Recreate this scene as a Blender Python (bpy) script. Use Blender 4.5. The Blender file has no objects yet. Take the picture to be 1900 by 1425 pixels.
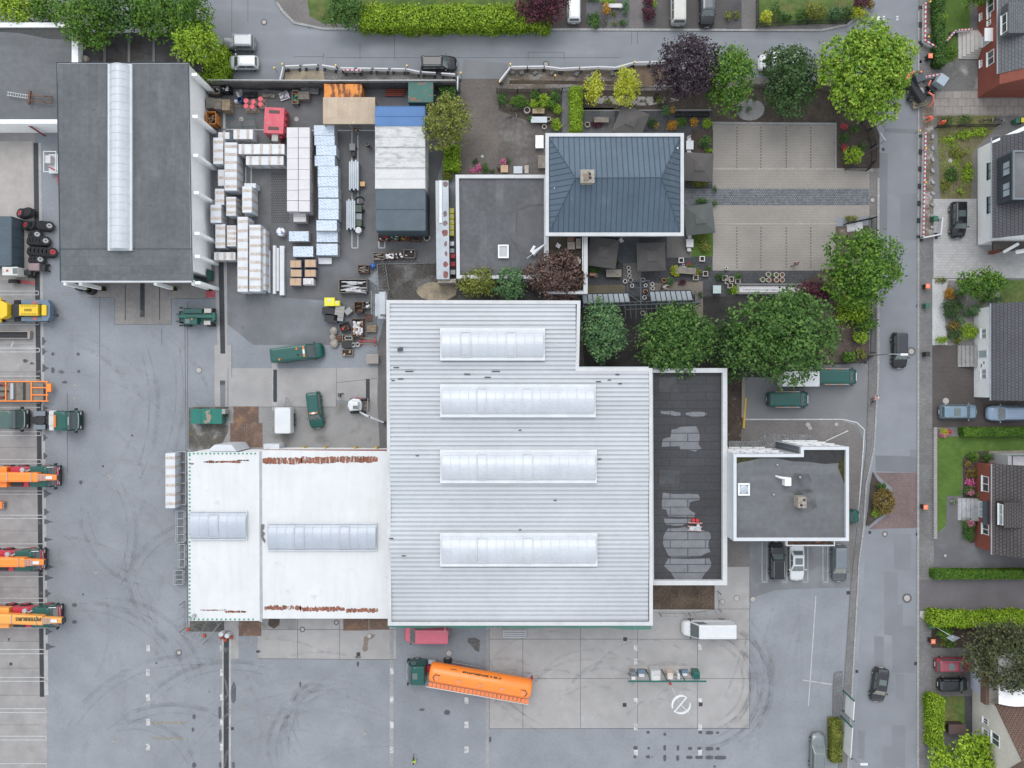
import bpy,bmesh,math,random
import numpy as np
from mathutils import Vector,Matrix
SC=bpy.context.scene
COL=SC.collection
R=math.radians
random.seed(7)
# ---------------------------------------------------------------- camera, world, sun, exposure
S=0.068;H=100.0
cam=bpy.data.cameras.new('camera');camo=bpy.data.objects.new('camera',cam);COL.objects.link(camo)
camo.location=(0,0,H);camo.rotation_euler=(0,0,0)
cam.sensor_width=36;cam.lens=18*H/(950*S);cam.clip_end=2000;cam.clip_start=1
SC.camera=camo
SUN_EL,SUN_AZ=62,-12
wd=bpy.data.worlds.new('World');SC.world=wd;wd.use_nodes=True
nt=wd.node_tree;nt.nodes.clear()
sky=nt.nodes.new('ShaderNodeTexSky');sky.sky_type='NISHITA';sky.sun_disc=False
sky.sun_elevation=R(SUN_EL);sky.sun_rotation=R(SUN_AZ)
sky.air_density=2.0;sky.dust_density=1.0;sky.ozone_density=1.0
hs=nt.nodes.new('ShaderNodeHueSaturation');hs.inputs['Saturation'].default_value=0.29
bg=nt.nodes.new('ShaderNodeBackground');bg.inputs[1].default_value=0.15
ow=nt.nodes.new('ShaderNodeOutputWorld')
nt.links.new(sky.outputs[0],hs.inputs['Color']);nt.links.new(hs.outputs[0],bg.inputs[0]);nt.links.new(bg.outputs[0],ow.inputs[0])
sl=bpy.data.lights.new('sun','SUN');sl.energy=0.65;sl.angle=R(35);sl.color=(1,.98,.95)
so=bpy.data.objects.new('sun',sl);COL.objects.link(so)
_d=Vector((math.sin(R(SUN_AZ))*math.cos(R(SUN_EL)),math.cos(R(SUN_AZ))*math.cos(R(SUN_EL)),math.sin(R(SUN_EL))))
so.rotation_euler=_d.to_track_quat('Z','Y').to_euler();so.location=_d*150
SC.view_settings.view_transform='Standard';SC.view_settings.look='None';SC.view_settings.gamma=1
SC.view_settings.exposure=0.80;SC.view_settings.use_curve_mapping=False
# ---------------------------------------------------------------- helpers
def W(px,py,z=0.0):
 """point of the place seen at a photo pixel, at height z"""
 k=S*(H-z)/H
 return Vector(((px-950)*k,(712.5-py)*k,z))
def crop(ox,oy,s):
 return lambda x,y:(ox+x*s,oy+y*s)
C1=crop(0,0,.25263);C2=crop(380,100,.25263);C3=crop(840,0,.25263);C4=crop(380,420,.25263)
CG=crop(1000,200,.25263);C6=crop(380,140,.12632);CS=crop(1070,425,.13684);CR=crop(1300,0,.31579)
CM=crop(590,540,.11227)
# -------- materials
MATS={}
def _nodes(m):
 m.use_nodes=True
 nt=m.node_tree;b=nt.nodes['Principled BSDF']
 return nt,b
def _pos(nt,scale=None,rot=0):
 g=nt.nodes.new('ShaderNodeNewGeometry')
 if scale is None and not rot:return g.outputs['Position']
 mp=nt.nodes.new('ShaderNodeMapping')
 if scale is not None:mp.inputs['Scale'].default_value=scale
 mp.inputs['Rotation'].default_value=(0,0,rot)
 nt.links.new(g.outputs['Position'],mp.inputs[0])
 return mp.outputs[0]
def _vary(nt,colsock,specs,stretch=None):
 """multiply a colour by noises: (scale, amount)"""
 for sc,am in specs:
  no=nt.nodes.new('ShaderNodeTexNoise');no.inputs['Scale'].default_value=sc;no.inputs['Detail'].default_value=4
  nt.links.new(_pos(nt,stretch),no.inputs['Vector'])
  mr=nt.nodes.new('ShaderNodeMapRange');mr.inputs[1].default_value=.32;mr.inputs[2].default_value=.68
  mr.inputs[3].default_value=1-am;mr.inputs[4].default_value=1+am
  nt.links.new(no.outputs[0],mr.inputs[0])
  vm=nt.nodes.new('ShaderNodeVectorMath');vm.operation='SCALE'
  nt.links.new(colsock,vm.inputs[0]);nt.links.new(mr.outputs[0],vm.inputs['Scale'])
  colsock=vm.outputs[0]
 return colsock
def _bump(nt,b,h,strength,dist):
 bp=nt.nodes.new('ShaderNodeBump');bp.inputs['Strength'].default_value=strength;bp.inputs['Distance'].default_value=dist
 nt.links.new(h,bp.inputs['Height']);nt.links.new(bp.outputs[0],b.inputs['Normal'])
def mat(name,col,rough=.75,metal=0.0,vary=((.7,.06),(9,.06)),bump=None,spec=.4,coat=0,mottle=None,stretch=None,alpha=None,seams=None):
 """mottle: (scale, lo, hi, colour, amount) patches of a second colour; seams: (w, h, rot, darkness, joint) brick-like joints"""
 if name in MATS:return MATS[name]
 m=bpy.data.materials.new(name);MATS[name]=m
 nt,b=_nodes(m)
 rgb=nt.nodes.new('ShaderNodeRGB');rgb.outputs[0].default_value=(*col,1);s=rgb.outputs[0]
 for mo in(mottle or()):
  sc,lo,hi,c2,am=mo[:5]
  no=nt.nodes.new('ShaderNodeTexNoise');no.inputs['Scale'].default_value=sc;no.inputs['Detail'].default_value=6
  nt.links.new(_pos(nt,mo[5]if len(mo)>5 else None),no.inputs['Vector'])
  mr=nt.nodes.new('ShaderNodeMapRange');mr.inputs[1].default_value=lo;mr.inputs[2].default_value=hi;mr.inputs[4].default_value=am
  nt.links.new(no.outputs[0],mr.inputs[0])
  mx=nt.nodes.new('ShaderNodeMix');mx.data_type='RGBA'
  nt.links.new(mr.outputs[0],mx.inputs[0]);nt.links.new(s,mx.inputs[6]);mx.inputs[7].default_value=(*c2,1)
  s=mx.outputs[2]
 bh=None
 if seams:
  w,h,rot,dark,joint=seams
  br=nt.nodes.new('ShaderNodeTexBrick');br.inputs['Scale'].default_value=1
  br.inputs['Brick Width'].default_value=w;br.inputs['Row Height'].default_value=h;br.inputs['Mortar Size'].default_value=joint
  br.inputs['Mortar Smooth'].default_value=.1
  br.inputs['Color1'].default_value=(1,1,1,1);br.inputs['Color2'].default_value=(.88,.88,.88,1);br.inputs['Mortar'].default_value=(dark,dark,dark,1)
  nt.links.new(_pos(nt,None,rot),br.inputs[0])
  mx=nt.nodes.new('ShaderNodeMix');mx.data_type='RGBA';mx.blend_type='MULTIPLY';mx.inputs[0].default_value=1
  nt.links.new(s,mx.inputs[6]);nt.links.new(br.outputs[0],mx.inputs[7]);s=mx.outputs[2]
 if vary:s=_vary(nt,s,vary,stretch)
 nt.links.new(s,b.inputs['Base Color'])
 b.inputs['Roughness'].default_value=rough;b.inputs['Metallic'].default_value=metal
 b.inputs['Specular IOR Level'].default_value=spec
 if coat:b.inputs['Coat Weight'].default_value=coat;b.inputs['Coat Roughness'].default_value=.05
 if alpha is not None:
  sc,lo,hi,a=alpha[:4]
  if sc:
   no=nt.nodes.new('ShaderNodeTexNoise');no.inputs['Scale'].default_value=sc;no.inputs['Detail'].default_value=5
   nt.links.new(_pos(nt,alpha[4]if len(alpha)>4 else None),no.inputs['Vector'])
   mr=nt.nodes.new('ShaderNodeMapRange');mr.inputs[1].default_value=lo;mr.inputs[2].default_value=hi;mr.inputs[4].default_value=a
   nt.links.new(no.outputs[0],mr.inputs[0]);nt.links.new(mr.outputs[0],b.inputs['Alpha'])
  else:b.inputs['Alpha'].default_value=a
 if bump:
  no=nt.nodes.new('ShaderNodeTexNoise');no.inputs['Scale'].default_value=bump[0];no.inputs['Detail'].default_value=3
  nt.links.new(_pos(nt),no.inputs['Vector']);_bump(nt,b,no.outputs[0],bump[1],bump[2])
 return m
def paver(name,c1,c2,mortar,w,h,rot=0,joint=.02,rough=.85,vary=((.5,.1),(.08,.06)),bump=.3):
 if name in MATS:return MATS[name]
 m=bpy.data.materials.new(name);MATS[name]=m
 nt,b=_nodes(m)
 br=nt.nodes.new('ShaderNodeTexBrick');br.inputs['Scale'].default_value=1
 br.inputs['Brick Width'].default_value=w;br.inputs['Row Height'].default_value=h;br.inputs['Mortar Size'].default_value=joint
 br.inputs['Color1'].default_value=(*c1,1);br.inputs['Color2'].default_value=(*c2,1);br.inputs['Mortar'].default_value=(*mortar,1)
 nt.links.new(_pos(nt,None,rot),br.inputs[0])
 s=_vary(nt,br.outputs[0],vary)
 nt.links.new(s,b.inputs['Base Color']);b.inputs['Roughness'].default_value=rough;b.inputs['Specular IOR Level'].default_value=.3
 if bump:_bump(nt,b,br.outputs['Fac'],-bump,.01)
 return m
def leafmat(name,cols,rough=.6):
 """one random colour of a ramp per leaf, with broad light and dark clumps"""
 if name in MATS:return MATS[name]
 m=bpy.data.materials.new(name);MATS[name]=m
 nt,b=_nodes(m)
 g=nt.nodes.new('ShaderNodeNewGeometry')
 no=nt.nodes.new('ShaderNodeTexNoise');no.inputs['Scale'].default_value=.9;no.inputs['Detail'].default_value=2
 nt.links.new(g.outputs['Position'],no.inputs['Vector'])
 ma=nt.nodes.new('ShaderNodeMath');ma.operation='MULTIPLY_ADD';ma.inputs[1].default_value=.65
 nt.links.new(g.outputs['Random Per Island'],ma.inputs[0])
 mb=nt.nodes.new('ShaderNodeMapRange');mb.inputs[1].default_value=.35;mb.inputs[2].default_value=.65;mb.inputs[4].default_value=.35
 nt.links.new(no.outputs[0],mb.inputs[0]);nt.links.new(mb.outputs[0],ma.inputs[2])
 rp=nt.nodes.new('ShaderNodeValToRGB');el=rp.color_ramp.elements
 for i,c in enumerate(cols):
  p=i/(len(cols)-1)
  e=el[i]if i<2 else el.new(p)
  e.position=p;e.color=(*c,1)
 nt.links.new(ma.outputs[0],rp.inputs[0]);nt.links.new(rp.outputs[0],b.inputs['Base Color'])
 b.inputs['Roughness'].default_value=rough;b.inputs['Specular IOR Level'].default_value=.3
 b.inputs['Subsurface Weight'].default_value=0
 return m
# -------- mesh builder
class MB:
 def __init__(s):s.v=[];s.f=[];s.m=[]
 def add(s,vs,fs,m=0):
  n=len(s.v);s.v+=[tuple(v)for v in vs]
  for f in fs:s.f.append([i+n for i in f]);s.m.append(m)
  return s
 def box(s,cx,cy,z0,sx,sy,sz,rot=0,m=0,taper=0):
  a=R(rot);c,d=math.cos(a),math.sin(a)
  P=[]
  for z,t in((z0,0),(z0+sz,taper)):
   for x,y in((-1,-1),(1,-1),(1,1),(-1,1)):
    X=x*(sx/2-t);Y=y*(sy/2-t);P.append((cx+X*c-Y*d,cy+X*d+Y*c,z))
  return s.add(P,[(3,2,1,0),(4,5,6,7),(0,1,5,4),(1,2,6,5),(2,3,7,6),(3,0,4,7)],m)
 def prism(s,pts,z0,z1,m=0,top=None):
  pts=[(p[0],p[1])for p in pts]
  ar=sum(pts[i][0]*pts[(i+1)%len(pts)][1]-pts[(i+1)%len(pts)][0]*pts[i][1]for i in range(len(pts)))
  tp=top or pts
  if ar<0:pts=pts[::-1];tp=tp[::-1]
  n=len(pts)
  P=[(x,y,z0)for x,y in pts]+[(p[0],p[1],z1)for p in tp]
  F=[tuple(range(n-1,-1,-1)),tuple(range(n,2*n))]+[(i,(i+1)%n,n+(i+1)%n,n+i)for i in range(n)]
  return s.add(P,F,m)
 def cyl(s,x,y,z0,z1,r0,r1=None,n=14,m=0,ax='z'):
  r1=r0 if r1 is None else r1
  P=[]
  for z,r in((z0,r0),(z1,r1)):
   for i in range(n):
    a=2*math.pi*i/n;c,d=r*math.cos(a),r*math.sin(a)
    P.append((x+c,y+d,z)if ax=='z' else((x+c,z,y+d)if ax=='y' else(z,x+c,y+d)))
  F=[tuple(range(n-1,-1,-1)),tuple(range(n,2*n))]+[(i,(i+1)%n,n+(i+1)%n,n+i)for i in range(n)]
  if ax=='y':F=[tuple(reversed(f))for f in F]
  return s.add(P,F,m)
 def ring(s,x,y,z0,z1,ro,ri,n=16,m=0,floor=None,mf=None):
  """open pot / tube wall with an inside floor"""
  P=[]
  for z,r in((z0,ro),(z1,ro),(z1,ri),(z0 if floor is None else floor,ri)):
   for i in range(n):
    a=2*math.pi*i/n;P.append((x+r*math.cos(a),y+r*math.sin(a),z))
  F=[]
  for k in range(3):
   for i in range(n):j=(i+1)%n;F.append((k*n+i,k*n+j,k*n+n+j,k*n+n+i))
  s.add(P,F,m)
  if floor is not None:
   s.add([(x+ri*math.cos(2*math.pi*i/n),y+ri*math.sin(2*math.pi*i/n),floor)for i in range(n)],[tuple(range(n))],m if mf is None else mf)
  return s
 def tube(s,pts,r,n=6,m=0,r1=None):
  pts=[Vector(p)for p in pts];rings=[]
  for i,p in enumerate(pts):
   d=(pts[min(i+1,len(pts)-1)]-pts[max(i-1,0)]).normalized()
   u=d.cross(Vector((0,0,1)))
   if u.length<.05:u=d.cross(Vector((1,0,0)))
   u.normalize();w=u.cross(d).normalized()
   rr=r if r1 is None else r+(r1-r)*i/(len(pts)-1)
   rings.append([p+(u*math.cos(2*math.pi*k/n)+w*math.sin(2*math.pi*k/n))*rr for k in range(n)])
  return s.loft(rings,m)
 def loft(s,rings,m=0,cap=True):
  n=len(rings[0]);P=[p for r in rings for p in r];F=[]
  for k in range(len(rings)-1):
   for i in range(n):
    j=(i+1)%n;F.append((k*n+i,k*n+j,k*n+n+j,k*n+n+i))
  if cap:F+=[tuple(range(n-1,-1,-1)),tuple(range((len(rings)-1)*n,len(rings)*n))]
  return s.add(P,F,m)
 def ell(s,x,y,z,rx,ry,rz,n=12,k=6,m=0,half=False):
  rings=[]
  for j in range(k+1):
   t=(math.pi/2 if half else math.pi)*j/k
   rr=max(math.sin(t),.02);zz=math.cos(t)
   rings.append([(x+rx*rr*math.cos(-2*math.pi*i/n),y+ry*rr*math.sin(-2*math.pi*i/n),z+rz*zz)for i in range(n)])
  return s.loft(rings,m)
 def quad(s,a,b,c,d,m=0):return s.add([a,b,c,d],[(0,1,2,3)],m)
 def panel(s,a,b,c,d,t=.02,m=0):
  """thin plate with thickness t along its normal"""
  a,b,c,d=map(Vector,(a,b,c,d));nn=(b-a).cross(d-a).normalized()*t
  return s.add([a,b,c,d,a+nn,b+nn,c+nn,d+nn],[(3,2,1,0),(4,5,6,7),(0,1,5,4),(1,2,6,5),(2,3,7,6),(3,0,4,7)],m)
 def build(s,name,mats,parent=None,world=False,smooth=False,bevel=0,fix=True):
  me=bpy.data.meshes.new(name)
  V=np.array(s.v,dtype=float).reshape(-1,3)
  loc=Vector((0,0,0))
  if parent is not None and world:
   r=parent
   while r.parent:r=r.parent
   V=V-np.array(r.location)
  if parent is None:
   lo,hi=V.min(0),V.max(0);loc=Vector(((lo[0]+hi[0])/2,(lo[1]+hi[1])/2,lo[2]));V=V-np.array(loc)
  me.from_pydata(V.tolist(),[],s.f)
  if not isinstance(mats,(list,tuple)):mats=[mats]
  for q in mats:me.materials.append(q)
  if len(mats)>1:me.polygons.foreach_set('material_index',s.m)
  if smooth:me.polygons.foreach_set('use_smooth',[True]*len(me.polygons))
  if fix:
   bm=bmesh.new();bm.from_mesh(me);bmesh.ops.recalc_face_normals(bm,faces=bm.faces);bm.to_mesh(me);bm.free()
  me.update()
  o=bpy.data.objects.new(name,me);COL.objects.link(o);o.location=loc
  if parent is not None:o.parent=parent
  if bevel:
   md=o.modifiers.new('bevel','BEVEL');md.width=bevel;md.segments=2;md.limit_method='ANGLE'
  return o
def ccw(P):
 P=[Vector((p[0],p[1]))for p in P]
 a=sum(P[i].x*P[(i+1)%len(P)].y-P[(i+1)%len(P)].x*P[i].y for i in range(len(P)))
 return P if a>0 else P[::-1]
def inset(P,w):
 P=ccw(P);n=len(P);out=[]
 for i in range(n):
  a,b,c=P[i-1],P[i],P[(i+1)%n]
  d1=(b-a).normalized();d2=(c-b).normalized();n1=Vector((-d1.y,d1.x));n2=Vector((-d2.y,d2.x))
  k=(n1+n2);out.append(b+k*w/max(k.dot(n1),.2))
 return out
def frame(mb,P,w,z0,z1,m=0):
 O=ccw(P);I=inset(P,w);n=len(O)
 V=[(p.x,p.y,z)for R_,z in((O,z0),(O,z1),(I,z1),(I,z0))for p in R_]
 F=[(k*n+i,k*n+(i+1)%n,((k+1)%4)*n+(i+1)%n,((k+1)%4)*n+i)for k in range(4)for i in range(n)]
 return mb.add(V,F,m)
def wp(pts,z):return[W(x,y,z).to_2d()for x,y in pts]
def tag(o,label=None,cat=None,group=None,kind=None):
 if label:o['label']=label
 if cat:o['category']=cat
 if group:o['group']=group
 if kind:o['kind']=kind
 return o
def thing(name,label,cat,loc=(0,0,0),rz=0,group=None):
 o=bpy.data.objects.new(name,None);COL.objects.link(o);o.location=loc;o.rotation_euler=(0,0,R(rz));o.empty_display_size=.3
 return tag(o,label,cat,group)
def copy_tree(o,parent=None,loc=None,rz=None,label=None,scale=None):
 c=o.copy();COL.objects.link(c)
 if parent is not None:c.parent=parent
 for ch in list(o.children):copy_tree(ch,c)
 if loc is not None:c.location=loc
 if rz is not None:c.rotation_euler=(0,0,R(rz))
 if label:c['label']=label
 if scale:c.scale=scale if hasattr(scale,'__len__')else(scale,)*3
 return c
def struct(mb,name,m,**k):return tag(mb.build(name,m,**k),kind='structure')
PN=[0]
def patch(name,pts,layer,m,base=0.0,fn=None):
 """flat sheet on the ground, outline in photo pixels"""
 PN[0]+=1;z=base+.004*layer+.0004*(PN[0]%9)
 mb=MB();P=[W(*(fn(*p)if fn else p),z)for p in pts]
 mb.add(P,[tuple(range(len(P)))])
 o=struct(mb,name,m)
 bm=bmesh.new();bm.from_mesh(o.data);bmesh.ops.triangulate(bm,faces=bm.faces)
 for f in bm.faces:
  if f.normal.z<0:f.normal_flip()
 bm.to_mesh(o.data);bm.free()
 return o
def rect(x0,y0,x1,y1):return[(x0,y0),(x1,y0),(x1,y1),(x0,y1)]
def slab(name,pts,z0,z1,m,kind='structure'):
 mb=MB();mb.prism([W(x,y,z1)[:2]for x,y in pts],z0,z1)
 o=mb.build(name,m)
 return tag(o,kind=kind)if kind else o
def line(mb,x0,y0,x1,y1,w,z):
 """painted line given in photo pixels, width in metres"""
 a,b=W(x0,y0,z),W(x1,y1,z);d=(b-a).normalized();n=Vector((-d.y,d.x,0))*w/2
 mb.quad(a+n,a-n,b-n,b+n)
def blob(cx,cy,rx,ry,n=14,jit=.18,seed=0):
 rr=random.Random(seed);return[(cx+rx*math.cos(6.2832*i/n)*(1+rr.uniform(-jit,jit)),cy+ry*math.sin(6.2832*i/n)*(1+rr.uniform(-jit,jit)))for i in range(n)]
def text(txt,size,m,parent,loc,rot,name='lettering',ext=.004):
 cu=bpy.data.curves.new('t','FONT');cu.body=txt;cu.size=size;cu.extrude=ext;cu.offset=.03*size;cu.align_x='CENTER';cu.align_y='CENTER'
 t=bpy.data.objects.new('t',cu);COL.objects.link(t)
 dg=bpy.context.evaluated_depsgraph_get();me=bpy.data.meshes.new_from_object(t.evaluated_get(dg))
 bpy.data.objects.remove(t);me.materials.clear();me.materials.append(m);me.name=name
 o=bpy.data.objects.new(name,me);COL.objects.link(o);o.parent=parent;o.location=loc;o.rotation_euler=rot
 return o
# ================================================================ SETTING: ground, roads, paving
A_yard=mat('asphalt_yard',(.196,.208,.226),.85,vary=((.05,.09),(.35,.07),(3,.05),(30,.10)),bump=(25,.25,.01),mottle=[(.12,.5,.72,(.235,.25,.272),.6),(.6,.6,.8,(.15,.155,.165),.45,(1,.35,1))])
A_road=mat('asphalt_road',(.185,.195,.212),.82,vary=((.06,.07),(.5,.05),(30,.09)),bump=(25,.2,.01),mottle=[(.2,.55,.75,(.23,.24,.26),.6,(.3,1,1))])
A_roadh=mat('asphalt_street',(.185,.195,.212),.82,vary=((.06,.07),(.5,.05),(30,.09)),bump=(25,.2,.01),mottle=[(.3,.5,.75,(.24,.25,.265),.7,(.25,1.6,1))])
A_dark=mat('asphalt_storage',(.118,.118,.122),.85,vary=((.12,.12),(.9,.09),(30,.12)),bump=(25,.25,.01),mottle=[(.3,.55,.7,(.15,.15,.155),.6)])
A_patch=mat('asphalt_repair',(.164,.172,.188),.8,vary=((.3,.06),(30,.09)))
A_patch2=mat('asphalt_repair_dark',(.142,.149,.162),.8,vary=((.3,.06),(30,.09)))
CON=mat('concrete',(.285,.275,.27),.85,vary=((.1,.08),(.7,.08),(12,.05)),bump=(14,.15,.01),mottle=[(.35,.52,.75,(.22,.215,.215),.6),(1.2,.6,.75,(.34,.33,.33),.5)])
CON_b=mat('concrete_bays',(.255,.245,.24),.85,vary=((.1,.08),(.7,.1),(12,.06)),bump=(14,.15,.01),mottle=[(.3,.5,.72,(.20,.195,.195),.7),(1.4,.62,.75,(.32,.31,.31),.5)])
CON_l=mat('concrete_light',(.34,.335,.33),.85,vary=((.3,.07),(6,.07)),seams=(.9,.9,0,.7,.02))
KERB=mat('kerbstone',(.30,.295,.29),.85,vary=((1,.08),(8,.08)),seams=(.5,.5,0,.6,.02))
PAVE=paver('pavement_slabs',(.165,.16,.16),(.135,.132,.13),(.09,.09,.09),.3,.3,0,.012,vary=((.4,.12),(.07,.12),(6,.08)))
PAVE2=paver('pavement_blocks',(.19,.175,.168),(.15,.14,.135),(.09,.085,.08),.22,.11,0,.014,vary=((.3,.12),(.08,.1)))
BEIGE=paver('grass_pavers',(.285,.262,.236),(.27,.247,.222),(.205,.188,.17),.24,.2,0,.035,vary=((.35,.06),(.09,.10),(3,.05)))
BEIGE2=paver('beige_blocks',(.275,.255,.23),(.26,.24,.216),(.21,.192,.175),.34,.34,0,.03,vary=((.35,.08),(.09,.08)))
COBB=paver('cobble_band',(.19,.20,.215),(.13,.135,.15),(.07,.07,.075),.26,.22,0,.03,vary=((1,.1),(3.0,.18)))
SLATE=paver('slate_cobbles',(.085,.085,.09),(.06,.06,.066),(.035,.035,.038),.2,.2,0,.02,vary=((.5,.15),(4,.15)))
REDP=paver('red_blocks',(.19,.13,.127),(.155,.115,.113),(.10,.08,.08),.3,.15,R(45),.02,vary=((.25,.16),(3,.1)))
BRWN=paver('brown_blocks',(.155,.135,.12),(.125,.108,.098),(.075,.068,.06),.24,.16,0,.018,vary=((.3,.18),(.08,.12)))
PLUM=paver('plum_blocks',(.10,.083,.078),(.082,.07,.066),(.05,.045,.042),.24,.16,0,.018,vary=((.3,.12),(.08,.1)))
WPAV=paver('light_blocks',(.37,.365,.36),(.32,.315,.31),(.24,.24,.24),.5,.34,0,.015,vary=((.3,.06),(.08,.06)))
SOIL=mat('soil',(.060,.047,.038),.95,vary=((.6,.25),(7,.3)),bump=(6,.6,.05),mottle=[(1.5,.58,.72,(.10,.085,.07),.6)])
SAND=mat('sand',(.29,.24,.17),.95,vary=((.8,.15),(8,.15)),bump=(4,.6,.06),mottle=[(.9,.5,.6,(.19,.17,.135),.8)])
GRAV=mat('gravel',(.235,.23,.225),.95,vary=((.25,.12),(14,.35)),bump=(12,.8,.04),mottle=[(.4,.55,.7,(.13,.12,.11),.7)])
GRAVD=mat('dark_gravel',(.125,.12,.118),.95,vary=((.4,.2),(12,.35)),bump=(12,.8,.04))
GRAVW=mat('white_gravel',(.42,.42,.42),.95,vary=((.4,.1),(14,.3)),bump=(12,.8,.04))
GRASS=mat('lawn',(.075,.115,.028),.95,vary=((.25,.22),(2,.18),(22,.3)),bump=(18,.8,.04),mottle=[(.35,.5,.68,(.13,.12,.045),.65)])
GRASSR=mat('mown_lawn',(.070,.125,.022),.95,vary=((.3,.15),(2,.12),(22,.25)),bump=(18,.8,.04))
STRIP=mat('drain_grate',(.028,.031,.036),.6,vary=((1,.12),(20,.2)),seams=(50,1.0,0,.55,.03))
WHT=mat('line_paint',(.52,.52,.51),.8,vary=((1.5,.16),(14,.2)))
WHTf=mat('faded_line_paint',(.40,.41,.41),.8,vary=((1.5,.12),(14,.2)))
YLW=mat('faded_yellow_paint',(.33,.27,.14),.8,vary=((1.5,.2),),alpha=(3,.42,.6,.7))
WETD=mat('damp_spot',(.068,.07,.078),.45,vary=((3,.2),))
OILD=mat('oil_stain',(.04,.038,.036),.5,vary=((3,.3),),alpha=(1.6,.38,.6,.85))
TYRE_M=mat('tyre_mark_rubber',(.10,.102,.108),.85,vary=None,alpha=(.8,.34,.78,.22))
TYRE_L=mat('dust_track',(.32,.32,.325),.9,vary=None,alpha=(.9,.42,.75,.38))
RUSTP=mat('rusty_steel_plate',(.115,.072,.055),.7,metal=.1,vary=((.5,.2),(5,.2)),mottle=[(.8,.5,.65,(.20,.11,.06),.7),(1.5,.62,.72,(.24,.23,.22),.6)])
JOINT=mat('joint',(.07,.07,.072),.9)
gm=MB();gm.add([(-500,-500,-.004),(500,-500,-.004),(500,500,-.004),(-500,500,-.004)],[(0,1,2,3)])
struct(gm,'ground',A_yard)
patch('street',[(398,-200),(512,-200),(512,10),(545,38),(620,52),(1530,55),(1590,40),(1628,10),(1640,-200),(1800,-200),(1706,80),(1706,1800),(1550,1800),(1580,1425),(1607,1000),(1607,955),(1622,910),(1620,870),(1632,690),(1632,330),(1640,240),(1590,150),(850,148),(398,150)],1,A_roadh)
patch('road',[(1642,20),(1706,20),(1704,1800),(1552,1800),(1582,1425),(1607,1040),(1607,955),(1630,690),(1632,330),(1642,240)],2,A_road)
patch('road_brick_band',[(1623,877),(1706,877),(1706,979),(1612,982),(1640,960),(1660,940),(1655,905)],3,REDP)
RP=[(1631,283,1647,436),(1670,357,1706,447),(1664,447,1676,487),(1640,238,1706,248),(1688,833,1705,850),(1624,845,1705,877),(1658,990,1690,1060),(1640,1060,1666,1180),(1655,1120,1675,1250),(1668,1160,1700,1250),(1662,1250,1678,1300),(1655,1345,1680,1425),(1622,1180,1640,1240),(1638,1385,1662,1500),(1592,1355,1605,1410)]
for i,(a,b,c,d)in enumerate(RP):
 patch('road_repair',[(a,b),(c,b+2),(c-1,d),(a+1,d-3)],4,A_patch2 if i in(0,3,5)else A_patch)
mb=MB()
for a,b,c,d in[(605,107,1150,107),(600,98,600,110),(980,97,1047,97),(980,97,980,110),(1047,97,1047,112),(430,60,430,0),(540,10,575,55),(668,110,668,82),(732,52,732,110),(1172,58,1172,82),(1183,58,1183,82),(545,105,600,105),(460,0,460,40)]:
 line(mb,a,b,c,d,.05,.010)
struct(mb,'road_crack_seal',JOINT)
slab('pavement',[(1706,-300),(2200,-300),(2200,1900),(1704,1900)],-.1,.12,PAVE)
slab('pavement',[(1613,400),(1628,400),(1628,690),(1617,830),(1605,900),(1600,975),(1592,1040),(1572,1425),(1550,1900),(1520,1900),(1556,1425),(1578,1100),(1590,980),(1608,830),(1612,700)],-.1,.10,PAVE)
slab('pavement',[(420,-300),(512,-300),(510,0),(520,20),(545,42),(600,53),(1525,56),(1570,46),(1605,22),(1622,-20),(1630,-300)],-.1,.12,PAVE2)
slab('kerb',[(1703,20),(1706,20),(1705,1900),(1701,1900)],-.1,.125,KERB)
slab('kerb',[(1628,330),(1632,330),(1632,690),(1624,830),(1609,900),(1604,985),(1596,1040),(1575,1425),(1553,1900),(1550,1900),(1572,1425),(1593,1040),(1601,980),(1606,900),(1621,830),(1628,690)],-.1,.125,KERB)
slab('kerb',[(512,5),(522,22),(545,44),(600,55),(1525,58),(1572,48),(1608,24),(1626,-20),(1622,-22),(1604,20),(1570,44),(1525,54),(600,51),(547,40),(526,19),(515,3)],-.1,.127,KERB)
patch('truck_bays',[(-300,232),(64,232),(73,600),(79,1000),(82,1290),(87,1292),(88,1800),(-300,1800)],1,CON_b)
patch('truck_bays_light',[(-300,262),(60,262),(66,520),(-300,520)],2,mat('bay_slab_light',(.34,.315,.295),.85,vary=((.15,.08),(1,.08),(14,.05))))
patch('bays_edge_strip',[(62,265),(76,265),(90,1290),(78,1290)],2,CON_l)
patch('drain_channel',[(62,265),(71,265),(76,700),(82,1293),(74,1293),(67,700)],3,STRIP)
mb=MB()
for y in(540,547,595,602,646,653,698,705,748,756,801,808,853,860,911,917,956,962,1009,1016,1063,1070,1110,1118,1165,1205,1213,1257,1264,1315,1322,1366,1373,1417):
 line(mb,-60,y,62+y*.017,y,.09,.018)
for y in(540,595,646,801,853):line(mb,62+y*.017,y,62+y*.017,y+7,.08,.018)
line(mb,25,633,20,645,.15,.018)
for y in range(1322,1425,51):line(mb,86,y-6,86,y+2,.06,.018)
struct(mb,'bay_marking',WHTf)
mb=MB()
for y in(585,640,690,830,880,985,1040,1090,1190,1240,1290,1345):line(mb,-60,y,74,y,.03,.014)
struct(mb,'slab_joint',JOINT)
patch('storage_yard',[(385,150),(860,150),(812,330),(812,490),(700,500),(640,560),(420,545),(398,480)],1,A_dark)
patch('storage_yard_transition',[(385,470),(620,470),(700,530),(700,640),(470,640),(420,600)],2,mat('asphalt_blend',(.165,.168,.175),.85,vary=((.1,.08),(.6,.08),(30,.1)),alpha=(.10,.30,.62,.9)))
mb=MB()
for x in(416,):line(mb,x,205,x,250,.3,.012)
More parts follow.
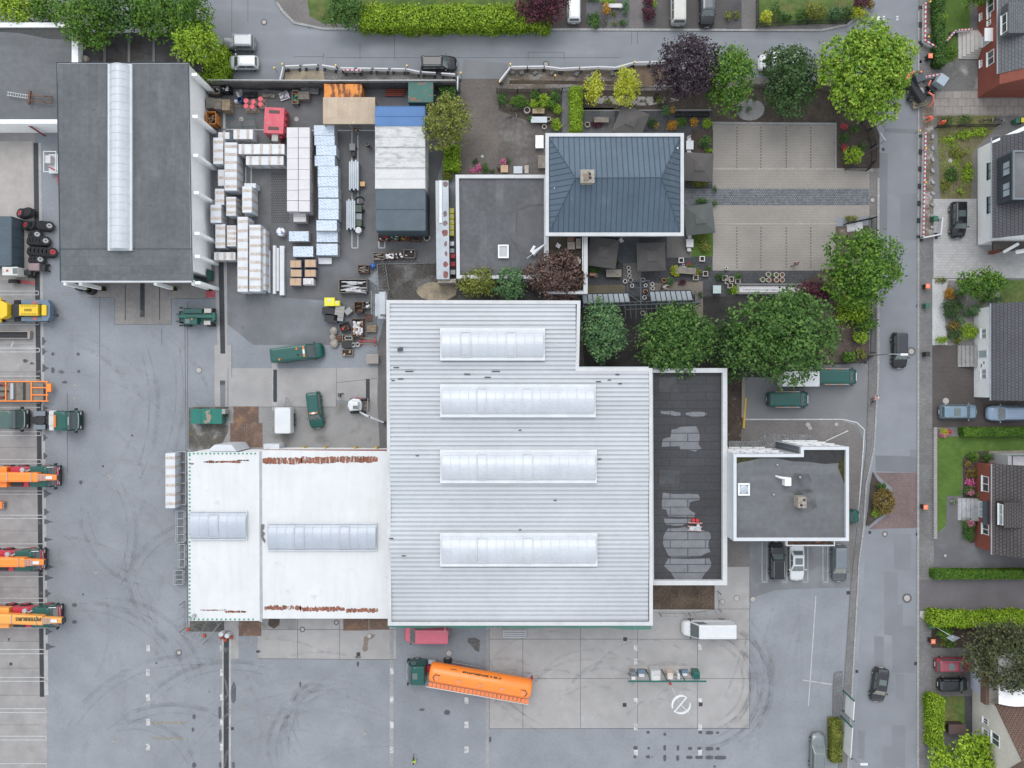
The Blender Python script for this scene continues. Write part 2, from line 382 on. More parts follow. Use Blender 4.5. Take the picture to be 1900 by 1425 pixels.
for a,b,c,d in[(414,240,590,242),(456,310,456,420),(466,310,466,420),(505,325,505,385),(516,325,516,385),(653,245,653,460),(664,245,664,460),(653,460,664,460),(703,435,703,460),(714,435,714,460),(703,460,714,460),(590,242,700,242)]:
 line(mb,a,b,c,d,.12,.012)
struct(mb,'yard_marking',WHTf)
patch('brick_apron',rect(503,320,537,414),3,mat('drain_tiles',(.12,.12,.122),.85,seams=(.3,.3,0,.55,.05)))
patch('drain_kerb',[(398,484),(421,484),(422,655),(404,655)],3,CON)
patch('drain_channel',[(405,486),(415,486),(418,656),(409,656)],4,STRIP)
patch('concrete_pad',[(398,640),(422,640),(430,640),(430,700),(422,706),(422,755),(398,755)],2,CON)
patch('drain_channel',[(408,706),(418,706),(418,755),(409,755)],4,mat('drain_grate_old',(.14,.145,.155),.7,mottle=[(.3,.5,.52,(.05,.05,.06),.9,(.1,1,1))]))
patch('concrete_pad',[(423,683),(624,683),(624,755),(423,755)],2,CON)
patch('concrete_pad',[(624,683),(700,681),(700,748),(680,746),(624,742)],2,CON)
patch('concrete_pad',[(505,671),(515,671),(515,762),(505,762)],3,CON_l)
patch('drain_channel',rect(507,686,514,746),4,STRIP)
patch('drain_channel',rect(679,703,686,746),4,STRIP)
patch('gravel_yard',[(350,755),(700,745),(700,640),(722,560),(722,842),(350,842)],1,GRAV)
patch('dirt_strip',[(350,755),(424,755),(424,800),(405,838),(350,838)],2,mat('oily_dirt',(.10,.092,.08),.9,vary=((.5,.3),(5,.3)),mottle=[(.5,.5,.62,(.22,.22,.22),.9),(1.2,.6,.7,(.16,.12,.06),.8)]))
patch('dirt_strip',[(700,640),(722,560),(722,842),(705,842),(700,740),(702,700)],2,GRAVD)
patch('steel_plate',rect(433,754,480,785),4,RUSTP)
patch('steel_plate',rect(427,785,457,830),5,RUSTP)
patch('steel_plate',rect(457.4,785,487,830),5,mat('rusty_steel_plate_worn',(.13,.08,.058),.7,vary=((.5,.2),(5,.2)),mottle=[(.9,.5,.65,(.19,.13,.10),.7)]))
patch('dirt_yard',[(700,488),(812,488),(850,515),(850,520),(1075,520),(1085,690),(1072,690),(1072,560),(706,560)],3,mat('muddy_ground',(.075,.068,.062),.95,vary=((.4,.3),(4,.3)),bump=(5,.8,.06),mottle=[(.5,.5,.62,(.13,.125,.12),.8)]))
patch('sand_heap_base',blob(812,540,38,18,16,.15,3),4,SAND)
patch('soil_bed',rect(1076,550,1440,700),2,mat('dark_soil',(.03,.028,.027),.95,vary=((.6,.3),(6,.3))))  # bed in a darker soil tone
patch('concrete_apron',[(164,500),(400,500),(404,552),(318,554),(318,602),(213,602),(211,552),(164,552)],1,mat('apron_concrete',(.22,.205,.195),.85,vary=((.2,.12),(2,.1)),mottle=[(.5,.55,.7,(.15,.14,.14),.7)]))
patch('drain_channel',rect(260,510,268.5,588),3,STRIP)
mb=MB()
for x in(232.5,296):line(mb,x,528,x,594,.12,.014)
for a,b,c,d in[(164,552,212,552),(318,554,400,554),(213,553,213,602),(318,554,318,602),(213,602,318,602)]:line(mb,a,b,c,d,.04,.014)
struct(mb,'slab_joint',JOINT)
patch('red_mat',rect(382,540,399,552),3,mat('red_floor_paint',(.38,.07,.09),.7,vary=((2,.15),)))
patch('concrete_apron',[(350,1135),(735,1135),(735,1224),(478,1222),(478,1180),(443,1180),(443,1222),(428,1222),(428,1170),(350,1170)],1,CON)
patch('damp_ground',rect(352,1150,416,1172),2,mat('mossy_ground',(.08,.08,.072),.9,vary=((.5,.3),(4,.3))))
patch('gravel_strip',rect(486,1140,550,1167),2,GRAV)
patch('soil_patch',blob(508,1155,12,10,12,.2,4),3,SOIL)
patch('steel_plate',rect(443,1140,485,1180),3,RUSTP)
patch('steel_plate',rect(637,1140,684,1170),3,RUSTP)
patch('steel_plate',rect(685,1140,722,1168),3,RUSTP)
patch('concrete_slab',rect(901,1140,1390,1168),1,CON)
patch('concrete_slab',[(908,1166),(1391,1166),(1391,1350),(908,1352)],2,CON)
patch('concrete_slab',[(1205,1052),(1391,1052),(1391,1166),(1205,1166)],2,CON)
patch('paver_strip',rect(1350,1003,1391,1052),2,PAVE2)
mb=MB()
for a,b,c,d in[(552,1150,552,1222),(630,1150,630,1222),(970,1166,970,1352),(1077,1166,1077,1352),(1183,1166,1183,1352),(1294,1166,1294,1352),(908,1259,1391,1259),(908,1186,1391,1186),(1391,1052,1391,1352),(1210,1130,1391,1130),(908,1352,1391,1352),(480,1168,735,1168),(908,1166,908,1352),(901,1140,901,1166),(478,1222,735,1224)]:
 line(mb,a,b,c,d,.05,.014)
for a,b,c,d in[(624,683,624,755),(624,710,700,702),(423,683,423,755),(430,640,430,700),(398,755,624,755),(348,560,348,830),(125,730,125,880),(185,550,185,760),(300,610,300,640),(343,600,348,1160)]:
 line(mb,a,b,c,d,.045,.016)
struct(mb,'slab_joint',JOINT)
slab('kerb',[(412,1182),(415,1182),(414.5,1600),(410,1600)],-.1,.02,CON_l)
slab('kerb',[(425,1182),(429,1182),(428,1600),(424,1600)],-.1,.02,CON_l)
patch('drain_channel',[(415,1182),(425,1182),(424,1600),(415,1600)],4,STRIP)
patch('paver_line',[(723,1170),(730,1170),(730,1600),(722,1600)],3,mat('worn_block_row',(.27,.27,.275),.85,seams=(.2,.2,0,.7,.02),vary=((.5,.1),(4,.1))))
patch('paver_line',[(902,1170),(908,1170),(907,1600),(900,1600)],3,MATS['worn_block_row'])
patch('soil_bed',rect(1208,1080,1326,1131),4,mat('garden_soil',(.085,.062,.045),.95,vary=((.5,.3),(4,.3)),bump=(5,.7,.05),mottle=[(.7,.66,.75,(.25,.24,.22),.8)]))
slab('kerb',[(1326,1085),(1334,1085),(1334,1134),(1210,1134),(1210,1131),(1326,1131)],-.1,.06,CON_l)
mb=MB()
for y in(1203,1248,1294,1340,1386):line(mb,274,y-6,275,y+6,.5,.01)
for y in(1203,1248,1294,1340,1386):line(mb,411,y-6,411,y+6,.38,.026)
for y in(1245,1298,1345,1391):line(mb,727,y-6,727,y+6,.45,.022)
for y in(1300,1345,1391):line(mb,865.5,y-6,865.5,y+6,.5,.01)
for y in(1161,1202,1228,1301,1349,1396):line(mb,1179.5,y-6,1179.5,y+6,.48,.022)
for y in(1200,1301,1349,1396):line(mb,1299,y-6,1299,y+6,.48,.022)
struct(mb,'dash_marking',mat('dash_paint',(.40,.40,.40),.8,vary=((2.5,.25),(12,.2)),alpha=(1.5,.25,.45,1)))
mb=MB()
for x in(1414,1451,1490,1527):
 for dx in(0,9):line(mb,x+dx,1006,x+dx,1078,.07,.012)
 line(mb,x,1080,x+10,1080,.07,.012)
for a,b,c,d in[(1514,1106,1500,1310),(1490,1262,1545,1270),(1352,1268,1352,1270)]:line(mb,a,b,c,d,.1,.012)
struct(mb,'parking_marking',WHTf)
mb=MB()
for y,w in((1349,66),(1378,60)):line(mb,281,y-8,281+w,y-8,.28,.01)
struct(mb,'faded_marking',YLW)
def spots(lst,name,m,layer=5,fn=None):
 mb=MB()
 for i,(x,y,rx,ry)in enumerate(lst):
  if fn:x,y=fn(x,y)
  P=[W(a,b,.004*layer)for a,b in blob(x,y,rx,ry,12,.16,i)];mb.add(P,[tuple(range(12))])
 return struct(mb,name,m)
spots([(98,657,3,3),(145,657,3,3),(98,687,3.5,6),(114,690,6,3),(146,689,3,3),(120,709,5,2.5),(150,895,3,4),(138,1123,5,3.5),(138,1154,5,3.5),(154,1103,2,2),(360,1330,3,5),(358,1354,2.5,4),(360,1420,4,5),(433,1287,5,20),(408,1322,3,12),(409,1365,3,12),(409,1420,3,6),(433,1420,3,6),(783,1317,5,2.5),(829,1322,6,5),(909,1372,2,5)]+[(82+y*.005,y,8,4 if i%2 else 6)for i,y in enumerate(())],'damp_spot',WETD)
mb=MB()
for y in(633,652,683,757,812,846,916,950,968,1001,1020,1052,1072,1101,1172,1200):
 x=79+(y-630)*.012;rr=random.Random(y);L_=rr.uniform(7,18);w=rr.uniform(4,8)
 P=[W(x-1,y-w,.018),W(x+2,y-w*.9,.018),W(x+L_*.5,y-w*.35,.018),W(x+L_,y,.018),W(x+L_*.55,y+w*.35,.018),W(x+2,y+w*.9,.018),W(x-1,y+w,.018)]
 mb.add(P,[tuple(range(7))])
struct(mb,'damp_spot',WETD)
fb=crop(900,1065,.25263)
mb=MB()
for i,(x,y,w,h)in enumerate([(1198,1163,12,10),(1320,1178,10,11),(1582,1163,14,11),(1648,1166,28,13),(1708,1166,12,9),(1105,1278,16,14),(1201,1280,9,9),(1320,1277,10,20),(1417,1277,9,20),(1506,1281,15,11),(1575,1282,16,11),(1648,1283,29,14),(1709,1283,14,11),(1100,1342,11,11),(1197,1343,15,11),(1320,1352,11,23),(1415,1353,11,20),(1500,1347,24,12),(1572,1347,28,12),(1648,1348,29,14),(1728,1349,44,14),(1686,1414,9,9),(1228,1345,5,4),(38,1215,8,22)]):
 cx,cy=fb(x,y);rx,ry=w*.2526,h*.2526
 n=16;P=[]
 for k in range(n):
  a=6.2832*k/n;c,d=math.cos(a),math.sin(a)
  P.append(W(cx+rx*math.copysign(abs(c)**.6,c),cy+ry*math.copysign(abs(d)**.6,d),.024))
 mb.add(P,[tuple(range(n))])
struct(mb,'damp_spot',WETD)
patch('oil_patch',[(868,1184),(882,1183),(891,1188),(890,1198),(889,1210),(882,1207),(875,1198),(868,1192)],5,mat('oil_on_concrete',(.075,.072,.07),.5,vary=((3,.3),),mottle=[(3,.6,.7,(.16,.155,.15),.8)]))
patch('mud_patch',[(675,1182),(690,1177),(697,1178),(692,1184),(684,1187),(682,1197),(683,1206),(676,1210),(672,1204),(675,1195)],4,mat('dried_mud',(.17,.14,.12),.9,vary=((3,.2),)))
spots([(665,1218,6,4),(664,1232,2,6),(47,670,5,4),(60,675,4,3),(18,1187,4,3),(20,1232,3,3),(557,1270,1.5,6),(290,1230,2,2),(388,1284,2,2),(480,1209,5,3),(238,745,2,2),(245,808,2,2),(191,865,2,2),(365,585,2,2),(451,609,2,2)],'oil_stain',OILD)
spots([(205,886,6,6),(178,1062,4,3),(140,715,5,3),(138,738,4,3),(220,820,4,2),(644,1309,2,2),(500,1330,3,3),(425,1317,3,2),(450,1310,4,3),(215,1375,8,3),(675,1360,5,5)],'pale_stain',mat('pale_spill',(.36,.34,.31),.9,vary=((3,.2),),alpha=(4,.35,.6,.7)))
def arc(mb,cx,cy,r,a0,a1,w,z,n=28):
 L_=[]
 for i in range(n+1):
  a=R(a0+(a1-a0)*i/n);L_.append((cx+r*math.cos(a),cy-r*math.sin(a),a))
 for i in range(n):
  x,y,a=L_[i];X,Y,b=L_[i+1]
  mb.quad(W(x-w*math.cos(a),y+w*math.sin(a),z),W(x+w*math.cos(a),y-w*math.sin(a),z),W(X+w*math.cos(b),Y-w*math.sin(b),z),W(X-w*math.cos(b),Y+w*math.sin(b),z))
mb=MB();rr=random.Random(5)
for cx,cy,r,a0,a1,w in[(610,1390,110,95,200,1.0),(640,1385,118,100,190,.9),(600,1330,62,95,215,1.0),(620,1345,88,120,220,1.1),(1300,1265,92,-70,80,1.6),(1310,1275,118,-60,70,1.4),(1300,1280,105,-80,60,1.2),(1280,1250,150,-40,40,1.0),(60,990,190,-30,30,1.0),(150,1330,210,20,95,1.0),(190,1300,190,10,90,.9),(300,940,150,180,260,.9),(320,1500,190,60,130,1),(350,1480,260,80,150,.8),(1100,1150,230,200,250,.8),(1060,1180,170,190,240,.9),(560,1000,330,180,215,1.0),(-40,750,330,-25,20,1.0),(-20,720,360,-30,12,.8),(380,1120,150,100,170,.9),(430,1450,220,70,140,1.1),(250,1460,120,20,110,.9)]:
 arc(mb,cx,cy,r,a0,a1,w*1.5,.026);arc(mb,cx,cy,r-13,a0+4,a1-3,w*1.5,.0264);arc(mb,cx,cy,r+4,a0+9,a1-12,w*3,.0268)
struct(mb,'tyre_track',TYRE_M)
mb=MB()
for k in range(26):
 cx,cy=rr.uniform(0,300),rr.uniform(650,1400);arc(mb,cx,cy,rr.uniform(90,420),rr.uniform(-60,40),rr.uniform(50,100),rr.uniform(1.5,5),.030)
for k in range(16):
 arc(mb,rr.uniform(500,700),rr.uniform(1330,1600),rr.uniform(100,300),60,150,rr.uniform(1,3),.030)
for k in range(10):
 x=rr.uniform(1395,1540);y=rr.uniform(1090,1180);line(mb,x,y,x+rr.uniform(-60,10),y+rr.uniform(60,220),rr.uniform(.2,.6),.030)
for k in range(14):
 x=rr.uniform(920,1300);y=rr.uniform(1180,1250);arc(mb,x,y+120,rr.uniform(60,140),60,150,rr.uniform(1,3.5),.034)
struct(mb,'dust_track',TYRE_L)
patch('asphalt_repair',rect(478,1180,478.5,1181),1,A_patch)
patch('worn_asphalt',[(1391,1003),(1580,1003),(1578,1090),(1500,1092),(1440,1095),(1391,1110)],1,mat('asphalt_parking',(.15,.155,.163),.85,vary=((.2,.08),(30,.12)),mottle=[(.35,.5,.6,(.185,.19,.2),.9)]))
patch('office_paving',[(1350,780),(1560,780),(1590,790),(1602,815),(1600,860),(1586,1000),(1578,1100),(1575,1003),(1350,1003)],2,PAVE2)
patch('office_drive',[(1382,690),(1420,668),(1600,668),(1612,690),(1612,830),(1600,805),(1580,780),(1382,778)],1,mat('asphalt_drive',(.16,.162,.165),.85,vary=((.2,.06),(30,.1)),mottle=[(.3,.55,.7,(.2,.2,.2),.6)]))
mb=MB()
for a,b,c,d in[(1382,778,1565,778),(1565,778,1590,784),(1590,784,1604,797),(1604,797,1600,860),(1600,860,1583,1090),(1533,818,1574,799)]:line(mb,a,b,c,d,.10,.014)
struct(mb,'kerb_line',WHT)
patch('dirt_strip',[(1350,700),(1378,690),(1380,740),(1374,830),(1350,830)],3,mat('bark_soil',(.06,.045,.036),.95,vary=((.6,.3),(7,.4)),bump=(7,.7,.05),mottle=[(1.2,.6,.7,(.14,.12,.10),.8)]))
slab('timber_edging',[(1377,690),(1383,690),(1382,775),(1376,775)],-.1,.25,mat('edging_wood',(.22,.19,.16),.8))
slab('yellow_edging',[(1383,738),(1386,738),(1382,795),(1378,795)],-.1,.3,mat('yellow_edge_paint',(.42,.28,.05),.7))
slab('gravel_bed',[(1352,825),(1352,818),(1405,818),(1418,806),(1500,806),(1512,812),(1512,832),(1560,840),(1352,842)],-.1,.06,mat('rubble',(.17,.17,.17),.95,vary=((1,.2),(9,.5)),bump=(9,1,.06)))
patch('parking_court',[(1323,226),(1550,228),(1550,315),(1634,315),(1634,402),(1550,404),(1550,502),(1323,502)],1,BEIGE)
patch('parking_court_edge',rect(1610,318,1633,404),2,BEIGE2)
patch('cobble_band',[(1270,350),(1612,350),(1612,381),(1270,381)],3,COBB)
mb=MB()
for(a,b,c,d)in[(1323,313,1612,314),(1323,416,1552,415)]:line(mb,a,b,c,d,.22,.010)
struct(mb,'paver_course',mat('pale_course',(.34,.315,.28),.85,seams=(.3,.3,0,.6,.04)))
mb=MB()
for x in(1367,1411.5,1458.5,1504):
 for k in range(14):
  for y in(236+k*5.6,422+k*5.6):line(mb,x-.2,y,x+.9,y+2.2,.16,.012)
struct(mb,'bay_marker_stone',mat('dark_stone',(.07,.07,.075),.8))
slab('kerb',[(1322,226),(1552,228),(1552,316),(1549,316),(1549,231),(1322,229)],-.1,.08,KERB)
slab('garden_bed',[(1320,165),(1400,158),(1560,160),(1610,195),(1632,250),(1632,312),(1553,312),(1553,227),(1320,225)],-.1,.06,SOIL)
slab('garden_bed',[(1551,420),(1626,418),(1620,668),(1560,676),(1440,676),(1440,550),(1530,500),(1551,500)],-.1,.05,mat('brown_soil',(.085,.066,.055),.95,vary=((.5,.3),(5,.3)),bump=(5,.7,.06),mottle=[(.5,.58,.68,(.19,.155,.125),.8)]))
patch('gravel_patch',blob(1392,204,28,20,16,.1,8),2,GRAV,.06)
patch('gravel_patch',[(1570,412),(1600,412),(1602,428),(1572,430)],2,GRAVW,.05)
patch('pavement_strip',[(1613,318),(1631,318),(1631,405),(1613,405)],4,PAVE2)
slab('pavement',[(1240,140),(1560,148),(1600,190),(1622,240),(1632,320),(1622,320),(1612,245),(1590,200),(1552,168),(1240,163)],-.1,.05,PAVE2)
patch('garden_court',[(845,148),(1240,150),(1322,165),(1322,502),(1550,502),(1550,560),(1080,560),(1080,500),(845,500)],2,SLATE)
patch('drive_paving',[(855,146),(942,146),(926,330),(846,330),(852,200)],3,BRWN)
patch('drive_paving',[(926,190),(1016,190),(1016,330),(926,330)],3,mat('weathered_court',(.115,.102,.094),.85,vary=((.3,.16),(2,.15)),seams=(.24,.16,0,.8,.02),mottle=[(.5,.5,.62,(.15,.14,.13),.7)]))
patch('garden_bed',[(925,165),(1040,165),(1040,245),(1000,232),(925,205)],4,SOIL)
patch('path',[(1043,160),(1058,160),(1058,246),(1043,246)],5,PAVE)
patch('garden_bed',[(1080,168),(1322,168),(1322,204),(1080,204)],4,SOIL)
patch('gravel_patch',[(1108,178),(1240,180),(1262,186),(1200,196),(1105,192)],5,mat('pale_gravel',(.3,.28,.26),.95,vary=((.5,.25),(9,.4)),alpha=(1.1,.4,.5,1)))
patch('lawn_square',rect(1283,432,1323,476),4,GRASSR)
patch('bed_square',rect(1283,240,1323,282),4,SOIL)
patch('cobble_square',rect(1237,436,1283,478),4,mat('grey_cobbles',(.19,.18,.172),.85,vary=((.5,.1),(6,.2)),seams=(.12,.12,.5,.6,.03)))
patch('cobble_square',rect(1156,488,1190,520),4,MATS['grey_cobbles'])
patch('paved_square',rect(1146,440,1186,487),4,mat('slate_slabs',(.075,.08,.088),.7,seams=(.9,.6,0,.6,.02),vary=((.5,.12),)))
patch('yellow_paving',[(1076,530),(1160,528),(1160,548),(1076,550)],4,mat('mossy_paving',(.14,.12,.08),.85,seams=(.2,.2,0,.7,.03),vary=((.5,.15),(5,.1))))
patch('sand_paving',[(1205,525),(1304,522),(1305,620),(1290,620),(1290,545),(1205,545)],4,mat('tan_paving',(.17,.145,.12),.85,seams=(.25,.25,0,.8,.03),vary=((.5,.15),(5,.1))))
patch('cobble_square',[(1080,200),(1140,200),(1140,246),(1080,246)],4,mat('dark_gravel_bed',(.10,.10,.102),.9,vary=((.5,.15),(8,.3))))
patch('gutter_line',[(1076,204),(1322,203),(1322,205),(1076,206)],6,KERB)
patch('trench_strip',[(525,128),(850,136),(852,152),(525,152)],3,mat('broken_ground',(.12,.112,.105),.95,vary=((.5,.25),(4,.3)),bump=(5,.8,.05),mottle=[(.6,.5,.62,(.19,.18,.175),.8,(.4,1.5,1))]))
patch('sand_fill',[(530,131),(600,131),(602,148),(528,151)],4,SAND)
patch('trench_strip',[(935,128),(1240,120),(1260,168),(930,168)],3,mat('dug_soil',(.115,.092,.072),.95,vary=((.5,.25),(4,.3)),bump=(5,.8,.05),mottle=[(.5,.5,.6,(.21,.20,.19),.8,(.5,1.5,1))]))
patch('trench',[(945,149),(1145,150),(1140,157),(945,156)],4,mat('trench_soil',(.06,.045,.032),.95,vary=((.8,.3),(5,.3))))
patch('sand_fill',[(1172,122),(1232,121),(1245,152),(1200,160),(1180,140)],4,mat('brown_sand',(.13,.095,.065),.95,vary=((.8,.2),(6,.2)),bump=(5,.6,.05)))
slab('kerb',[(525,148),(850,150),(850,152),(525,150)],-.1,.08,KERB)
patch('forecourt',[(860,110),(942,118),(935,146),(855,146)],3,mat('asphalt_forecourt',(.16,.165,.17),.85,vary=((.3,.08),(30,.1))))
B=.12
patch('front_garden',[(560,-60),(1040,-60),(1040,44),(600,44),(575,30)],1,GRASS,B)
patch('driveway',[(1000,-80),(1088,-80),(1088,52),(1000,52)],2,PLUM,B)
patch('gravel_garden',[(1088,-80),(1168,-80),(1168,52),(1088,52)],1,mat('slate_gravel',(.10,.10,.105),.95,vary=((.5,.12),(12,.35))),B)
patch('driveway',[(1168,-80),(1194,-80),(1194,54),(1168,54)],1,mat('grey_path_blocks',(.15,.138,.135),.85,seams=(.3,.3,0,.7,.02)),B)
patch('garden_bed',[(1194,-80),(1217,-80),(1217,52),(1194,52)],1,mat('slate_bed',(.07,.068,.07),.95,vary=((.5,.2),(8,.3))),B)
patch('driveway',[(1217,-80),(1348,-80),(1348,54),(1217,54)],1,mat('dark_drive',(.085,.078,.075),.85,seams=(.24,.16,0,.85,.02),mottle=[(.3,.55,.7,(.12,.115,.11),.6)]),B)
patch('gravel_garden',[(1348,-80),(1376,-80),(1376,54),(1348,54)],2,MATS['slate_bed'],B)
patch('driveway',[(1376,-80),(1400,-80),(1400,54),(1376,54)],1,PAVE2,B)
patch('lawn',[(1406,-80),(1622,-80),(1612,0),(1590,30),(1570,42),(1406,48)],1,GRASS,B)
patch('trench_strip',[(1713,-60),(1733,-60),(1736,60),(1714,80)],2,MATS['dug_soil'],B)
patch('lawn',[(1735,-60),(1800,-60),(1800,60),(1780,105),(1755,120),(1736,122)],1,GRASSR,B)
patch('driveway',[(1736,122),(1756,120),(1780,105),(1788,60),(1815,60),(1815,165),(1736,170)],1,mat('stained_asphalt',(.12,.118,.115),.85,vary=((.3,.15),(4,.12)),mottle=[(.4,.55,.64,(.28,.28,.28),.8)]),B)
patch('concrete_drive',[(1733,170),(1960,166),(1960,214),(1733,214)],2,mat('cracked_slabs',(.26,.235,.215),.85,seams=(1.1,1.0,0,.5,.03),vary=((.3,.14),(4,.1))),B)
patch('trench_strip',[(1712,190),(1732,190),(1730,440),(1712,440)],2,mat('dug_gravel',(.15,.125,.10),.95,vary=((.6,.25),(5,.35)),bump=(5,.8,.05),mottle=[(.6,.52,.6,(.24,.23,.22),.8)]),B)
patch('veg_bed',[(1738,214),(1850,214),(1845,240),(1805,280),(1802,370),(1745,370)],3,mat('weedy_soil',(.12,.10,.06),.95,vary=((.5,.2),(5,.3)),mottle=[(.9,.45,.58,(.11,.12,.035),.9)]),B)
patch('path',[(1802,285),(1840,245),(1840,470),(1802,470)],2,PAVE2,B)
patch('driveway',[(1732,369),(1812,369),(1812,455),(1960,455),(1960,516),(1732,516)],3,WPAV,B)
patch('white_gravel',[(1730,518),(1775,518),(1775,640),(1730,640)],1,GRAVW,B)
patch('garden_bed',[(1760,520),(1960,520),(1960,575),(1810,575),(1806,640),(1758,640),(1750,560)],2,mat('gravel_bed',(.2,.19,.18),.95,vary=((.5,.2),(9,.3)),mottle=[(.6,.5,.6,(.10,.085,.07),.8)]),B)
patch('lawn',[(1855,520),(1960,520),(1960,562),(1855,562)],3,GRASS,B)
patch('driveway',[(1730,641),(1808,641),(1812,738),(1960,738),(1960,793),(1730,793)],3,PLUM,B)
patch('lawn',[(1739,810),(1960,810),(1960,836),(1800,838),(1786,850),(1784,920),(1757,920),(1755,975),(1740,990)],2,GRASSR,B)
slab('low_wall_kerb',[(1733,793),(1739,793),(1739,1000),(1733,1000)],.1,.45,mat('garden_wall_stone',(.3,.28,.27),.85,seams=(.3,.3,0,.6,.03)))
patch('garden_bed',[(1786,850),(1800,838),(1850,836),(1850,1000),(1800,1008),(1786,990)],3,SOIL,B)
patch('gravel_strip',[(1835,837),(1960,834),(1960,862),(1835,862)],4,mat('pebbles',(.2,.175,.15),.95,vary=((.5,.15),(9,.45))),B)
patch('path',[(1757,920),(1786,920),(1786,1008),(1733,1010),(1740,992),(1755,978)],4,mat('grey_path',(.135,.132,.135),.85,seams=(.2,.1,0,.75,.02)),B)
patch('driveway',[(1733,1010),(1960,1010),(1960,1056),(1733,1056)],3,mat('drive_asphalt',(.105,.105,.11),.85,vary=((.2,.1),(20,.1)),mottle=[(.3,.5,.65,(.145,.145,.15),.8)]),B)
patch('driveway',[(1706,1076),(1960,1076),(1960,1134),(1706,1134)],3,mat('purple_drive',(.12,.11,.115),.85,vary=((.1,.12),(.5,.08),(20,.1)),seams=(.24,.12,0,.85,.02)),B)
patch('garden_bed',[(1728,1134),(1960,1134),(1960,1218),(1728,1218)],2,mat('bark_mulch',(.05,.036,.03),.95,vary=((.5,.3),(9,.4))),B)
patch('driveway',[(1728,1202),(1806,1202),(1806,1292),(1728,1292)],3,mat('grey_blocks_drive',(.135,.13,.125),.85,seams=(.24,.24,0,.7,.02),vary=((.5,.15),(4,.1))),B)
patch('lawn',[(1728,1292),(1790,1292),(1790,1345),(1728,1345)],3,GRASS,B)
patch('path',[(1790,1292),(1808,1292),(1808,1600),(1790,1600)],3,SLATE,B)
slab('sign_bed',[(1549,1248),(1563,1246),(1563,1340),(1545,1340),(1546,1270)],-.1,.12,mat('rubble_bed',(.13,.13,.135),.95,vary=((.5,.2),(9,.5)),bump=(9,1,.05)))
slab('traffic_island',[(1620,876),(1628,890),(1640,902),(1657,925),(1648,950),(1628,962),(1612,976),(1607,975),(1612,940),(1615,900)],-.1,.13,SOIL)
mb=MB()
for x,w in((1615,6),(1627,6)):line(mb,x,34,x+w,34,.5,.016)
for x in(1638,1663):line(mb,x,31,x+4,31,.2,.016);line(mb,x,36,x+4,36,.2,.016)
struct(mb,'road_marking',WHT)
slab('concrete_ramp',[(1707,1125),(1724,1137),(1722,1148),(1715,1150),(1707,1144)],.1,.126,mat('pale_ramp',(.36,.355,.35),.8))
patch('island_bed',[(1162,1252),(1166,1240),(1176,1236),(1290,1236),(1297,1239),(1302,1250),(1302,1258),(1168,1260)],6,mat('pump_island',(.33,.30,.285),.85,vary=((.4,.1),(5,.08))))
MAN=mat('manhole_concrete',(.34,.32,.30),.8,vary=((2,.1),));MANR=mat('manhole_ring',(.09,.085,.085),.7);GUL=mat('gully_iron',(.06,.05,.048),.6,seams=(.12,.12,0,.4,.03))
def manhole(x,y,r,base=0.0,ringed=True):
 p=W(x,y,base+.03);mb=MB();mb.cyl(p.x,p.y,base,base+.03,r,n=20,m=1);mb.cyl(p.x,p.y,base+.031,base+.036,r*(.62 if ringed else.86),n=20,m=0)
 struct(mb,'manhole_cover',[MAN,MANR])
for a in[(516,207,.36,0,False),(1,1,.1)][:0]:pass
for x,y,r,b_,rg in[(447.8,221,.34,0,False),(550,221,.34,0,False),(490,41,.4,0,True),(801,63,.3,0,False),(1013,119,.42,0,True),(369,687,.38,0,False),(332,1211,.38,0,True),(1367,1110,.38,0,False),(1397,1112,.38,0,False),(1340,1117,.38,0,False),(1499,828-40,.35,0,False),(1552,787,.28,0,False),(1642,991,.36,0,True),(1683,1110,.6,0,True),(1691,652,.55,0,True),(1619,371,.42,0,True),(1754,1031,.3,.13,True),(1755,744,.45,.13,False),(561,1168,.35,0,True),(624,1155,.32,0,True),(833,1212,.4,0,False),(895,290,.3,0,True),(685,1180,.3,0,False),(1763,298,.32,.13,False),(1503,794,.3,0,False)]:
 manhole(x,y,r,b_,rg)
mb=MB()
for x,y,w in[(1637,560,5),(1703,568,5),(1614,988,5),(1702,991,5),(1590,1246,5),(1699,1231,5),(1574,1100,6),(1160,1186,7),(1159,1308,7),(1300,1307,7),(431,1352,5),(1639,277,5),(1707,115,5),(1606,672,6),(665,1214,7),(1300,1360,1)]:
 p=W(x,y,.03);mb.box(p.x,p.y,0,w*S,w*S,.12 if x>1695 and x<1710 else.034)
struct(mb,'gully_grate',GUL)
# ================================================================ BUILDINGS
WALLW=mat('white_render',(.76,.77,.78),.85,vary=((.3,.05),(3,.04)))
WALLG=mat('grey_panel_wall',(.50,.52,.55),.6,vary=((.3,.06),(5,.04)))
TRIMW=mat('white_trim',(.46,.465,.475),.6,vary=((.8,.06),(9,.05)),mottle=[(2.5,.62,.72,(.36,.34,.32),.6)])
TRIMA=mat('aluminium_trim',(.50,.515,.535),.45,metal=.3,vary=((.8,.05),))
BITU=mat('roof_membrane',(.100,.106,.114),.8,vary=((.25,.1),(1.8,.1),(14,.08)),seams=(7,1.02,R(90),.8,.02),mottle=[(.6,.56,.7,(.14,.145,.15),.5,(1,.3,1)),(1.5,.68,.72,(.07,.07,.075),.6)])
BITU2=mat('roof_membrane_pale',(.118,.122,.128),.8,vary=((.25,.08),(1.5,.08),(14,.07)),seams=(7,1.05,0,.85,.02),mottle=[(.5,.55,.7,(.15,.155,.16),.5,(.25,1.5,1))])
BITUD=mat('dark_felt',(.040,.040,.044),.7,vary=((.3,.14),(3,.12)),seams=(4.2,.98,0,.45,.03))
WETR=mat('wet_roof',(.022,.022,.022),.25,vary=((2,.3),))
